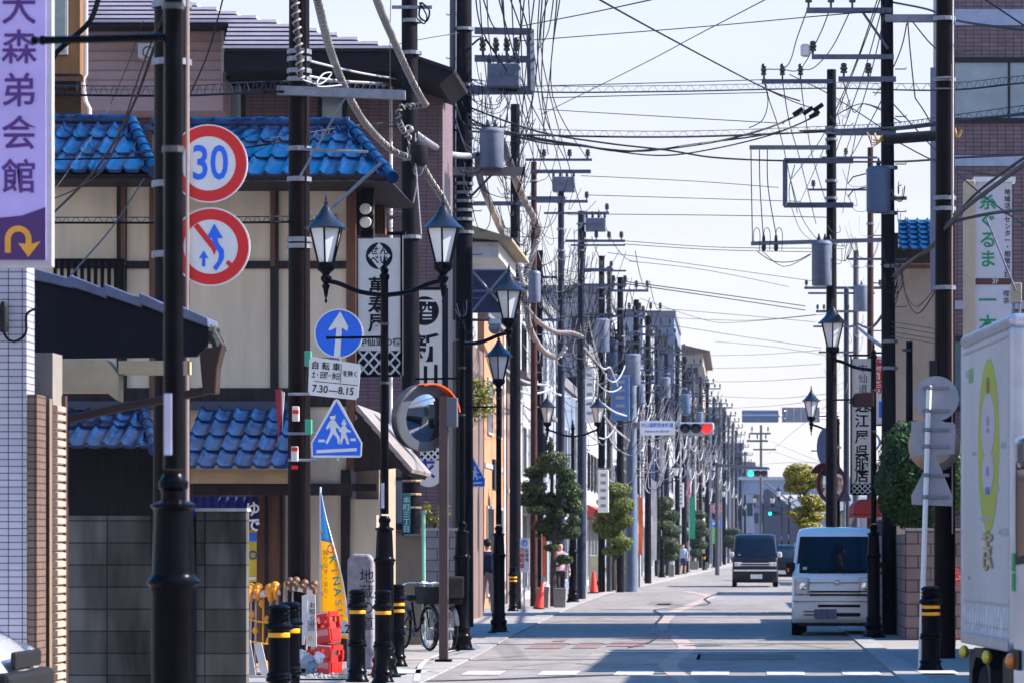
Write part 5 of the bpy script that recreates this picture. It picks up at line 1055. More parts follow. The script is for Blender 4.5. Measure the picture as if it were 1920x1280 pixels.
for i in range(0, 14):                                          # pale house drops over the pavement
    a = poles[min(3 + i, len(poles) - 1)]
    o = MB().tube(sagline(pt(a, random.uniform(5.2, 7.5)), (a.location.x - random.uniform(1.2, 2.2), a['D'] + random.uniform(3, 9), random.uniform(4.8, 7)), random.uniform(.3, .7), 9), .02 * (1 + i * .05), 4).build('house_drop', wire_white, None, smooth=True)
    tag(o, 'pale drop cable from the %s to its shop front' % (ORD[i] + ' pole of the crowded row'), 'cable', 'house drops of the far row')
pl = [((945, 690, 92), (985, 715, 97), (1030, 722, 103)), ((950, 705, 92), (980, 735, 97), (1010, 736, 102), (1035, 728, 104)), ((1036, 735, 104), (1080, 748, 110), (1110, 745, 118)), ((1095, 650, 104), (1130, 690, 112), (1145, 690, 118), (1160, 730, 125)), ((1120, 760, 112), (1150, 800, 118), (1180, 825, 125)), ((1110, 740, 112), (1150, 770, 118), (1178, 780, 125))]
for i, ps in enumerate(pl): cable('pale slack cable over the left pavement, %s one from the lantern' % ORD[i], ps, .03, wire_white, 'pale cables over the left pavement')
# ---------------------------------------------------------------- signs
def backpost(t, x, D, z0, z1, r=.03, m=galv): MB().tube([(x, D + .06, z0), (x, D + .06, z1)], r, 10).build('post', m, t, smooth=True)
D = 33.45; u = D / F
t = thing('speed_limit_sign', 'round red ringed sign reading a blue 30', 'road sign', tuple(P(391, 307, D))); c = P(391, 307, D)
MB().disc(c.x, c.z, 75 * u / 1.02, D, D + .02).build('plate', sign_white, t); MB().ring(c.x, c.z, 51 * u, 71 * u, D - .003, D - .0005).build('red_ring', sign_red, t)
text('30', c.x + .012, D - .003, c.z - .008, .43, sign_blue, t, bold=.014, sx=.78)
MB().tube([(c.x - .3, D + .05, c.z + .1), (c.x, D + .05, c.z + .1)], .02, 6).build('bracket', galv, t)
t = thing('no_overtaking_sign', 'round red ringed sign with blue arrows and red slash below the 30 sign', 'road sign', tuple(P(395, 463, D))); c = P(395, 463, D)
MB().disc(c.x, c.z, 74 * u, D, D + .02).build('plate', sign_white, t); MB().ring(c.x, c.z, 51 * u, 71 * u, D - .003, D - .0005).build('red_ring', sign_red, t)
def pxpoly(pts, cx, cy): return [(c.x + (x - cx) * u, c.z - (y - cy) * u) for x, y in pts]
MB().prism(pxpoly([(363, 425), (371, 419), (407, 464), (402, 479), (397, 468)], 395, 463), D - .005, D - .0032).build('red_slash', sign_red, t)
MB().prism(pxpoly([(423, 494), (428, 488), (446, 503), (440, 511)], 395, 463), D - .005, D - .0032).build('red_slash', sign_red, t)
mb = MB(); mb.prism(pxpoly([(382, 470), (391, 485), (385, 484), (385, 500), (379, 500), (379, 484), (373, 485)], 395, 463), D - .006, D - .004)
mb.prism(pxpoly([(402, 420), (418, 447), (408, 447), (409, 455), (420, 470), (420, 485), (412, 499), (405, 508), (399, 502), (408, 491), (411, 478), (409, 472), (399, 458), (398, 447), (387, 447)], 395, 463), D - .006, D - .004)
mb.build('arrow', sign_blue, t)
MB().tube([(c.x - .3, D + .05, c.z + .1), (c.x, D + .05, c.z + .1)], .02, 6).build('bracket', galv, t)
D = 45.2; u = D / F
t = thing('one_way_sign', 'round blue sign with a white upward arrow', 'road sign', tuple(P(635, 625, D))); c = P(635, 625, D)
MB().disc(c.x, c.z, 46 * u, D, D + .02).build('plate', sign_white, t); MB().disc(c.x, c.z, 43.5 * u, D - .003, D - .0005).build('blue_face', sign_blue, t)
MB().prism(pxpoly([(638, 584), (653, 613), (651, 621), (641, 614), (638, 668), (626, 668), (631, 614), (618, 620), (616, 617)], 635, 625), D - .006, D - .0035).build('arrow', sign_white, t)
MB().tube([(c.x, D + .05, c.z - .55), (c.x, D + .05, c.z + .22)], .02, 8).tube([(c.x - .35, D + .05, c.z - .3), (c.x, D + .05, c.z - .3)], .015, 6).build('bracket', galv, t)
t = thing('time_plate', 'tilted white plate with black hours 7.30 to 8.15 below the one way sign', 'road sign', tuple(P(627, 710, D))); c = P(627, 710, D)
def pxp(x, y): return (PX(x, D), PZ(y, D))
pl_ = [pxp(585, 668), pxp(673, 682), pxp(676, 690), pxp(672, 744), pxp(666, 749), pxp(582, 740), pxp(578, 733), pxp(580, 674)]
MB().prism(pl_, D - .01, D + .005).build('plate', sign_white, t)
tl = -R(5)
def tx(s_, x, y, size, **k): return text(s_, PX(x, D), D - .013, PZ(y, D), size, ink, t, ry=R(5), **k)
tx('自 転 車', 611, 687, .10, bold=.003); tx('土・日曜・休日', 611, 704, .09, bold=.003, sx=.55); tx('を除く', 657, 701, .078, bold=.003, sx=.8); tx('7.30', 600, 729, .125, bold=.004, sx=.9); tx('8.15', 649, 733, .125, bold=.004, sx=.9); tx('—', 625, 732, .1, bold=.005)
for a, b in (((588, 714), (670, 722)), ((640, 682), (638, 716))): MB().tube([P(*a, D - .012), P(*b, D - .012)], .004, 4).build('rule_line', ink, t)
def ped_sign(label, cx, cy, D, k, px_name='crossing_sign'):
    u = D / F * k; t = thing('crossing_sign', label, 'road sign', tuple(P(cx, cy, D)), 'blue crossing signs'); c = P(cx, cy, D)
    q = lambda pts: [(c.x + x * u, c.z - y * u) for x, y in pts]
    MB().prism(q([(0, -54), (5, -51), (48, 28), (47, 53), (44, 56), (-44, 56), (-47, 53), (-48, 28), (-5, -51)]), D, D + .015).build('plate', sign_white, t)
    MB().prism(q([(0, -49), (45, 29), (44, 52), (-44, 52), (-45, 29)]), D - .003, D - .0005).build('blue_face', sign_blue, t)
    f = MB(); y0, y1 = D - .006, D - .0035
    f.disc(c.x - 7 * u, c.z + 20 * u, 5.5 * u, y0, y1, 14); f.prism(q([(-13, -22), (-1, -23), (-4, -25), (-9, -25)]), y0, y1)
    f.prism(q([(-11, -14), (-3, -14), (2, -6), (8, 1), (6, 4), (-1, -1), (-1, 6), (6, 18), (8, 30), (3, 31), (1, 20), (-6, 11), (-12, 22), (-17, 31), (-21, 28), (-16, 19), (-11, 7), (-12, -2), (-17, 4), (-20, 1), (-15, -9)]), y0, y1)
    f.disc(c.x + 14 * u, c.z + 8 * u, 4.6 * u, y0, y1, 14); f.prism(q([(11, -14), (14, -16), (17, -14), (15, -11)]), y0, y1)
    f.prism(q([(11, -3), (17, -3), (21, 3), (27, 6), (26, 9), (19, 8), (18, 12), (22, 22), (24, 31), (19, 31), (17, 22), (14, 18), (12, 22), (10, 31), (5, 31), (8, 20), (9, 9), (5, 7), (4, 4)]), y0, y1)
    f.build('walking_figures', sign_white, t)
    b = MB(); b.prism(q([(-38, 42), (38, 38), (38, 44), (-38, 48)]), y0, y1); b.prism(q([(-34, 22), (-22, 22), (-22, 27), (-34, 27)]), y0, y1); b.prism(q([(26, 20), (36, 20), (36, 25), (26, 25)]), y0, y1); b.build('crossing_stripes', sign_white, t)
    MB().tube([(c.x, D + .04, c.z - 62 * u), (c.x, D + .04, c.z + 40 * u)], .02, 8).build('bracket', galv, t); return t
ped_sign('large blue five sided sign with two white walking figures below the time plate', 631, 801, 45.2, 1)
ps = ped_sign('smaller blue walking figures sign beyond the mirror before the orange wall', 883, 881, 76, .56)
MB().tube([(PX(883, 76), 76.05, 0), (PX(883, 76), 76.05, PZ(905, 76))], .035, 10).build('post', dirty_white, ps, smooth=True)
# hanging shop boards
def board(label, x0, x1, y0, y1, D, lat=None, name='shop_board', rounded=False, fm=black_metal, face=None):
    face = face or mat('ivory sign face', (.78, .74, .69), .5, var=.06)
    t = thing(name, label, 'shop sign', tuple(P((x0 + x1) / 2, y1, D))); a, b = PX(x0, D), PX(x1, D); zt, zb = PZ(y0, D), PZ(y1, D)
    if rounded:
        r = (b - a) / 2; pts = [(a, zt), (a, zb + r)] + [(a + r - r * math.cos(R(q)), zb + r - r * math.sin(R(q))) for q in range(15, 180, 15)] + [(b, zb + r), (b, zt)]
        MB().prism(pts, D, D + .12).build('panel', face, t)
    else: MB().box(a, b, D, D + .12, zb if lat is None else PZ(lat, D), zt).build('panel', face, t)
    fr = MB()
    if not rounded:
        for xx in (a - .03, b): fr.box(xx, xx + .03, D - .02, D + .14, zb, zt + .05)
        fr.box(a - .06, b + .06, D - .02, D + .14, zt + .052, zt + .09)
        fr.box(a, b, D - .02, D + .14, zb - .03, zb)
        fr.build('frame', fm, t)
    if lat is not None:
        MB().box(a, b, D + .05, D + .07, zb, PZ(lat, D) - .002).build('lattice_back', black_plastic, t)
        lb = MB(); zl = PZ(lat, D); n = 4; w = (b - a) / n; rows = max(2, round((zl - zb) / w)); h = (zl - zb) / rows
        for i in range(n):
            for j in range(rows):
                p, q = (a + i * w, zb + j * h), (a + (i + 1) * w, zb + (j + 1) * h); e = w * .13
                lb.prism([(p[0], p[1]), (p[0] + e, p[1]), (q[0], q[1] - e), (q[0], q[1]), (q[0] - e, q[1]), (p[0], p[1] + e)], D, D + .02)
                lb.prism([(p[0], q[1]), (p[0] + e, q[1]), (q[0], p[1] + e), (q[0], p[1]), (q[0] - e, p[1]), (p[0], q[1] - e)], D + .021, D + .04)
        lb.build('lattice', sign_white, t)
    return t
D = 57; u = D / F
t = board('ivory rice cracker shop board with black roundel and white lattice foot', 671, 751, 446, 702, D, 657)
c = P(711, 480, D); MB().disc(c.x, c.z, 25 * u, D - .006, D - .001).build('roundel', ink, t); MB().prism([(c.x, c.z + 25 * u), (c.x + 21 * u, c.z), (c.x, c.z - 25 * u), (c.x - 21 * u, c.z)], D - .010, D - .007).build('roundel_diamond', sign_white, t)
text('せん\nべい', c.x, D - .013, c.z, .15, ink, t, bold=.006, line=.95)
for ch, py in (('萬', 540), ('寿', 575), ('屋', 608)): text(ch, PX(709, D), D - .004, PZ(py, D), .30, ink, t, bold=.014, sx=1.05)
text('中仙道の宿', PX(712, D), D - .004, PZ(642, D), .13, ink, t, bold=.004)
MB().tube([P(660, 438, D), P(760, 438, D)], .03, 6).build('hanger', black_metal, t)
D = 61; u = D / F
t = board('tall ivory sake shop board with black roundel and rounded foot', 777, 829, 545, 912, D, rounded=True)
c = P(796, 583, D); MB().disc(c.x, c.z, 27 * u, D - .006, D - .001).build('roundel', ink, t); text('酒', c.x, D - .01, c.z, .36, sign_white, t, bold=.012)
for ch, py, m in (('新', 655, ink), ('川', 712, ink), ('屋', 775, ink)): text(ch, PX(797, D), D - .004, PZ(py, D), .5, m, t, bold=.02)
text('衣', PX(796, D), D - .004, PZ(880, D), .36, mat('blue lettering', (.01, .03, .4), .5, var=0), t, bold=.016)
MB().box(PX(779, D), PX(827, D), D - .006, D - .001, PZ(862, D), PZ(836, D)).build('lattice_back', black_plastic, t)
lb = MB()
for i in range(4):
    for j in range(2):
        x, z = PX(779 + i * 12, D), PZ(862 - j * 13, D); w = 12 * u; h = 13 * u; e = .02
        lb.prism([(x, z), (x + e, z), (x + w, z + h - e), (x + w, z + h), (x + w - e, z + h), (x, z + e)], D - .02, D - .012); lb.prism([(x, z + h), (x, z + h - e), (x + w - e, z), (x + w, z), (x + w, z + e), (x + e, z + h)], D - .012, D - .007)
lb.build('lattice', sign_white, t)
MB().box(PX(829, D) + .01, PX(829, D) + .1, D - .02, D + .3, PZ(905, D), PZ(540, D)).build('frame', mat('dark navy frame', (.012, .016, .03), .4), t)
MB().tube([P(770, 541, D), P(835, 541, D)], .025, 6).build('hanger', black_metal, t)
t = thing('street_name_plate', 'narrow teal street name plate on the grey pole', 'sign', tuple(P(762, 960, 58.9)))
MB().box(PX(755, 59.1), PX(769, 59.1), 59.1, 59.13, PZ(998, 59.1), PZ(925, 59.1)).build('plate', mat('teal plate', (.01, .2, .22), .45), t); vtext('本町三丁目', PX(762, 59.1), 59.095, PZ(930, 59.1), .11, sign_white, t)
# mirror on brown square post
D = 50
t = thing('traffic_mirror', 'big round convex mirror with orange hood on a brown square post', 'traffic mirror', (PX(832, D), D, 0))
x = PX(832, D); MB().box(x - .06, x + .06, D - .06, D + .06, 0, PZ(742, D)).build('post', mat('brown square post', (.075, .045, .045), .5, var=.2), t, bevel=.008)
MB().box(x - .11, x + .11, D - .11, D + .11, 0, .05).build('base_plate', black_metal, t)
MB().lathe([(.072, 1.28), (.078, 1.285), (.078, 1.33), (.072, 1.335)], (x, D, 0), 4, ph=.5).build('yellow_band', yellow, t)
c = P(797, 783, D - .1); ang = R(-38); Mm = Matrix.Translation(c) @ Matrix.Rotation(R(40), 4, 'Z') @ Matrix.Rotation(R(5), 4, 'X')
MB().lathe([(.02, .26), (.30, .24), (.41, .2), (.44, .16), (.445, -.02)], n=36, M=Matrix.Rotation(R(-90), 3, 'X')).build('mirror_back', mat('grey enamel', (.10, .115, .15), .4, .2), t, smooth=True, M=Mm)
dm = [(.005, .075)] + [(.42 * math.sin(R(a)) / math.sin(R(25)), .42 / math.sin(R(25)) * (math.cos(R(a)) - math.cos(R(25))) - .02) for a in range(2, 26, 2)]
MB().lathe([(r_, z) for r_, z in dm], n=40, M=Matrix.Rotation(R(90), 3, 'X')).build('mirror_glass', mat('mirror glass', (.36, .39, .45), .03, 1, var=0), t, smooth=True, M=Mm)
MB().torus((0, 0, 0), .435, .02, n=48, m=8).build('rim', mat('grey orange rim', (.3, .2, .16), .4, .3), t, smooth=True, M=Mm)
hd = MB(); vs = []; N = 24
for i in range(N + 1):
    a = R(12 + i * 96 / N); 
    for rr, yy in ((.46, .03), (.475, -.16), (.455, -.16)): vs.append((rr * math.cos(a), yy, rr * math.sin(a)))
hd.add(vs, [(3 * i + j, 3 * i + 3 + j, 3 * i + 4 + j, 3 * i + 1 + j) for i in range(N) for j in range(2)])
hd.build('hood', mat('fluorescent orange', (.85, .09, .01), .5, var=.05), t, smooth=True, M=Mm)
MB().box(PX(838, D), PX(858, D), D - .1, D + .1, PZ(800, D), PZ(745, D)).build('clamp_box', mat('clamp grey', (.08, .1, .14), .5), t, bevel=.01)
MB().tube([c + Vector((.1, .1, 0)), P(832, 780, D)], .03, 8).build('bracket', galv, t)
# flag, stone, crates, barrier
D = 46.5
t = thing('advertising_flag', 'yellow and blue advertising flag sagging from a white pole', 'flag', (PX(601, D), D, 0)); x = PX(601, D)
MB().tube([(x, D, 0), (x, D, PZ(912, D))], .012, 8).build('pole', white_paint, t, smooth=True)
L_ = lambda y: 601.5
Rr = [(915, 603), (955, 611), (1000, 624), (1040, 636), (1080, 646), (1120, 653), (1160, 656), (1196, 656)]
def redge(y):
    for (ya, xa), (yb, xb) in zip(Rr, Rr[1:]):
        if y <= yb: return lerp(xa, xb, (y - ya) / (yb - ya))
    return 656
def cloth(ya, yb, fa, fb, name, m, dy=0.0):
    mb = MB(); n, k = 10, 10; vs = []
    for j in range(n + 1):
        y = lerp(ya, yb, j / n)
        for i in range(k + 1):
            f = lerp(fa, fb, i / k); px = lerp(601.5, redge(y), f); vs.append((PX(px, D), D - dy - .7 * (PX(px, D) - x) + .03 * math.sin(f * 7 + y * .012) * f, PZ(y + 6 * f, D)))
    mb.add(vs, [(j * (k + 1) + i, j * (k + 1) + i + 1, (j + 1) * (k + 1) + i + 1, (j + 1) * (k + 1) + i) for j in range(n) for i in range(k)])
    o = mb.build(name, m, t, smooth=True); s_ = o.modifiers.new('thickness', 'SOLIDIFY'); s_.thickness = .002; return o
cloth(918, 1012, 0, 1, 'blue_cloth', leafmat('sky blue cloth', (.12, .4, .7), (.14, .42, .7), .8, .55)); cloth(1012, 1190, 0, 1, 'yellow_cloth', leafmat('yellow cloth', (.9, .6, .005), (.9, .62, .005), .8, .55))
cloth(1157, 1184, .38, 1, 'pale_panel', mat('pale cyan cloth', (.55, .7, .75), .8, var=.05), .004)
cloth(920, 1150, .93, 1, 'white_hem', sign_white, .004)
for i, (ch, m) in enumerate((('O', 'pink'), ('K', 'teal'), ('I', 'pink'), ('N', 'teal'), ('A', 'teal'), ('S', 'tan'), ('U', 'tan'))):
    mm = {'pink': mat('pink lettering', (.6, .2, .35), .6, var=0), 'teal': mat('teal lettering', (.02, .3, .3), .6, var=0), 'tan': mat('tan lettering', (.55, .3, .25), .6, var=0)}[m]
    y = 1022 + i * 20; text(ch, PX(lerp(601, redge(y), .72), D), D - .05 - .7 * (PX(lerp(601, redge(y), .78), D) - x), PZ(y + 6, D), .15, mm, t, bold=.006, ry=R(78), rotz=R(-30))
vtext('織りなす・まち・', PX(613, D), D - .13, PZ(1030, D), .075, mat('olive lettering', (.3, .2, .02), .6, var=0), t)
text('-12.2', PX(638, D), D - .26, PZ(1178, D), .15, ink, t, bold=.006)
for y in (995, 1060, 1110): MB().box(x - .01, x + .05, D - .02, D + .02, PZ(y + 3, D), PZ(y - 3, D)).build('tie', dirty_white, t)
D = 47.6
t = thing('stone_marker', 'weathered grey stone pillar with carved writing beside the lamp base', 'stone marker', (PX(677, D), D, 0)); x = PX(677, D)
MB().prism([(x - .17, 0), (x + .17, 0), (x + .165, PZ(1050, D)), (x + .11, PZ(1038, D)), (x - .1, PZ(1037, D)), (x - .16, PZ(1048, D))], D - .15, D + .15).build('pillar', mat('weathered stone', (.2, .2, .25), .9, var=.4, scale=7, bump=.5), t, bevel=.03)
vtext('地蔵の道', PX(690, D), D - .152, PZ(1066, D), .19, ink, t)
D = 45
crm = mat('red plastic crate', (.62, .012, .012), .4, var=.1)
def crate(label, x, y, z, rz, tilt):
    t = thing('bottle_crate', label, 'crate', (x, y, z), 'red bottle crates'); M = Matrix.Translation((x, y, z)) @ Matrix.Rotation(rz, 4, 'Z') @ Matrix.Rotation(tilt, 4, 'Y'); w, d, h = .125, .10, .185
    b = MB()
    b.box(-w, w, -d, d, -h, -h + .02)
    for s_ in (-1, 1):
        b.box(-w, w, s_ * d - .012, s_ * d + .012, -h + .021, .0).box(-w, w, s_ * d - .014, s_ * d + .014, h - .06, h)
        b.box(s_ * w - .012, s_ * w + .012, -d + .013, d - .013, -h + .021, -.02).box(s_ * w - .014, s_ * w + .014, -d + .015, d - .015, h - .06, h - .001)
        for k in (-1, 1): b.box(k * w - .02, k * w + .02, s_ * d - .013, s_ * d + .013, .001, h - .061).box(k * .06 - .015, k * .06 + .015, s_ * d - .012, s_ * d + .012, .001, h - .061)
    b.build('crate_shell', crm, t, M=M)
    dv = MB()
    for k in (-.1, 0, .1): dv.box(k - .006, k + .006, -d + .014, d - .014, -h + .022, .06)
    dv.build('divider', mat('dark red divider', (.35, .01, .01), .5), t, M=M)
    MB().box(-.1, .1, -d - .014, -d - .0125, -.1, -.03).build('label_patch', mat('pink label', (.62, .25, .25), .5), t, M=M)
    MB().box(-w, w, -d - .015, -d - .0142, h - .02, h - .008).build('rim_stripe', sign_white, t, M=M)
    return t
crate('lower red bottle crate on the gravel', PX(616, D), D, .20, R(-35), R(3)); crate('upper red bottle crate stacked tilted on the lower one', PX(611, D), D + .02, .585, R(-30), R(-8)); 
crate('red bottle crate lying on its end behind the stack', PX(600, D) - .06, D + .42, .17, R(-60), R(90))
# roadside barrier: white tubes in orange and brown clamps
D = 45.5
t = thing('pipe_barrier', 'white pipe barrier hung with orange plastic animal shaped clamps', 'barrier', (PX(520, D), D, 0))
org = mat('orange plastic', (.75, .28, .01), .45, var=.2); brn = mat('brown clamp', (.16, .08, .04), .5)
for (a, b, z0) in (((462, 1117), (525, 1108), 0), ((540, 1098), (590, 1107), 0)): MB().tube([P(a[0], a[1], D), P(b[0], b[1], D)], .045, 10).build('pipe', white_paint, t, smooth=True)
for px, py, m, s_ in ((470, 1112, org, 1.35), (484, 1110, org, 1.2), (507, 1112, org, 1.3), (517, 1108, org, 1.3), (545, 1096, brn, 1), (556, 1095, brn, 1), (572, 1100, brn, 1), (590, 1102, brn, 1)):
    p = P(px, py, D); MB().torus((p.x, p.y, p.z), .06 * s_, .022 * s_, 'X').ball((p.x, p.y - .03, p.z + .05 * s_), .05 * s_, n=8, m=6).ball((p.x - .03, p.y - .06, p.z + .02), .035 * s_, n=8, m=5).build('clamp', m, t, smooth=True)
for px, top in ((471, 1120), (480, 1118), (494, 1116), (507, 1116), (520, 1110), (533, 1100), (549, 1100), (576, 1110)):
    MB().tube([P(px, top, D + .05), P(px - 2, 1262, D + .05)], .013, 6).build('leg', mat('pinkish white tube', (.5, .42, .42), .5) if px != 494 else yellow, t)
for y in (1160, 1200, 1245): MB().tube(spline([P(466, y, D - .05), P(500, y + 6, D - .1), P(540, y - 2, D - .05)], 5), .012, 6).build('cord', yellow, t)
for px, py in ((472, 1150), (478, 1180), (500, 1160), (476, 1255), (498, 1245), (503, 1200), (490, 1130)): p = P(px, py, D - .06); MB().ball(tuple(p), .035, .03, .05, 7, 5, rough=.4).build('orange_clip', org, t, smooth=True)
MB().prism([pxp(480, 1205), pxp(494, 1203), pxp(512, 1280), pxp(498, 1282)], D - .2, D - .17).build('white_board', dirty_white, t)
MB().prism([pxp(465, 1200), pxp(474, 1198), pxp(488, 1282), pxp(474, 1284)], D - .26, D - .22).build('grey_board', mat('grey slat', (.35, .35, .38), .6), t)
t = thing('notice_board', 'leaning white notice boards with small print beside the red crates', 'notice board', (PX(580, 44.7), 44.7, .3)); D = 44.7
MB().prism([pxp(566, 1116), pxp(578, 1112), pxp(570, 1208), pxp(566, 1208)], D, D + .03).build('side_board', dirty_white, t)
MB().prism([pxp(580, 1112), pxp(591, 1114), pxp(594, 1212), pxp(576, 1210), pxp(571, 1186)], D - .02, D + .01).build('board', mat('printed board', (.6, .58, .55), .5, var=.08), t)
vtext('お知らせ', PX(586, D), D - .024, PZ(1128, D), .075, ink, t)
MB().box(PX(577, D), PX(590, D), D - .024, D - .021, PZ(1182, D), PZ(1162, D)).build('grey_patch', mat('grey print', (.3, .3, .32), .6, var=.4, scale=40), t); MB().disc(PX(582, D), PZ(1196, D), .03, D - .025, D - .021).build('orange_dot', mat('orange print', (.7, .4, .2), .6), t)
for i, (px, py, s_, m) in enumerate(((566, 1228, .05, dirty_white), (574, 1238, .07, mat('grey bag', (.28, .34, .4), .6)), (598, 1232, .05, white_paint), (583, 1250, .06, mat('blue grey bag', (.2, .28, .4), .6)))):
    p = P(px, py, 44.6); b = thing('rubbish_bag', ('crumpled white rag', 'grey plastic bag', 'small white pot', 'blue grey plastic bag')[i] + ' on the ground beside the red crates', 'rubbish', tuple(p)); MB().ball(tuple(p), s_ * 1.2, s_, s_ * 1.3, 10, 8, rough=.6).build('bag_body', m, b, smooth=True); MB().ball((p.x, p.y, p.z + s_ * 1.3), s_ * .3, n=6, m=4).build('knot', m, b, smooth=True)
t = thing('pennant', 'small furled red and white pennant hanging on the one way pole', 'flag', tuple(P(523, 770, 45.5)))
MB().prism([(PX(516, 45.4), PZ(730, 45.4)), (PX(527, 45.4), PZ(728, 45.4)), (PX(527, 45.4), PZ(790, 45.4)), (PX(521, 45.4), PZ(824, 45.4))], 45.4, 45.43).build('red_cloth', mat('dark red cloth', (.28, .015, .03), .7), t)
MB().prism([(PX(527.5, 45.4), PZ(732, 45.4)), (PX(533, 45.4), PZ(735, 45.4)), (PX(529, 45.4), PZ(805, 45.4))], 45.41, 45.44).build('white_cloth', dirty_white, t); MB().tube([P(516, 730, 45.45), P(545, 728, 45.5)], .01).build('stick', wood_dark, t)
# signs down the left
D = 88
t = thing('parking_sign', 'white parking sign with blue P and red characters', 'sign', (PX(983, D), D, 0)); x = PX(983, D)
MB().box(PX(975, D), PX(992, D), D, D + .03, PZ(1072, D), PZ(1008, D)).build('panel', sign_white, t); MB().ring(x, PZ(1017, D), .055, .075, D - .004, D - .001, 20).build('ring', sign_blue, t); text('P', x, D - .004, PZ(1017, D), .12, sign_blue, t, bold=.006)
vtext('月極駐車', PX(979, D), D - .004, PZ(1026, D), .12, sign_red, t, bold=.004); vtext('駐車場', PX(988, D), D - .004, PZ(1028, D), .1, ink, t); MB().tube([(x, D + .05, 0), (x, D + .05, PZ(1012, D))], .02).build('post', galv, t)
for px, D, col, y0, y1, w, lab in ((1016, 95, 'orange', 1004, 1082, 7, 'narrow orange banner flag beside the first clipped pine'), (1196, 130, 'orange', 930, 1040, 9, 'long orange banner flag beside the pale blue signal post'), (1222, 160, 'white', 900, 1050, 9, 'white banner flag left of the third clipped pine'), (1292, 200, 'green', 930, 1010, 11, 'green banner flag between two clipped pines'), (1336, 230, 'green2', 975, 1020, 9, 'bright green banner flag under the far blue sign')):
    m = {'orange': mat('orange cloth', (.75, .13, .02), .7), 'white': mat('white cloth', (.6, .58, .58), .7), 'green': mat('green cloth', (.03, .35, .2), .7), 'green2': mat('bright green cloth', (.1, .5, .08), .7)}[col]
    t = thing('banner_flag', lab, 'flag', (PX(px, D), D, 0)); x = PX(px, D); q = w * D / F
    MB().tube([(x, D, 0), (x, D, PZ(y0 - 4, D))], .015).build('pole', dirty_white, t); o = MB().add([(x, D, PZ(y0, D)), (x + q, D - .05, PZ(y0 + 2, D)), (x + q * 1.1, D + .03, PZ((y0 + y1) / 2, D)), (x + q, D, PZ(y1, D)), (x, D, PZ(y1 - 2, D)), (x, D, PZ((y0 + y1) / 2, D))], [(0, 1, 2, 5), (5, 2, 3, 4)]).build('cloth', m, t); s_ = o.modifiers.new('thickness', 'SOLIDIFY'); s_.thickness = .004
for px, y0, y1, w, D, m, body, tm, lab in ((1131, 880, 960, 20, 120, sign_white, '', ink, 'plain pale sign box behind the second clipped pine'), (1288, 900, 945, 13, 210, mat('rose sign', (.5, .08, .14), .5), '', sign_white, 'rose coloured upright sign box between the pines'), (1276, 905, 950, 12, 205, sign_white, '', ink, 'white upright sign box next to the rose one'), (1218, 840, 900, 18, 165, mat('blue panel', (.03, .09, .25), .5), '', ink, 'slate blue upright board below the street name sign'), (1105, 690, 790, 20, 122, sign_white, '', ink, 'pale upright board beside slate pole'), (1163, 705, 788, 34, 124, mat('blue panel two', (.06, .14, .33), .5), '', ink, 'large blue upright board left of the street name sign')):
    t = thing('sign_box', lab, 'sign', tuple(P(px, y1, D)), 'upright sign boxes'); a, b = PX(px - w / 2, D), PX(px + w / 2, D)
    MB().box(a, b, D, D + .25, PZ(y1, D), PZ(y0, D)).build('panel', m, t, bevel=.015); MB().box(a - .05, b + .05, D + .05, D + .2, PZ(y0, D) + .002, PZ(y0, D) + .06).build('cap', galv, t)
    for k in range(5): zz = lerp(PZ(y0, D), PZ(y1, D), (k + .7) / 5.6); MB().box(lerp(a, b, .25), lerp(a, b, .75), D - .012, D - .002, zz - .05, zz + .05).build('faded_mark', mat('faded print', (.25, .25, .3), .6), t)
D = 230
t = thing('bicycle_lane_sign', 'far round red ringed sign above a blue arrow plate', 'road sign', (PX(1343, D), D, 0)); c = P(1343, 952, D)
MB().disc(c.x, c.z, .33, D, D + .03).build('plate', sign_white, t); MB().ring(c.x, c.z, .21, .31, D - .006, D - .001).build('red_ring', sign_red, t); MB().disc(c.x, c.z, .17, D - .006, D - .001).build('blue_face', sign_blue, t)
MB().box(c.x - .3, c.x + .3, D, D + .02, PZ(988, D), PZ(973, D)).build('arrow_plate', sign_blue, t); MB().box(c.x - .22, c.x + .22, D - .006, D - .001, PZ(982, D), PZ(979, D)).build('arrow', sign_white, t); MB().tube([(c.x, D + .05, 0), (c.x, D + .05, c.z + .3)], .04).build('post', dirty_white, t)
# signals
def signal(label, px, py, D, lit, w=66, order=('g', 'y', 'r')):
    t = thing('traffic_light', label, 'traffic light', tuple(P(px, py, D)), 'horizontal traffic lights'); u = 1.15 / w; k = D / F; c = P(px, py, D)
    MB().box(c.x - .57, c.x + .57, D, D + .2, c.z - .2, c.z + .2).build('housing', mat('signal grey', (.3, .33, .4), .5, .2), t, bevel=.06, seg=3)
    off = mat('unlit lens', (.02, .025, .035), .25)
    for i, col in enumerate(order):
        x = c.x + (i - 1) * .34
        m = off if col != lit else (mat('red signal lens', (.6, .02, .01), .3, emit=(1, .012, .01, 1.1), var=0) if lit == 'r' else mat('green signal lens', (.02, .5, .4), .3, emit=(.01, .8, .55, 1.6), var=0))
        MB().lathe([(.15, .0), (.15, .03), (.1, .05), (.005, .06)], (x, D - .002, c.z), 20, M=Matrix.Rotation(R(90), 3, 'X')).build('lens', m, t, smooth=True)
        MB().ring(x, c.z, .155, .165, D - .22, D - .001, 20, a0=-10, a1=190).build('visor', black_plastic, t)
    return t
sg = signal('horizontal traffic light showing red over the left lane', 1305, 803, 118, 'r')
MB().tube([P(1262, 796, 118.15), P(1184, 800, 126)], .05, 8).tube([P(1340, 800, 118.2), P(1184, 792, 126)], .04, 8).build('mast_arm', galv, sg)
sg = signal('smaller horizontal traffic light showing green farther down', 1420, 887, 190, 'g')
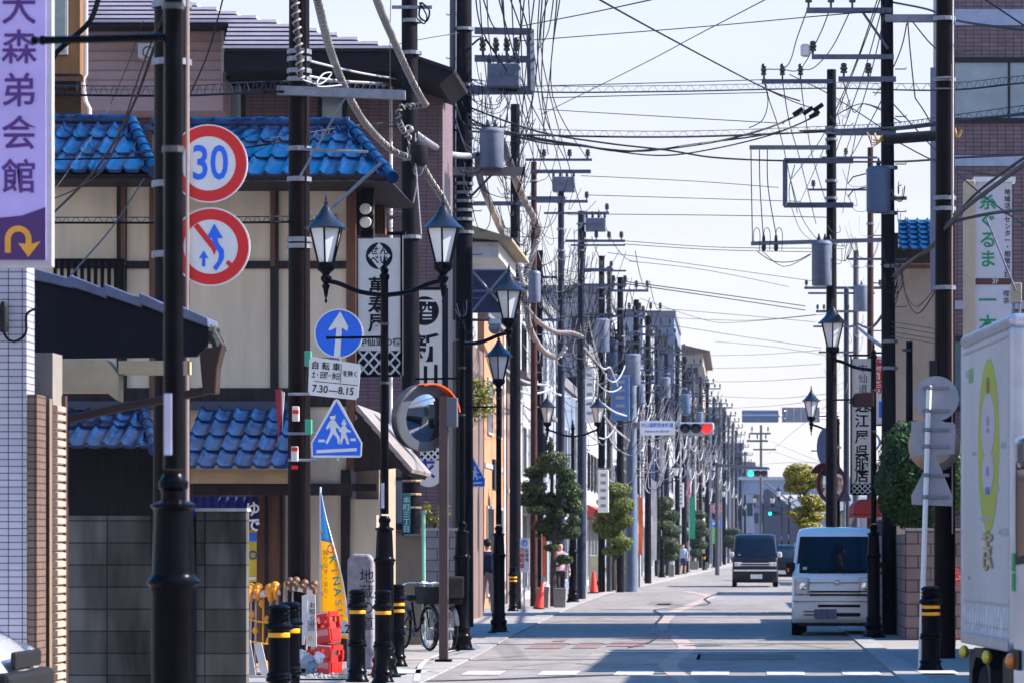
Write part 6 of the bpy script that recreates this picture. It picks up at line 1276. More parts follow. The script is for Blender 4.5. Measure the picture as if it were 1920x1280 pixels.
MB().tube([P(1440, 878, 190.1), P(1345, 871, 196)], .09, 8).build('mast_arm', mat('dark mast', (.03, .04, .07), .5), sg); MB().tube([P(1345, 866, 196), (PX(1345, 196), 196, 0)], .12, 8).build('post', pole_grey, sg)
sg = signal('tiny faraway traffic light showing green over the dark slope', 1451, 962, 330, 'g')
MB().tube([P(1470, 958, 330.1), P(1500, 950, 330)], .06, 6).build('mast_arm', black_metal, sg)
t = thing('street_sign', 'white overhead sign with blue writing left of the red signal', 'sign', tuple(P(1232, 801, 118))); D = 118
MB().box(PX(1200, D), PX(1265, D), D, D + .06, PZ(815, D), PZ(788, D)).build('panel', sign_white, t); text('中山道駅西本町通', PX(1232, D), D - .004, PZ(797, D), .15, sign_blue, t, bold=.006, sx=.85); text('Nakasendo Ekinishi', PX(1232, D), D - .004, PZ(808, D), .1, sign_blue, t, bold=.003)
MB().tube([P(1264, 795, D + .1), P(1186, 795, 126)], .04).build('bracket', galv, t)
t = thing('guide_sign', 'blue grey back of an overhead guide box at the right of the sky', 'sign', tuple(P(1427, 780, 150))); D = 150
MB().box(PX(1391, D), PX(1460, D), D, D + .3, PZ(791, D), PZ(768, D)).build('box_body', mat('blue grey sign back', (.13, .19, .33), .4, .2), t, bevel=.05); MB().box(PX(1391, D), PX(1462, D), D - .04, D - .002, PZ(779, D), PZ(776, D)).build('rail', mat('pale rail', (.4, .46, .6), .4, .3), t)
MB().tube([P(1460, 779, D + .15), P(1575, 779, 152)], .05).build('mast_arm', galv, t)
t = thing('guide_sign', 'ribbed grey back of a flat guide sign beside the box sign', 'sign', tuple(P(1500, 778, 150)))
MB().box(PX(1466, D), PX(1537, D), D, D + .04, PZ(791, D), PZ(763, D)).build('panel', mat('grey sign back', (.25, .27, .33), .5, .3), t)
for k in range(5): x = PX(1474 + k * 13.5, D); MB().box(x, x + .04, D - .05, D - .002, PZ(790, D), PZ(764, D)).build('rib', mat('pale rail', (.4, .46, .6), .4, .3), t)
for y in (770, 784): MB().tube([P(1470, y, D - .08), P(1575, y, 151.8)], .04).build('rail', galv, t)
# right: signs seen from behind
D = 47.3
t = thing('sign_post', 'leaning white pole with the grey backs of three road signs', 'road sign', (PX(1727, D), D, 0))
MB().tube([(PX(1726, D), D, 0), P(1742, 722, D)], .034, 12).build('post', white_paint, t, smooth=True)
gb = mat('aluminium sign back', (.33, .33, .38), .45, .35, .12, 5); c = P(1756, 746, D)
MB().disc(c.x, c.z, .285, D + .06, D + .075).build('round_plate', gb, t); MB().prism([pxp(1709, 789), pxp(1789, 791), pxp(1792, 797), pxp(1790, 850), pxp(1709, 852)], D + .06, D + .075).build('rectangular_plate', gb, t)
MB().prism([pxp(1748, 852), pxp(1754, 852), pxp(1787, 930), pxp(1786, 948), pxp(1710, 945), pxp(1709, 928)], D + .062, D + .077).build('triangular_plate', gb, t)
for y in (726, 769, 805, 836, 890, 931): MB().box(PX(1730, D), PX(1780, D), D + .035, D + .058, PZ(y + 3, D), PZ(y - 3, D)).build('rail', galv, t); MB().lathe([(.038, PZ(y + 4, D)), (.042, PZ(y + 2, D)), (.042, PZ(y - 2, D)), (.038, PZ(y - 4, D))], (PX(1742 - (y - 722) * .03, D), D, 0), 10).build('clamp_band', galv, t)
t = thing('traffic_mirror', 'tan backed round mirror behind the grey sign plates', 'traffic mirror', tuple(P(1752, 835, 51))); c = P(1752, 835, 51.2)
MB().lathe([(.01, .12), (.25, .1), (.35, .0), (.36, -.03), (.01, -.035)], (c.x, c.y, c.z), 30, M=Matrix.Rotation(R(90), 3, 'X')).build('mirror_back', mat('tan enamel', (.4, .29, .2), .5), t, smooth=True); MB().tube([(c.x, 51.3, c.z), (PX(1771, 52), 51.9, c.z)], .03).build('bracket', galv, t)
# convex mirror pair at the yellow pine
D = 86
t = thing('traffic_mirror', 'round mirror with dark red rim before the yellow clipped pine', 'traffic mirror', (PX(1566, D), D, 0)); c = P(1558, 905, D)
Ms = Matrix.Translation(c) @ Matrix.Rotation(R(-45), 4, 'Z')
MB().lathe([(r_, z) for r_, z in dm], n=30, M=Matrix.Rotation(R(90), 3, 'X')).build('mirror_glass', mat('mirror glass', (.62, .66, .72), .03, 1, var=0), t, smooth=True, M=Ms); MB().torus((0, 0, 0), .43, .035).build('rim', mat('dark red rim', (.14, .03, .03), .5), t, smooth=True, M=Ms)
MB().ring(0, 0, .45, .47, -.25, 0, 24, a0=30, a1=150).build('hood', mat('dark hood', (.1, .03, .03), .5), t, M=Ms)
MB().tube([(PX(1572, D), D + .1, 0), (PX(1572, D), D + .1, PZ(870, D))], .04, 8).build('post', black_metal, t)
t = thing('road_sign', 'blue grey back of a round sign above the dark red rimmed mirror', 'road sign', tuple(P(1550, 838, 90))); c = P(1550, 838, 90)
MB().prism([(c.x + .24 * math.cos(R(a)), c.z + .48 * math.sin(R(a))) for a in range(0, 360, 12)], 90, 90.03).build('plate', mat('blue sign back', (.09, .14, .24), .4, .2), t); MB().tube([(c.x, 90.03, c.z), (c.x + .35, 90.05, c.z)], .03).build('bracket', galv, t)
t = thing('road_sign', 'violet grey triangular sign back right of the mirror', 'road sign', tuple(P(1586, 915, 88))); MB().prism([(PX(1578, 88), PZ(895, 88)), (PX(1596, 88), PZ(938, 88)), (PX(1572, 88), PZ(940, 88))], 88, 88.03).build('plate', mat('violet grey back', (.13, .13, .22), .5), t); MB().tube([(PX(1584, 88), 88.05, 0), (PX(1584, 88), 88.05, PZ(900, 88))], .03).build('post', galv, t)
# shop boards on the right
D = 78
t = board('ivory kimono shop board with brush writing and lattice foot', 1597, 1637, 672, 925, D, 905, face=leafmat('ivory acrylic', (.93, .9, .85), (.93, .9, .85), .4, .35))
vtext('中仙道', PX(1618, D), D - .004, PZ(682, D), .2, ink, t)
for ch, py in (('近', 762), ('江', 790), ('屋', 820), ('呉', 848), ('服', 872), ('店', 893)): text(ch, PX(1616, D), D - .004, PZ(py, D), .3, ink, t, bold=.012)
D = 84
t = board('white sake board with red writing beside the blue transformer pole', 1640, 1664, 667, 795, D, face=leafmat('white acrylic', (.93, .92, .92), (.93, .92, .92), .4, .35))
for ch, py in (('菊', 685), ('正', 706), ('宗', 728)): text(ch, PX(1651, D), D - .004, PZ(py, D), .27, sign_red, t, bold=.014)
MB().disc(PX(1643, D), PZ(706, D), .05, D - .006, D - .001).build('gold_dot', mat('gold dot', (.7, .35, .03), .5), t); MB().box(PX(1648, D), PX(1656, D), D - .006, D - .001, PZ(782, D), PZ(752, D)).build('blue_mark', sign_blue, t)
text('茶', PX(1655, D), D - .006, PZ(716, D), .13, mat('green lettering', (.01, .28, .12), .5, var=0), t, bold=.006)
D = 92
t = thing('shop_board', 'pale blue round cornered board under the red writing board', 'shop sign', tuple(P(1632, 860, D))); MB().box(PX(1612, D), PX(1640, D), D, D + .1, PZ(880, D), PZ(800, D)).build('panel', mat('pale blue board', (.35, .42, .55), .5), t, bevel=.02); MB().ring(PX(1632, D), PZ(828, D), .2, .25, D - .012, D - .002).build('blue_ring', mat('blue print', (.04, .15, .4), .5), t)
D = 60
t = thing('shop_sign', 'tall white upright sign with green hiragana at the right edge', 'shop sign', tuple(P(1860, 640, D))); a, b = PX(1829, D), PX(1897, D)
MB().box(a, b, D, D + .3, 2.0, PZ(342, D)).build('panel', mat('lilac white face', (.6, .58, .64), .45, var=.05), t); MB().box(PX(1808, D), a - .002, D - .05, D + .35, 2.0, PZ(338, D)).build('side_post', mat('tan side post', (.5, .4, .3), .5, .2), t, bevel=.02)
MB().box(a - .03, b + .06, D - .03, D + .33, PZ(342, D) + .002, PZ(338, D) + .05).build('cap', white_paint, t); gl = mat('green lettering', (.01, .28, .12), .5, var=0)
for ch, py in (('糸', 380), ('ぐ', 416), ('る', 452), ('ま', 488), ('一', 565), ('本', 610)): text(ch, PX(1852, D), D - .004, PZ(py, D), .29, gl, t, bold=.014)
vtext('地域活動センター・相談支援', PX(1889, D), D - .004, PZ(355, D), .105, ink, t, bold=.003); MB().box(a, b, D - .006, D - .001, PZ(534, D), PZ(522, D)).build('brown_band', mat('brown band', (.1, .03, .03), .5), t); text('3F', PX(1866, D), D - .009, PZ(528, D), .11, sign_white, t)
vtext('喫茶', PX(1887, D), D - .004, PZ(545, D), .11, ink, t)
t = thing('service_cabinet', 'beige meter box and conduit hanging by the white upright sign', 'utility box', tuple(P(1905, 560, 48))); MB().box(PX(1896, 48), PX(1916, 48), 48, 48.15, PZ(568, 48), PZ(530, 48)).build('box_body', mat('beige box', (.42, .36, .24), .5), t, bevel=.01); MB().tube([P(1900, 568, 48.05), P(1900, 720, 48.05)], .02).build('conduit', galv, t); MB().tube([P(1912, 568, 48.05), P(1912, 720, 48.05)], .02).build('conduit', galv, t)
MB().tube(spline([P(1850, 410, 48), P(1905, 545, 48)], 2), .014).build('stay_rod', steel_dark, t)
# ---------------------------------------------------------------- vehicles
def wheel(t, x, y, r, w, label=None):
    o = MB().lathe([(r * .62, -w / 2), (r * .95, -w / 2), (r, -w * .35), (r, w * .35), (r * .95, w / 2), (r * .62, w / 2)], (x, y, r), 26, M=Matrix.Rotation(R(90), 3, 'Y')).build('wheel', rubber, t, smooth=True)
    MB().lathe([(r * .1, -w * .42), (r * .6, -w * .40), (r * .64, -w * .5), (r * .64, w * .5), (r * .6, w * .40), (r * .1, w * .42)], (x, y, r), 20, M=Matrix.Rotation(R(90), 3, 'Y')).build('rim', mat('steel wheel', (.3, .3, .32), .4, .6), o, smooth=True)
def van(label, x, y, rz, W, L, H, paint, spec):
    """cab-forward van facing -Y; local origin at the middle of the front, on the ground"""
    t = thing('van', label, 'van', (x, y, 0), None, rz); T = Matrix.Translation((x, y, 0)); hw = W / 2
    zs, zh = spec['belt'], spec['hood']
    prof = [(.10, .22), (.02, .30), (.0, .5), (.03, zh - .25), (.10, zh - .04), (.2, zh), (spec['wy'], H - .18), (spec['wy'] + .2, H - .04), (spec['wy'] + .6, H), (L - .5, H), (L - .1, H - .08), (L, H - .35), (L, .3), (L - .1, .22)]
    def hwz(z): return hw * (1 - .10 * max(0, (z - zh) / (H - zh)) ** 1.3)
    mb = MB(); n = len(prof); xs = [(-1, .09), (-.94, .02), (-.7, .0), (-.35, -.012), (0, -.02), (.35, -.012), (.7, 0), (.94, .02), (1, .09)]; vs = []
    for fx, ins in xs:
        for (yy, zz) in prof:
            f = ins if yy < L / 2 else -ins * .4; k = .0
            z2 = zz - (.05 * abs(fx) ** 6 if zz > H - .2 else 0); vs.append((x + fx * hwz(zz), y + yy + f, z2))
    m = len(xs); fs = [(i * n + j, i * n + (j + 1) % n, (i + 1) * n + (j + 1) % n, (i + 1) * n + j) for i in range(m - 1) for j in range(n)]
    fs += [tuple(range(n)), tuple((m - 1) * n + j for j in range(n - 1, -1, -1))]
    o = mb.add(vs, fs).build('body', paint, t, smooth=True, bevel=.025)
    def fr(z):                                              # y of the front skin at height z (middle)
        for (ya, za), (yb, zb) in zip(prof[1:], prof[2:]):
            if za <= z <= zb: return lerp(ya, yb, (z - za) / (zb - za))
        return 0
    # windscreen
    zb_, zt_ = zh + .03, H - .2
    def screen(zb_, zt_, in_b, in_t, off, nm, mm):
        q = MB(); vs = []; N = 10
        for j in range(N + 1):
            z = lerp(zb_, zt_, j / N); hx = hwz(z) - lerp(in_b, in_t, j / N)
            for i in range(13):
                f = -1 + 2 * i / 12; e = .03 * max(0, (abs(f) - .8) / .2) ** 2
                vs.append((x + hx * f, y + fr(z) - .02 * (1 - f * f) + .035 * f ** 4 - off, z))
        q.add(vs, [(j * 13 + i, j * 13 + i + 1, (j + 1) * 13 + i + 1, (j + 1) * 13 + i) for j in range(N) for i in range(12)])
        return q.build(nm, mm, t, smooth=True)
    screen(zb_ - .02, zt_ + .03, .07, .07, .012, 'windscreen_seal', mat('windscreen seal', (.012, .012, .014), .4))
    ws = screen(zb_ + .02, zt_, .10, .10, .018, 'windscreen', spec.get('glass', glass_dark))
    for sx in (-1, 1):
        q = MB(); q.add([(x + sx * (hwz(zh + .08) + .004), y + fr(zh + .08) + .22, zh + .08), (x + sx * (hwz(zh + .08) + .004), y + L * .93, zh + .08), (x + sx * (hwz(H - .3) + .004), y + L * .93, H - .3), (x + sx * (hwz(H - .3) + .004), y + fr(H - .25) + .2, H - .3)], [(0, 1, 2, 3)]).build('side_window', glass_dark, t)
        for yy in (spec['wy'] + .55, L * .62): MB().box(x + sx * hwz(zh + .2) - .012, x + sx * hwz(zh + .2) + .012, y + yy, y + yy + .07, zh - .5, H - .28).build('door_pillar', paint, t)
        wl_ = MB().box(x + sx * hw * .76 - .17 * hw, x + sx * hw * .76 + .17 * hw, y - .012, y + .06, spec['lz'] - spec['lh'] / 2, spec['lz'] + spec['lh'] / 2).build('headlight', mat('headlight glass', (.55, .57, .6), .12, .3, .2, 20), t, bevel=.03, seg=3)
        MB().lathe([(.055, 0), (.065, .01), (.02, .02)], (x + sx * hw * .74, y - .014, spec['lz']), 14, M=Matrix.Rotation(R(90), 3, 'X')).build('bulb', mat('bright reflector', (.8, .8, .82), .1, .9), wl_, smooth=True)
        mo = MB().box(x + sx * (hw + .05) - .07, x + sx * (hw + .05) + .10 * 1, y + .28, y + .36, zh + .0, zh + .2).build('mirror', black_plastic if not spec.get('mcol') else spec['mcol'], t, bevel=.03)
        MB().box(x + sx * (hw + .07) - .02, x + sx * (hw + .07) + .02, y + .262, y + .279, zh + .03, zh + .1).build('side_indicator', mat('orange lamp glass', (.8, .2, .01), .2), mo)
        MB().tube([(x + sx * (hw - .06), y + .4, zh + .05), (x + sx * (hw + .05), y + .32, zh + .06)], .018, 6).build('mirror_arm', black_plastic, mo)
        for yy in (.62, L - .75): wheel(t, x + sx * (hw - .09), y + yy, spec['wr'], .15)
        for yy in (.62, L - .75): MB().lathe([(spec['wr'] + .05, -.012), (spec['wr'] + .06, 0), (spec['wr'] + .05, .012)], (x + sx * (hw + .0), y + yy, spec['wr']), 24, M=Matrix.Rotation(R(90), 3, 'Y')).build('wheel_arch', black_plastic, t, smooth=True)
    for (xa, xb, za, zb2) in spec['slots']: MB().box(x + xa * hw, x + xb * hw, y - .026, y + .05, za, zb2).build('grille_slot', black_plastic, t, bevel=.008)
    for (xa, xb, za, zb2) in spec.get('chrome', ()): MB().box(x + xa * hw, x + xb * hw, y - .038, y - .028, za, zb2).build('chrome_bar', mat('bright chrome', (.85, .87, .9), .3, .6), t, bevel=.004)
    for (xa_, xb_, za_, zb_) in ((-.86, .86, zh - .155, zh - .149), (-.97, .97, .60, .606)): MB().box(x + xa_ * hw, x + xb_ * hw, y - .022 + (.05 if za_ > .7 else 0), y + .1, za_, zb_).build('panel_gap', black_plastic, t)
    MB().box(x - hw + .1, x + hw - .1, y + .12, y + L - .15, .17, .24).build('underbody', black_plastic, t)
    pz = spec['plate']; MB().box(x - .33 * hw * 1.0 + spec['px'], x + .33 * hw * .4 + spec['px'] + .05, y - .05, y - .03, pz, pz + .165).build('number_plate', spec['pm'], t, bevel=.004)
    for k in (-.35, .2): MB().tube([(x + k * hw, y + fr(zh) - .04, zh + .01), (x + k * hw + .42, y + fr(zh + .09) - .045, zh + .10)], .008, 5).build('wiper', black_plastic, t)
    for (xa, zz) in spec.get('badge', ()): MB().torus((x + xa, y - .035 + .04, zz), .042, .008).box(x + xa - .05, x + xa + .05, y - .001, y + .012, zz - .008, zz + .008).build('badge', mat('chrome', (.7, .72, .75), .15, .9), t)
    for sx in (-1, 1): # seats seen through the glass as darker shapes behind it
        MB().box(x + sx * .3 - .17, x + sx * .3 + .17, y + .95, y + 1.05, zh - .1, zh + .5).build('seat', mat('seat cloth', (.05, .05, .06), .8), t, bevel=.06)
    MB().box(x - hw * .75, x - hw * .65, y + fr(zh + .1) - .032, y + fr(zh + .1) - .026, zh + .07, zh + .12).build('sticker', mat('window sticker', (.45, .55, .5), .5), t)
    return t
whitev = mat('white van paint', (.78, .78, .80), .28, var=.03, coat=.6, scale=2); navy = mat('black blue van paint', (.004, .005, .012), .3, var=.1, coat=.15, scale=2, spec=.3)
plate_blur = mat('blurred dark plate', (.10, .12, .2), .5, var=.6, scale=25, stretch=(1, 1, .1)); plate_white = mat('blurred white plate', (.6, .62, .66), .5, var=.3, scale=15)
xk = (PX(1480, 65) + PX(1643, 65)) / 2 + .02
van('white kei van parked on the right edge behind a lamp post', xk, 65, R(-3), 1.475, 3.4, 1.90, whitev,
    dict(belt=1.0, hood=1.08, wy=.62, lz=.86, lh=.31, wr=.28, slots=((-.58, .9, .86 - .10, .885 - .10), (-.58, .9, .80 - .10, .83 - .10), (-.38, .62, .50, .545), (-.38, .62, .34, .40), (-.72, -.42, .42, .435), (-.72, -.42, .36, .375)), plate=.30, px=-.1, pm=plate_blur, badge=((.05, .93),), glass=mat('van windscreen', (.006, .01, .018), .05, var=.3, scale=2, spec=.22)))
xv = PX(1416, 140)
van('black van with chrome grille driving towards the lens', xv, 140, 0, 1.7, 4.7, 2.0, navy,
    dict(belt=1.1, hood=1.12, wy=.7, lz=.86, lh=.16, wr=.33, slots=((-.6, .6, .78, .92), (-.75, .75, .24, .42)), chrome=((-.6, .6, .88, .91), (-.6, .6, .80, .82), (-.95, .95, .60, .66)), plate=.32, px=.1, pm=plate_white, mcol=dirty_white, glass=mat('van windscreen dark', (.004, .008, .02), .05, var=.3, scale=2, spec=.3)))
van('small dark car partly hidden behind the white van', PX(1468, 165), 165, 0, 1.5, 3.4, 1.6, navy, dict(belt=.9, hood=.95, wy=.8, lz=.7, lh=.16, wr=.28, slots=((-.6, .6, .5, .6),), plate=.3, px=0, pm=plate_white))
# truck at the right edge, standing a little askew
y0, y1, xa, xb = 22.9, 25.4, 1.65, 3.5; zb0, zt0 = .97, 2.97
t = thing('truck', 'white box truck with lime oval emblem on its side at the right edge', 'truck', (xa, y0, 0))
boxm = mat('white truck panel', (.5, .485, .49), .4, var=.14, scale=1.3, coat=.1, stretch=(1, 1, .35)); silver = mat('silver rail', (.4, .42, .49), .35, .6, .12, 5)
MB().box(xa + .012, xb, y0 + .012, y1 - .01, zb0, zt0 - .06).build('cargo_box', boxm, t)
MB().box(xa, xa + .11, y0, y0 + .12, zb0 - .03, zt0 - .04).build('corner_post', silver, t, bevel=.04, seg=3); MB().box(xa, xa + .06, y1 - .08, y1, zb0 - .03, zt0 - .04).build('corner_post', silver, t, bevel=.015)
MB().box(xa - .004, xb, y0 - .006, y1 + .01, zt0 - .058, zt0 + .03).build('roof_rail', silver, t, bevel=.04, seg=3); MB().box(xa - .01, xa + .05, y0 + .12, y1 - .082, zb0 - .05, zb0 + .03).build('lower_rail', silver, t, bevel=.01)
def sidep(pts, off, nm, m):                                  # polygon on the truck's left side, pts in (distance, height)
    vs = [(xa + .012 - off, y, z) for y, z in pts]; n = len(pts); return MB().add(vs + [(xa + .013, y, z) for y, z in pts], [tuple(range(n))] + [(i, (i + 1) % n, n + (i + 1) % n, n + i) for i in range(n)]).build(nm, m, t)
def sq(px): return (xa + .064 * y0) / ((px - VX) / F + .064)
lime = mat('lime print', (.36, .40, .03), .45, var=.08, scale=3); pale = mat('pale print', (.44, .42, .45), .45, var=.06); ell = lambda yc, zc, ry, rz, n=36: [(yc + ry * math.cos(2 * math.pi * i / n), zc + rz * math.sin(2 * math.pi * i / n)) for i in range(n)]
yc = sq(1850); u = yc / F; zz_ = lambda py: CH - (py - HY) * u
sidep(ell(yc, zz_(835), .52, 163 * u), .003, 'lime_oval', lime); sidep(ell(yc, zz_(797), .33, 62 * u), .006, 'inner_oval', pale); sidep(ell(yc, zz_(884), .28, 40 * u), .0065, 'inner_oval', pale)
for py, rz, nm, m in ((722, 16, 'brown_mark', mat('brown print', (.2, .14, .05), .5)), (788, 10, 'mauve_mark', mat('mauve print', (.38, .2, .32), .5)), (806, 5, 'mauve_mark', mat('mauve print', (.38, .2, .32), .5)), (883, 10, 'violet_mark', mat('violet print', (.22, .16, .42), .5))): sidep(ell(yc, zz_(py), .07, rz * u, 12), .009, nm, m)
sidep([(yc - .08, zz_(912)), (yc + .1, zz_(912)), (yc + .1, zz_(926)), (yc - .08, zz_(926))], .009, 'blue_mark', mat('blue print mark', (.05, .1, .45), .5))
sidep([(sq(1814), zz_(678)), (sq(1821), zz_(678)), (sq(1821), zz_(706)), (sq(1814), zz_(706))], .004, 'green_mark', mat('green print', (.15, .3, .1), .5))
om = mat('orange side lettering', (.45, .3, .12), .5, var=0)
for ch, py in (('や', 1012), ('さ', 1036), ('い', 1058)): text(ch, xa, yc, zz_(py), .11, om, t, bold=.008, rotz=R(-90), sx=5)
gw = mat('painted pale reflection', (.66, .65, .7), .4, var=.15, scale=12); random.seed(4)
for k in range(16): sidep(ell(lerp(y0 + .2, y1 - .15, k / 15), zz_(random.uniform(1140, 1170)), random.uniform(.02, .05), random.uniform(.03, .1), 9), .004, 'reflection_smudge', gw)  # pale ovals painted as reflections along the lower side
for k in range(9): sidep(ell(random.uniform(y0 + .3, y1 - .2), random.uniform(1.2, 2.8), random.uniform(.05, .3), random.uniform(.01, .03), 9), .0035, 'reflection_smudge', mat('grey reflection smudge', (.33, .32, .34), .6, var=.3, scale=10))  # grey ovals painted for reflections and darker smudges
for zl in (1.2, 2.86): MB().box(xa + .006, xa + .0115, y0 + .13, y1 - .09, zl, zl + .014).build('panel_seam', silver, t)
for k in range(14):
    for zl in (1.05, 2.9): MB().box(xa + .004, xa + .0115, y0 + .2 + k * .16, y0 + .215 + k * .16, zl, zl + .014).build('rivet', silver, t)
cabm = mat('white cab paint', (.58, .58, .63), .3, var=.04, coat=.5); SW = Matrix(((0, 1, 0, 0), (1, 0, 0, 0), (0, 0, 1, 0), (0, 0, 0, 1))); xc = xa - .012; o4 = 4.1
MB().prism([(16.75 + o4, .45), (16.72 + o4, .9), (16.8 + o4, 1.3), (17.15 + o4, 2.15), (17.3 + o4, 2.24), (18.6 + o4, 2.24), (18.6 + o4, .45)], 0, 1.8, M=Matrix.Translation((xc, 0, 0)) @ SW).build('cab', cabm, t, bevel=.04)
MB().add([(xc - .004, 21.1, 1.5), (xc - .004, 22.55, 1.46), (xc - .004, 22.55, 2.08), (xc - .004, 21.4, 2.08)], [(0, 1, 2, 3)]).build('window_seal', black_plastic, t); MB().add([(xc - .008, 21.2, 1.55), (xc - .008, 22.46, 1.51), (xc - .008, 22.46, 2.03), (xc - .008, 21.45, 2.03)], [(0, 1, 2, 3)]).build('side_window', glass_dark, t)
MB().box(xc - .03, xc + .1, 22.2, 22.35, 2.03, 2.22).build('mirror', mat('dark chrome', (.12, .12, .14), .2, .7), t, bevel=.04)
for z in (1.42, 1.3): MB().box(xc - .012, xc - .001, 22.58, 22.68, z, z + .11).build('green_sticker', mat('green sticker', (.03, .3, .1), .5), t)
MB().ball((xc - .03, 22.55, .88), .04, .08, .05).build('indicator', mat('orange lamp glass', (.8, .2, .01), .2), t, smooth=True); MB().box(xc - .02, xc, 22.3, 22.65, .83, .95).build('lamp_base', black_plastic, t)
for yy in (24.0, 25.2): MB().ball((xa + .0, yy, .86), .035, .07, .045).build('marker_lamp', mat('yellow lamp glass', (.75, .55, .03), .3), t, smooth=True)
for yy in (21.5, 24.5):
    for xx in (xa + .16, xb - .16): wheel(t, xx, yy, .40, .24)
for yy, w_ in ((23.4, .5), (25.2, .3)): MB().box(xa + .05, xa + .5, yy - w_ / 2, yy + w_ / 2, .35, .88).build('chassis_box', black_plastic, t, bevel=.03)
MB().box(xa + .3, xb - .3, 21, y1 - .1, .55, .93).build('chassis', black_plastic, t)
MB().prism([(23.95, .5), (24.0, .78), (24.2, .9), (24.8, .9), (25.0, .78), (25.05, .5), (24.97, .5), (24.9, .74), (24.75, .84), (24.25, .84), (24.1, .74), (24.03, .5)], 0, .3, M=Matrix.Translation((xa + .02, 0, 0)) @ SW).build('mudguard', black_plastic, t)
t.rotation_euler = (0, 0, math.atan(.064))
# car nosing in at the lower left
t = thing('car', 'front corner of a silver white car at the lower left edge', 'car', (-6.6, 25.5, 0)); D = 25.5; xn = PX(86, 27.1)
pf = [(0, .30), (.03, .5), (-.0, .68), (-.08, .8), (-.2, .9), (-.40, 1.0), (-1.15, 1.12), (-1.9, 1.52), (-3.2, 1.55), (-4.0, 1.0), (-4.1, .3)]
mb = MB(); n = len(pf); vs = []
for fy, ins in ((-1, .12), (-.92, .03), (-.5, 0), (0, -.02), (.5, 0), (.92, .03), (1, .12)):
    for dx, z in pf: vs.append((xn + dx - ins, D + .8 + fy * .84 * (1 - .1 * max(0, z - .9)), z))
mb.add(vs, [(i * n + j, i * n + (j + 1) % n, (i + 1) * n + (j + 1) % n, (i + 1) * n + j) for i in range(6) for j in range(n)] + [tuple(range(n)), tuple(6 * n + j for j in range(n - 1, -1, -1))])
mb.build('body', mat('pearl white paint', (.5, .51, .54), .2, .1, .05, 2, coat=.6), t, smooth=True, bevel=.03)
MB().ball((xn - .20, D + .04, .80), .16, .12, .085, 16, 10).build('headlight', mat('clear headlight', (.2, .22, .26), .08, .5, .8, 18), t, smooth=True); MB().ball((xn - .2, D + 1.55, .80), .16, .12, .085, 16, 10).build('headlight', mat('clear headlight', (.2, .22, .26), .08, .5, .8, 18), t, smooth=True)
MB().box(xn - .005, xn + .035, D + .3, D + 1.25, .72, .84).build('grille', black_plastic, t, bevel=.02); MB().box(xn - .32, xn - .06, D - .04, D + .02, .745, .86).build('lamp_surround', black_plastic, t, bevel=.03)
MB().box(xn - .1, xn + .06, D - .03, D + 1.62, .36, .70).build('bumper', black_plastic, t, bevel=.04); MB().box(xn - .3, xn - .06, D - .055, D + .1, .705, .735).build('bumper_trim', mat('smoked trim', (.1, .1, .12), .2, .5), t, bevel=.02)
for yy in (D + .1, D + 1.5): wheel(t, xn - .8, yy, .3, .2); wheel(t, xn - 3.3, yy, .3, .2)
MB().add([(xn - 1.18, D + .14, 1.0), (xn - 1.85, D + .2, 1.42), (xn - 1.85, D + 1.4, 1.42), (xn - 1.18, D + 1.46, 1.0)], [(0, 1, 2, 3)]).build('windscreen', glass_dark, t)
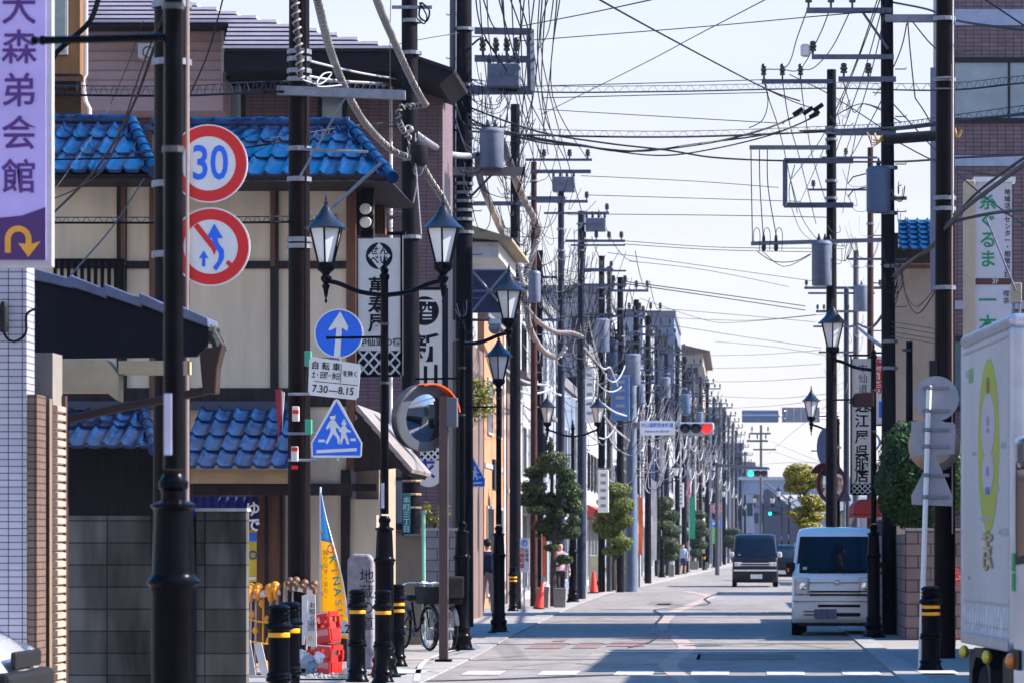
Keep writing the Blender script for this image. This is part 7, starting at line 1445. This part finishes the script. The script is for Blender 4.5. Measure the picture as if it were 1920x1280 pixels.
# ---------------------------------------------------------------- bicycles
def bicycle(label, x, y, rz, seat=False, front_basket=True):
    t = thing('bicycle', label, 'bicycle', (x, y, 0), 'black bicycles by the low wall', rz); T = Matrix.Translation((x, y, 0)); fm = black_metal
    for k, wx in enumerate((-.52, .52)):
        w = MB().torus((wx, 0, .33), .31, .022, n=30, m=7).build('wheel', rubber, t, smooth=True, M=T); sp_ = MB()
        for i in range(14): a = 2 * math.pi * i / 14; sp_.tube([(wx, 0, .33), (wx + .295 * math.cos(a), 0, .33 + .295 * math.sin(a))], .003, 3)
        sp_.torus((wx, 0, .33), .285, .012, n=30, m=5).lathe([(.03, -.04), (.03, .04)], (wx, 0, .33), 8, M=Matrix.Rotation(R(90), 3, 'X')).build('spoked_rim', mat('bike rim', (.5, .5, .52), .3, .8), w, M=T)
        MB().ring(wx, .33, .34, .352, -.03, .03, 20, a0=20, a1=170).build('mudguard', mat('mudguard grey', (.1, .1, .11), .3, .5), t, M=T)
    f = MB().tube(spline([(.36, 0, .78), (.25, 0, .42), (0, 0, .28)], 5), .022, 8).tube([(0, 0, .28), (-.16, 0, .72)], .018, 8).tube([(0, 0, .28), (-.52, 0, .33)], .013, 6).tube([(-.14, 0, .62), (-.52, 0, .33)], .012, 6)
    f.tube([(.36, 0, .82), (.40, 0, .62), (.52, 0, .33)], .016, 8); f.build('frame', fm, t, smooth=True, M=T)
    MB().tube([(.35, 0, .8), (.33, 0, 1.0)], .014, 6).tube(spline([(.12, -.27, .98), (.28, -.22, 1.02), (.34, 0, 1.0), (.28, .22, 1.02), (.12, .27, .98)], 5), .012, 6).build('handlebar', mat('chrome', (.7, .72, .75), .15, .9), t, smooth=True, M=T)
    MB().ball((-.19, 0, .78), .14, .09, .05, 12, 8).build('saddle', black_plastic, t, smooth=True, M=T)
    if front_basket:
        b = MB(); b.box(.42, .72, -.17, .17, .70, .72)
        for s_ in (-1, 1): b.box(.42, .72, s_ * .17 - .008, s_ * .17 + .008, .721, .96).box(.57 + s_ * .15 - .008, .57 + s_ * .15 + .008, -.16, .16, .722, .958)
        b.build('basket', mat('basket weave', (.03, .03, .033), .7, var=.6, scale=60), t, bevel=.01, M=T)
    if seat:
        MB().box(-.66, -.36, -.15, .15, .70, .78).box(-.70, -.62, -.16, .16, .78, 1.12).build('child_seat', black_plastic, t, bevel=.03, M=T)
    MB().torus((0, 0, .28), .08, .012, n=18, m=5).tube([(0, -.06, .28), (.14, -.09, .2)], .01, 5).tube([(0, .06, .28), (-.14, .09, .36)], .01, 5).build('crank', steel_dark, t, M=T)
    return t
bicycle('black bicycle with a covered front basket against the beige wall', PX(778, 56), 56.2, R(-62)); bicycle('black bicycle with child seat beside the brown mirror post', PX(820, 55.4), 55.9, R(112), True)
# low wall and hedge by the bicycles
t = thing('low_wall', 'beige low wall with a grey cap behind the bicycles', 'wall', (PX(765, 59), 59, 0)); MB().box(PX(708, 59), PX(792, 59), 59, 59.3, 0, PZ(1004, 59)).build('wall_body', mat('tan render', (.19, .15, .11), .85, var=.15), t); MB().box(PX(757, 58.9), PX(793, 58.9), 58.9, 59.35, PZ(1004, 58.9), PZ(1000, 58.9)).build('cap', galv, t); MB().box(PX(706, 58.8), PX(740, 58.8), 58.8, 58.98, 0, .3).build('plinth', concrete, t)
t = thing('block_wall', 'light grey block garden wall with plants over it behind the mirror post', 'wall', (PX(820, 62), 62, 0)); MB().box(PX(788, 62), PX(858, 62), 62, 62.2, 0, PZ(994, 62)).build('wall_body', brickmat('light grey block', (.25, .25, .29), (.21, .21, .25), (.09, .09, .11), .39, .19, .01, .9, dirt=.25), t); MB().box(PX(787, 62), PX(859, 62), 61.97, 62.23, PZ(994, 62), PZ(989, 62)).build('coping', concrete, t)
t = thing('plant_stake', 'pale green support post at the corner of the beige low wall', 'post', (PX(795, 58), 58, 0)); MB().tube([(PX(795, 58), 58, 0), P(794, 960, 58)], .03, 8).build('stake', mat('mint green pole', (.2, .48, .36), .5), t, smooth=True); MB().lathe([(.05, 0), (.05, .05)], (PX(794, 58), 58, PZ(962, 58)), 8).build('cap', galv, t)
# ---------------------------------------------------------------- plants
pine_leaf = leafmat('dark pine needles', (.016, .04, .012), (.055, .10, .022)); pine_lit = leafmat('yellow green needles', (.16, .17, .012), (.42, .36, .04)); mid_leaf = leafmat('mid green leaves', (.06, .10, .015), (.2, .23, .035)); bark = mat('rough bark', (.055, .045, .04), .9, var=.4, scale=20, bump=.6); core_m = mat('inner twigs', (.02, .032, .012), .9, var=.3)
def pine(label, px, D, base, pads, m, trunk, leaf=.055, dens=1.0, group='clipped cloud pines'):
    t = thing('clipped_pine', label, 'tree', (PX(px, D), D, 0), group); u = D / F
    tr = MB().tube(spline([P(x, y, D) for x, y in trunk], 5), [lerp(.09, .03, i / (5 * (len(trunk) - 1))) for i in range(5 * (len(trunk) - 1) + 1)], 8)
    for (cx, cy, rx, rz) in pads:
        best = min(trunk, key=lambda q: abs(q[1] - cy - 14)); tr.tube([P(*best, D), P((best[0] + cx) / 2, (best[1] + cy) / 2 + 6, D), P(cx, cy + rz * .3, D + random.uniform(-.1, .1))], [.035, .028, .018], 6)
    tr.build('trunk', bark, t, smooth=True)
    cr = MB(); co = MB()
    for (cx, cy, rx, rz) in pads:
        dy = random.uniform(-.35, .35); c = P(cx, cy, D + dy); a, b = rx * u, rz * u
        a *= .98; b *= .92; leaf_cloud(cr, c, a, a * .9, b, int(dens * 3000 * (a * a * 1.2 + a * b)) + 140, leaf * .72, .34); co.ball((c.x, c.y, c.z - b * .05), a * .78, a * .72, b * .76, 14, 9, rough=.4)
    cr.build('crown', m, t); co.build('crown_heart', core_m, t, smooth=True); return t
pine('large clipped pine with layered dark pads above two grey planters', 1036, 95, 1138, [(1036, 866, 34, 24), (1003, 886, 22, 14), (1062, 890, 20, 15), (1000, 912, 27, 15), (1066, 918, 26, 20), (992, 936, 26, 15), (1030, 936, 24, 16), (1074, 948, 22, 22), (1012, 955, 24, 10), (1030, 985, 32, 17), (1068, 996, 22, 16), (1040, 960, 24, 18), (1035, 1003, 30, 12), (1034, 1026, 15, 8), (1058, 1048, 18, 10), (1032, 836, 7, 12), (1075, 975, 14, 14)], pine_leaf, [(1038, 1136), (1037, 1060), (1040, 1000), (1034, 940), (1036, 870)], .05, 1.7)
pine('second clipped pine lighter green with a dome top', 1152, 121, 1108, [(1154, 918, 31, 16), (1140, 942, 22, 13), (1170, 946, 21, 16), (1128, 962, 14, 10), (1172, 976, 16, 14), (1148, 985, 26, 15), (1165, 1014, 22, 10), (1148, 1002, 24, 11), (1150, 1032, 22, 11), (1168, 1024, 16, 9), (1122, 985, 12, 16), (1155, 960, 24, 12)], mid_leaf, [(1152, 1106), (1151, 1050), (1154, 990), (1152, 920)], .06, 1.4)
pine('third clipped pine, dense dark column in the row', 1245, 186, 1080, [(1245, 942, 21, 14), (1240, 960, 24, 12), (1258, 966, 18, 14), (1240, 985, 24, 14), (1256, 994, 22, 14), (1245, 1012, 26, 15), (1262, 1024, 15, 12), (1240, 1036, 22, 13), (1256, 1042, 16, 10)], pine_leaf, [(1247, 1078), (1246, 1030), (1245, 950)], .08, 1.1)
pine('fourth clipped pine, smaller dark column in the row', 1307, 245, 1062, [(1308, 964, 18, 9), (1306, 982, 20, 10), (1314, 996, 18, 10), (1300, 1008, 16, 12), (1310, 1020, 18, 10), (1306, 1036, 15, 9)], pine_leaf, [(1308, 1062), (1307, 1010), (1308, 965)], .1, .9)
pine('fifth clipped pine, low dark mound left of the black van', 1372, 300, 1052, [(1374, 996, 16, 8), (1368, 1008, 14, 8), (1374, 1020, 14, 8)], pine_leaf, [(1374, 1050), (1374, 1000)], .12, .7)
pine('yellow green clipped pine rising behind the parked white van', 1510, 92, 1100, [(1500, 888, 33, 22), (1496, 912, 28, 14), (1518, 902, 24, 16), (1520, 938, 22, 14), (1538, 950, 14, 10), (1508, 958, 22, 12), (1486, 962, 14, 7), (1530, 968, 16, 10), (1512, 976, 24, 10), (1520, 990, 24, 14)], pine_lit, [(1514, 1100), (1514, 1000), (1512, 950), (1502, 890)], .05, 1.9, 'clipped cloud pines')
t = thing('clipped_tree', 'broad dark clipped evergreen behind the sign backs', 'tree', (PX(1725, 63.2), 63.2, 0)); cr = MB()
for (cx, cy, rx, rz) in ((1722, 900, 76, 95), (1700, 850, 52, 60), (1745, 845, 48, 55), (1725, 940, 72, 56), (1790, 890, 28, 75), (1668, 905, 30, 60)): c = P(cx, cy, 63.5); leaf_cloud(cr, c, rx * 63.5 / F, .6, rz * 63.5 / F, int(rx * rz * 1.1), .04, .3)
cr.build('crown', leafmat('dark evergreen leaves', (.007, .028, .005), (.03, .10, .01)), t); co = MB()
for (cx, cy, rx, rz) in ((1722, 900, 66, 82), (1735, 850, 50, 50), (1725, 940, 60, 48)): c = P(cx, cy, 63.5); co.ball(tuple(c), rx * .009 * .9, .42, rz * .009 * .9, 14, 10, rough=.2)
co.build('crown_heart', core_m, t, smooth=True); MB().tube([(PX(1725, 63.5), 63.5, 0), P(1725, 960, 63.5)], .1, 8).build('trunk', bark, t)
t = thing('garden_tree', 'sunlit leafy branch hanging out beside the lamp before the orange wall', 'tree', (PX(880, 79), 79, 0)); cr = MB()
for cx, cy, rx, rz in ((905, 735, 26, 24), (890, 765, 24, 26), (912, 765, 16, 20), (878, 800, 10, 14), (862, 680, 8, 34), (895, 720, 18, 14)): leaf_cloud(cr, P(cx, cy, 79), rx * 79 / F, .3, rz * 79 / F, int(rx * rz * .42), .05, .8)
cr.build('crown', leafmat('yellow green leaves', (.10, .14, .012), (.3, .3, .04)), t); MB().tube(spline([(PX(872, 79), 79.2, 0), P(872, 820, 79.1), P(890, 770, 79), P(905, 735, 79)], 4), .045, 6).build('trunk', bark, t, smooth=True)  # leaf colour varies at random from green to yellow green
t = thing('garden_shrub', 'yellow flowering shrub spilling over the light grey garden wall', 'plant', (PX(815, 63), 63, 0)); cr = MB()
for cx, cy, rx, rz in ((802, 970, 16, 14), (822, 975, 18, 12), (832, 955, 14, 16), (800, 950, 9, 10)): leaf_cloud(cr, P(cx, cy, 63), rx * 63 / F, .2, rz * 63 / F, int(rx * rz * .6), .04, .9)
cr.build('foliage', leafmat('shrub leaves', (.04, .08, .012), (.4, .34, .04)), t); MB().tube([(PX(815, 63), 63, 0), P(815, 975, 63)], .03, 5).build('stem', bark, t)
t = thing('garden_shrub', 'pot plants with yellow flowers beneath the second clipped pine', 'plant', (PX(1160, 128), 128, 0)); cr = MB()
for cx, cy in ((1140, 1066), (1162, 1066), (1172, 1062)): leaf_cloud(cr, P(cx, cy, 128), .16, .16, .16, 120, .05, .9)
cr.build('foliage', leafmat('shrub leaves', (.04, .08, .012), (.4, .34, .04)), t); MB().tube([(PX(1160, 128), 128, 0), P(1160, 1066, 128)], .03, 5).build('stem', bark, t)
t = thing('red_flowers', 'red flowering shrub against the block wall by the truck', 'plant', (PX(1786, 60), 60, 0)); cr = MB(); leaf_cloud(cr, P(1787, 1082, 60), .14, .12, .18, 260, .025, .9); leaf_cloud(cr, P(1786, 1190, 58), .1, .1, .07, 120, .025, .9); cr.build('blossom', leafmat('red petals', (.25, .015, .02), (.55, .05, .06)), t); MB().tube([(PX(1784, 60), 60, 0), P(1786, 1080, 60)], .012, 5).build('stem', bark, t)
# planters, cone, wall right
pm = mat('exposed concrete planter', (.2, .19, .17), .9, var=.35, scale=40, bump=.4)
def planter(label, px, D, w, h):
    t = thing('planter', label, 'planter', (PX(px, D), D, 0), 'concrete street planters'); x = PX(px, D); a = w * D / F / 2; H_ = h * D / F
    MB().prism([(x - a * .9, .0), (x + a * .9, 0), (x + a, H_), (x - a, H_)], D - a, D + a).build('pot', pm, t, bevel=.015); MB().box(x - a * .82, x + a * .82, D - a * .8, D + a * .8, H_ + .001, H_ + .02).build('soil', mat('potting soil', (.04, .03, .02), .9), t); return t
planter('square concrete planter left of the first pine trunk', 1018, 94, 24, 38); planter('square concrete planter right of the first pine trunk', 1050, 93.5, 24, 38)
planter('pale planter beside the second pine trunk', 1165, 127, 18, 30); planter('planter left of the third pine trunk', 1240, 184, 15, 22); planter('planter right of the third pine trunk', 1259, 186, 11, 22); planter('rusty planter left of the fourth pine', 1300, 240, 20, 15); planter('small grey planter right of the fourth pine', 1322, 240, 12, 14); planter('grey planter by the block wall behind the stout bollard', 1780, 56, 24, 30)
D = 122; t = thing('traffic_cone', 'tall orange traffic cone with black foot on the left pavement', 'traffic cone', (PX(1113, D), D, 0)); MB().lathe([(.14, .05), (.13, .09), (.045, .72), (.02, .74)], (PX(1113, D), D, 0), 18).build('cone', mat('orange red cone', (.8, .04, .02), .45, var=.05), t, smooth=True); MB().lathe([(.26, 0), (.26, .035), (.2, .05)], (PX(1113, D), D, 0), 4, ph=.5).build('foot', black_plastic, t)
D = 92; t = thing('traffic_cone', 'leaning orange cone beside the parking sign', 'traffic cone', (PX(1010, D), D, 0)); MB().lathe([(.12, .05), (.11, .09), (.04, .62), (.02, .64)], (PX(1010, D), D, 0), 14).build('cone', mat('orange red cone', (.8, .04, .02), .45, var=.05), t, smooth=True); MB().lathe([(.2, 0), (.2, .03), (.16, .05)], (PX(1010, D), D, 0), 4, ph=.5).build('foot', black_plastic, t); t.rotation_euler = (0, R(9), 0)
t = thing('block_wall', 'pinkish block wall along the right pavement behind the sign pole', 'wall', (PX(1745, 62), 62, 0)); rbw = brickmat('pinkish grey block', (.27, .2, .19), (.23, .17, .165), (.09, .075, .075), .42, .2, .012, .9, dirt=.25)
MB().box(PX(1700, 62), PX(1850, 62), 62, 62.2, 0, PZ(994, 62)).build('wall_body', rbw, t); MB().box(PX(1698, 62), PX(1850, 62), 61.97, 62.23, PZ(994, 62), PZ(989, 62)).build('coping', concrete, t); MB().box(PX(1698, 62), PX(1704, 62), 62.2, 80, 0, PZ(1000, 62)).build('return_wall', rbw, t)
MB().box(PX(1752, 61.9), PX(1772, 61.9), 61.9, 61.99, .2, PZ(1180, 61.9) + .6).build('vent_grate', black_plastic, t)
t = thing('gate_post', 'dark gate posts with a pale blue plate at the alley right of the van', 'gate', (PX(1684, 70), 70, 0))
for px in (1660, 1676, 1692, 1705): MB().box(PX(px - 4, 70), PX(px + 4, 70), 70, 70.1, 0, PZ(1005, 70)).build('post', frame_dark, t)
MB().box(PX(1667, 69.9), PX(1676, 69.9), 69.9, 69.95, PZ(1160, 69.9), PZ(1080, 69.9)).build('plate', mat('pale blue plate', (.35, .45, .7), .5), t); MB().box(PX(1655, 70.2), PX(1710, 70.2), 70.15, 70.25, 0, PZ(1020, 70)).build('gate_panel', mat('dark gate panel', (.03, .03, .04), .6), t)
t = thing('awning', 'dark red shop awning behind the lamp post by the white van', 'awning', tuple(P(1618, 950, 84))); MB().prism([(PX(1600, 84), PZ(963, 84)), (PX(1602, 84), PZ(944, 84)), (PX(1612, 84), PZ(935, 84)), (PX(1655, 84), PZ(935, 84)), (PX(1655, 84), PZ(963, 84))], 84, 88).build('canvas', mat('dark red canvas', (.25, .015, .02), .7), t, bevel=.05)
MB().box(PX(1600, 84), PX(1655, 84), 84.02, 87.9, PZ(968, 84), PZ(963.5, 84)).build('valance', mat('dark red canvas', (.25, .015, .02), .7), t)
for px in (1603, 1650): MB().tube([(PX(px, 84), 84.1, PZ(963, 84)), (PX(px, 84), 88.5, PZ(990, 84))], .02).build('support', black_metal, t)
t = thing('camera_dome', 'pale street camera dome beside the lantern', 'camera', tuple(P(928, 610, 72))); MB().ball(tuple(P(928, 614, 72)), .13, .13, .13, 16, 10).build('dome', mat('smoked dome', (.25, .27, .32), .15), t, smooth=True); MB().lathe([(.1, .1), (.14, .02), (.14, 0)], tuple(P(928, 608, 72)), 14).build('housing', dirty_white, t, smooth=True); MB().tube([P(928, 600, 72), P(885, 600, 72.2)], .03).build('bracket', galv, t)
t = thing('machine', 'cream vending machine glimpsed behind the cone', 'vending machine', (PX(1118, 132), 132, 0)); MB().box(PX(1104, 132), PX(1128, 132), 132, 132.7, 0, PZ(1040, 132)).build('cabinet', mat('cream cabinet', (.5, .47, .36), .5), t, bevel=.02); MB().box(PX(1107, 132), PX(1125, 132), 131.97, 131.998, PZ(1062, 132), PZ(1044, 132)).build('display', mat('pale display', (.55, .55, .3), .4), t); MB().box(PX(1110, 132), PX(1122, 132), 131.97, 131.998, .15, .3).build('outlet', black_plastic, t)
# ---------------------------------------------------------------- people
def person(label, x, y, rz, h, shirt, trousers, skin, hair, stride=.25, bag=None, shorts=False):
    t = thing('person', label, 'person', (x, y, 0), None, rz); k = h / 1.7; bm = bmesh.new()
    J = [((0, 0, .93), .125), ((0, .0, 1.1), .125), ((0, -.01, 1.28), .15), ((0, -.01, 1.42), .11), ((0, -.02, 1.49), .052), ((0, -.03, 1.56), .075), ((0, -.025, 1.64), .088), ((0, -.01, 1.69), .06),   # 0-7 spine, head
         ((-.09, 0, .88), .1), ((-.1, -stride * .6, .5), .066), ((-.1, -stride * .75, .3), .058), ((-.1, -stride, .07), .04), ((-.1, -stride - .15, .03), .03),          # 8-12 left leg
         ((.09, 0, .88), .1), ((.1, stride * .25, .5), .066), ((.1, stride * .7, .32), .056), ((.1, stride * 1.1, .09), .04), ((.1, stride * 1.0 - .14, .03), .03),            # 13-17
         ((-.18, 0, 1.4), .06), ((-.23, .08, 1.13), .045), ((-.24, -.02, .92), .034), ((-.24, -.05, .85), .03), ((.18, 0, 1.4), .06), ((.23, -.04, 1.13), .045), ((.24, -.12, .92), .034), ((.24, -.15, .85), .03)]   # 18-25 arms
    E = [(0, 1), (1, 2), (2, 3), (3, 4), (4, 5), (5, 6), (6, 7), (0, 8), (8, 9), (9, 10), (10, 11), (11, 12), (0, 13), (13, 14), (14, 15), (15, 16), (16, 17), (3, 18), (18, 19), (19, 20), (20, 21), (3, 22), (22, 23), (23, 24), (24, 25)]
    for b, sx in ((21, -1), (25, 1)):
        bx, by, bz = J[b][0]
        for q in range(5):
            n0 = len(J); a = (q - 2) * .016
            if q == 0: J += [((bx - sx * .03, by - .02, bz + .0), .010), ((bx - sx * .035, by - .03, bz - .04), .008)]
            else: J += [((bx, by + a, bz - .045 - .004 * (2 - abs(q - 2))), .010), ((bx - sx * .012, by + a, bz - .085 - .006 * (2 - abs(q - 2.5))), .008)]
            E += [(b, n0), (n0, n0 + 1)]
    me = bpy.data.meshes.new('body'); me.from_pydata([(p[0] * k + x, p[1] * k + y, p[2] * k) for p, _ in J], E, []); o = bpy.data.objects.new('body', me); C.objects.link(o)
    m = o.modifiers.new('skin', 'SKIN'); m.use_smooth_shade = True
    sv = me.skin_vertices[0].data
    for i, (_, r) in enumerate(J): sv[i].radius = (r * k * (1.25 if i in (1, 2) else 1), r * k * (.8 if i in (0, 1, 2) else 1))
    sv[0].use_root = True; s_ = o.modifiers.new('sub', 'SUBSURF'); s_.levels = 1; s_.render_levels = 1
    bpy.context.view_layer.update(); dg = bpy.context.evaluated_depsgraph_get(); me2 = bpy.data.meshes.new_from_object(o.evaluated_get(dg)); bpy.data.objects.remove(o); me2.name = 'body'
    for v in me2.vertices: v.co = (v.co.x - x, v.co.y - y, v.co.z)
    me2.materials.clear()
    for q in (skin, shirt, trousers, mat('dark shoes', (.03, .03, .035), .6)): me2.materials.append(q)
    for p in me2.polygons:
        z = p.center.z / k; ax = abs(p.center.x) / k; p.use_smooth = True
        p.material_index = 3 if z < .09 else (0 if shorts and z < .5 else 2) if z < .93 and not (ax > .19 and z < .9) else 0 if (z > 1.475 or (ax > .19 and z < .93)) else 1
    b = bpy.data.objects.new('body', me2); C.objects.link(b); b.parent = t; Tm = Matrix.Translation((x, y, 0))
    MB().ball((0, .015 * k, 1.655 * k), .1 * k, .11 * k, .1 * k, 14, 9, rough=.2).build('hair', hair, t, smooth=True, M=Tm @ Matrix.Translation((0, .03 * k, .02)))
    MB().ball((0, -.115 * k, 1.6 * k), .014 * k, .02 * k, .024 * k, 8, 6).build('nose', skin, t, smooth=True, M=Tm)
    e = MB()
    for sx in (-1, 1): e.ball((sx * .032 * k, -.1 * k, 1.635 * k), .011 * k, n=8, m=5)
    e.build('eyes', ink, t, M=Tm); MB().box(-.022 * k, .022 * k, -.112 * k, -.098 * k, 1.555 * k, 1.562 * k).build('mouth', mat('lips', (.3, .08, .07), .5), t, M=Tm)
    if bag: MB().box(-.15 * k, .15 * k, .1 * k, .25 * k, 1.0 * k, 1.42 * k).build('backpack', bag, t, bevel=.05, M=Tm)
    return t
skin = mat('skin', (.5, .3, .22), .55, var=.05); hairb = mat('black hair', (.012, .01, .01), .5, var=.3)
person('walker in a dark navy jacket with backpack hidden behind the lamp base', PX(914, 86.5), 86.5, R(180), 1.66, mat('navy jacket', (.01, .016, .04), .8), mat('dusty pink trousers', (.3, .2, .19), .8), skin, hairb, bag=mat('navy backpack', (.012, .018, .05), .7))
person('distant walker in a pale blue top and dark blue shorts', PX(1281, 200), 200, R(0), 1.6, mat('pale blue top', (.35, .4, .55), .8), mat('navy shorts', (.02, .03, .09), .8), skin, hairb, shorts=True)
person('distant walker with a pale pink shirt behind the first pine trunk', PX(1050, 100), 100, R(20), 1.62, mat('dusty pink shirt', (.5, .33, .36), .8), mat('black trousers', (.02, .02, .025), .8), skin, hairb)
texts_to_meshes()
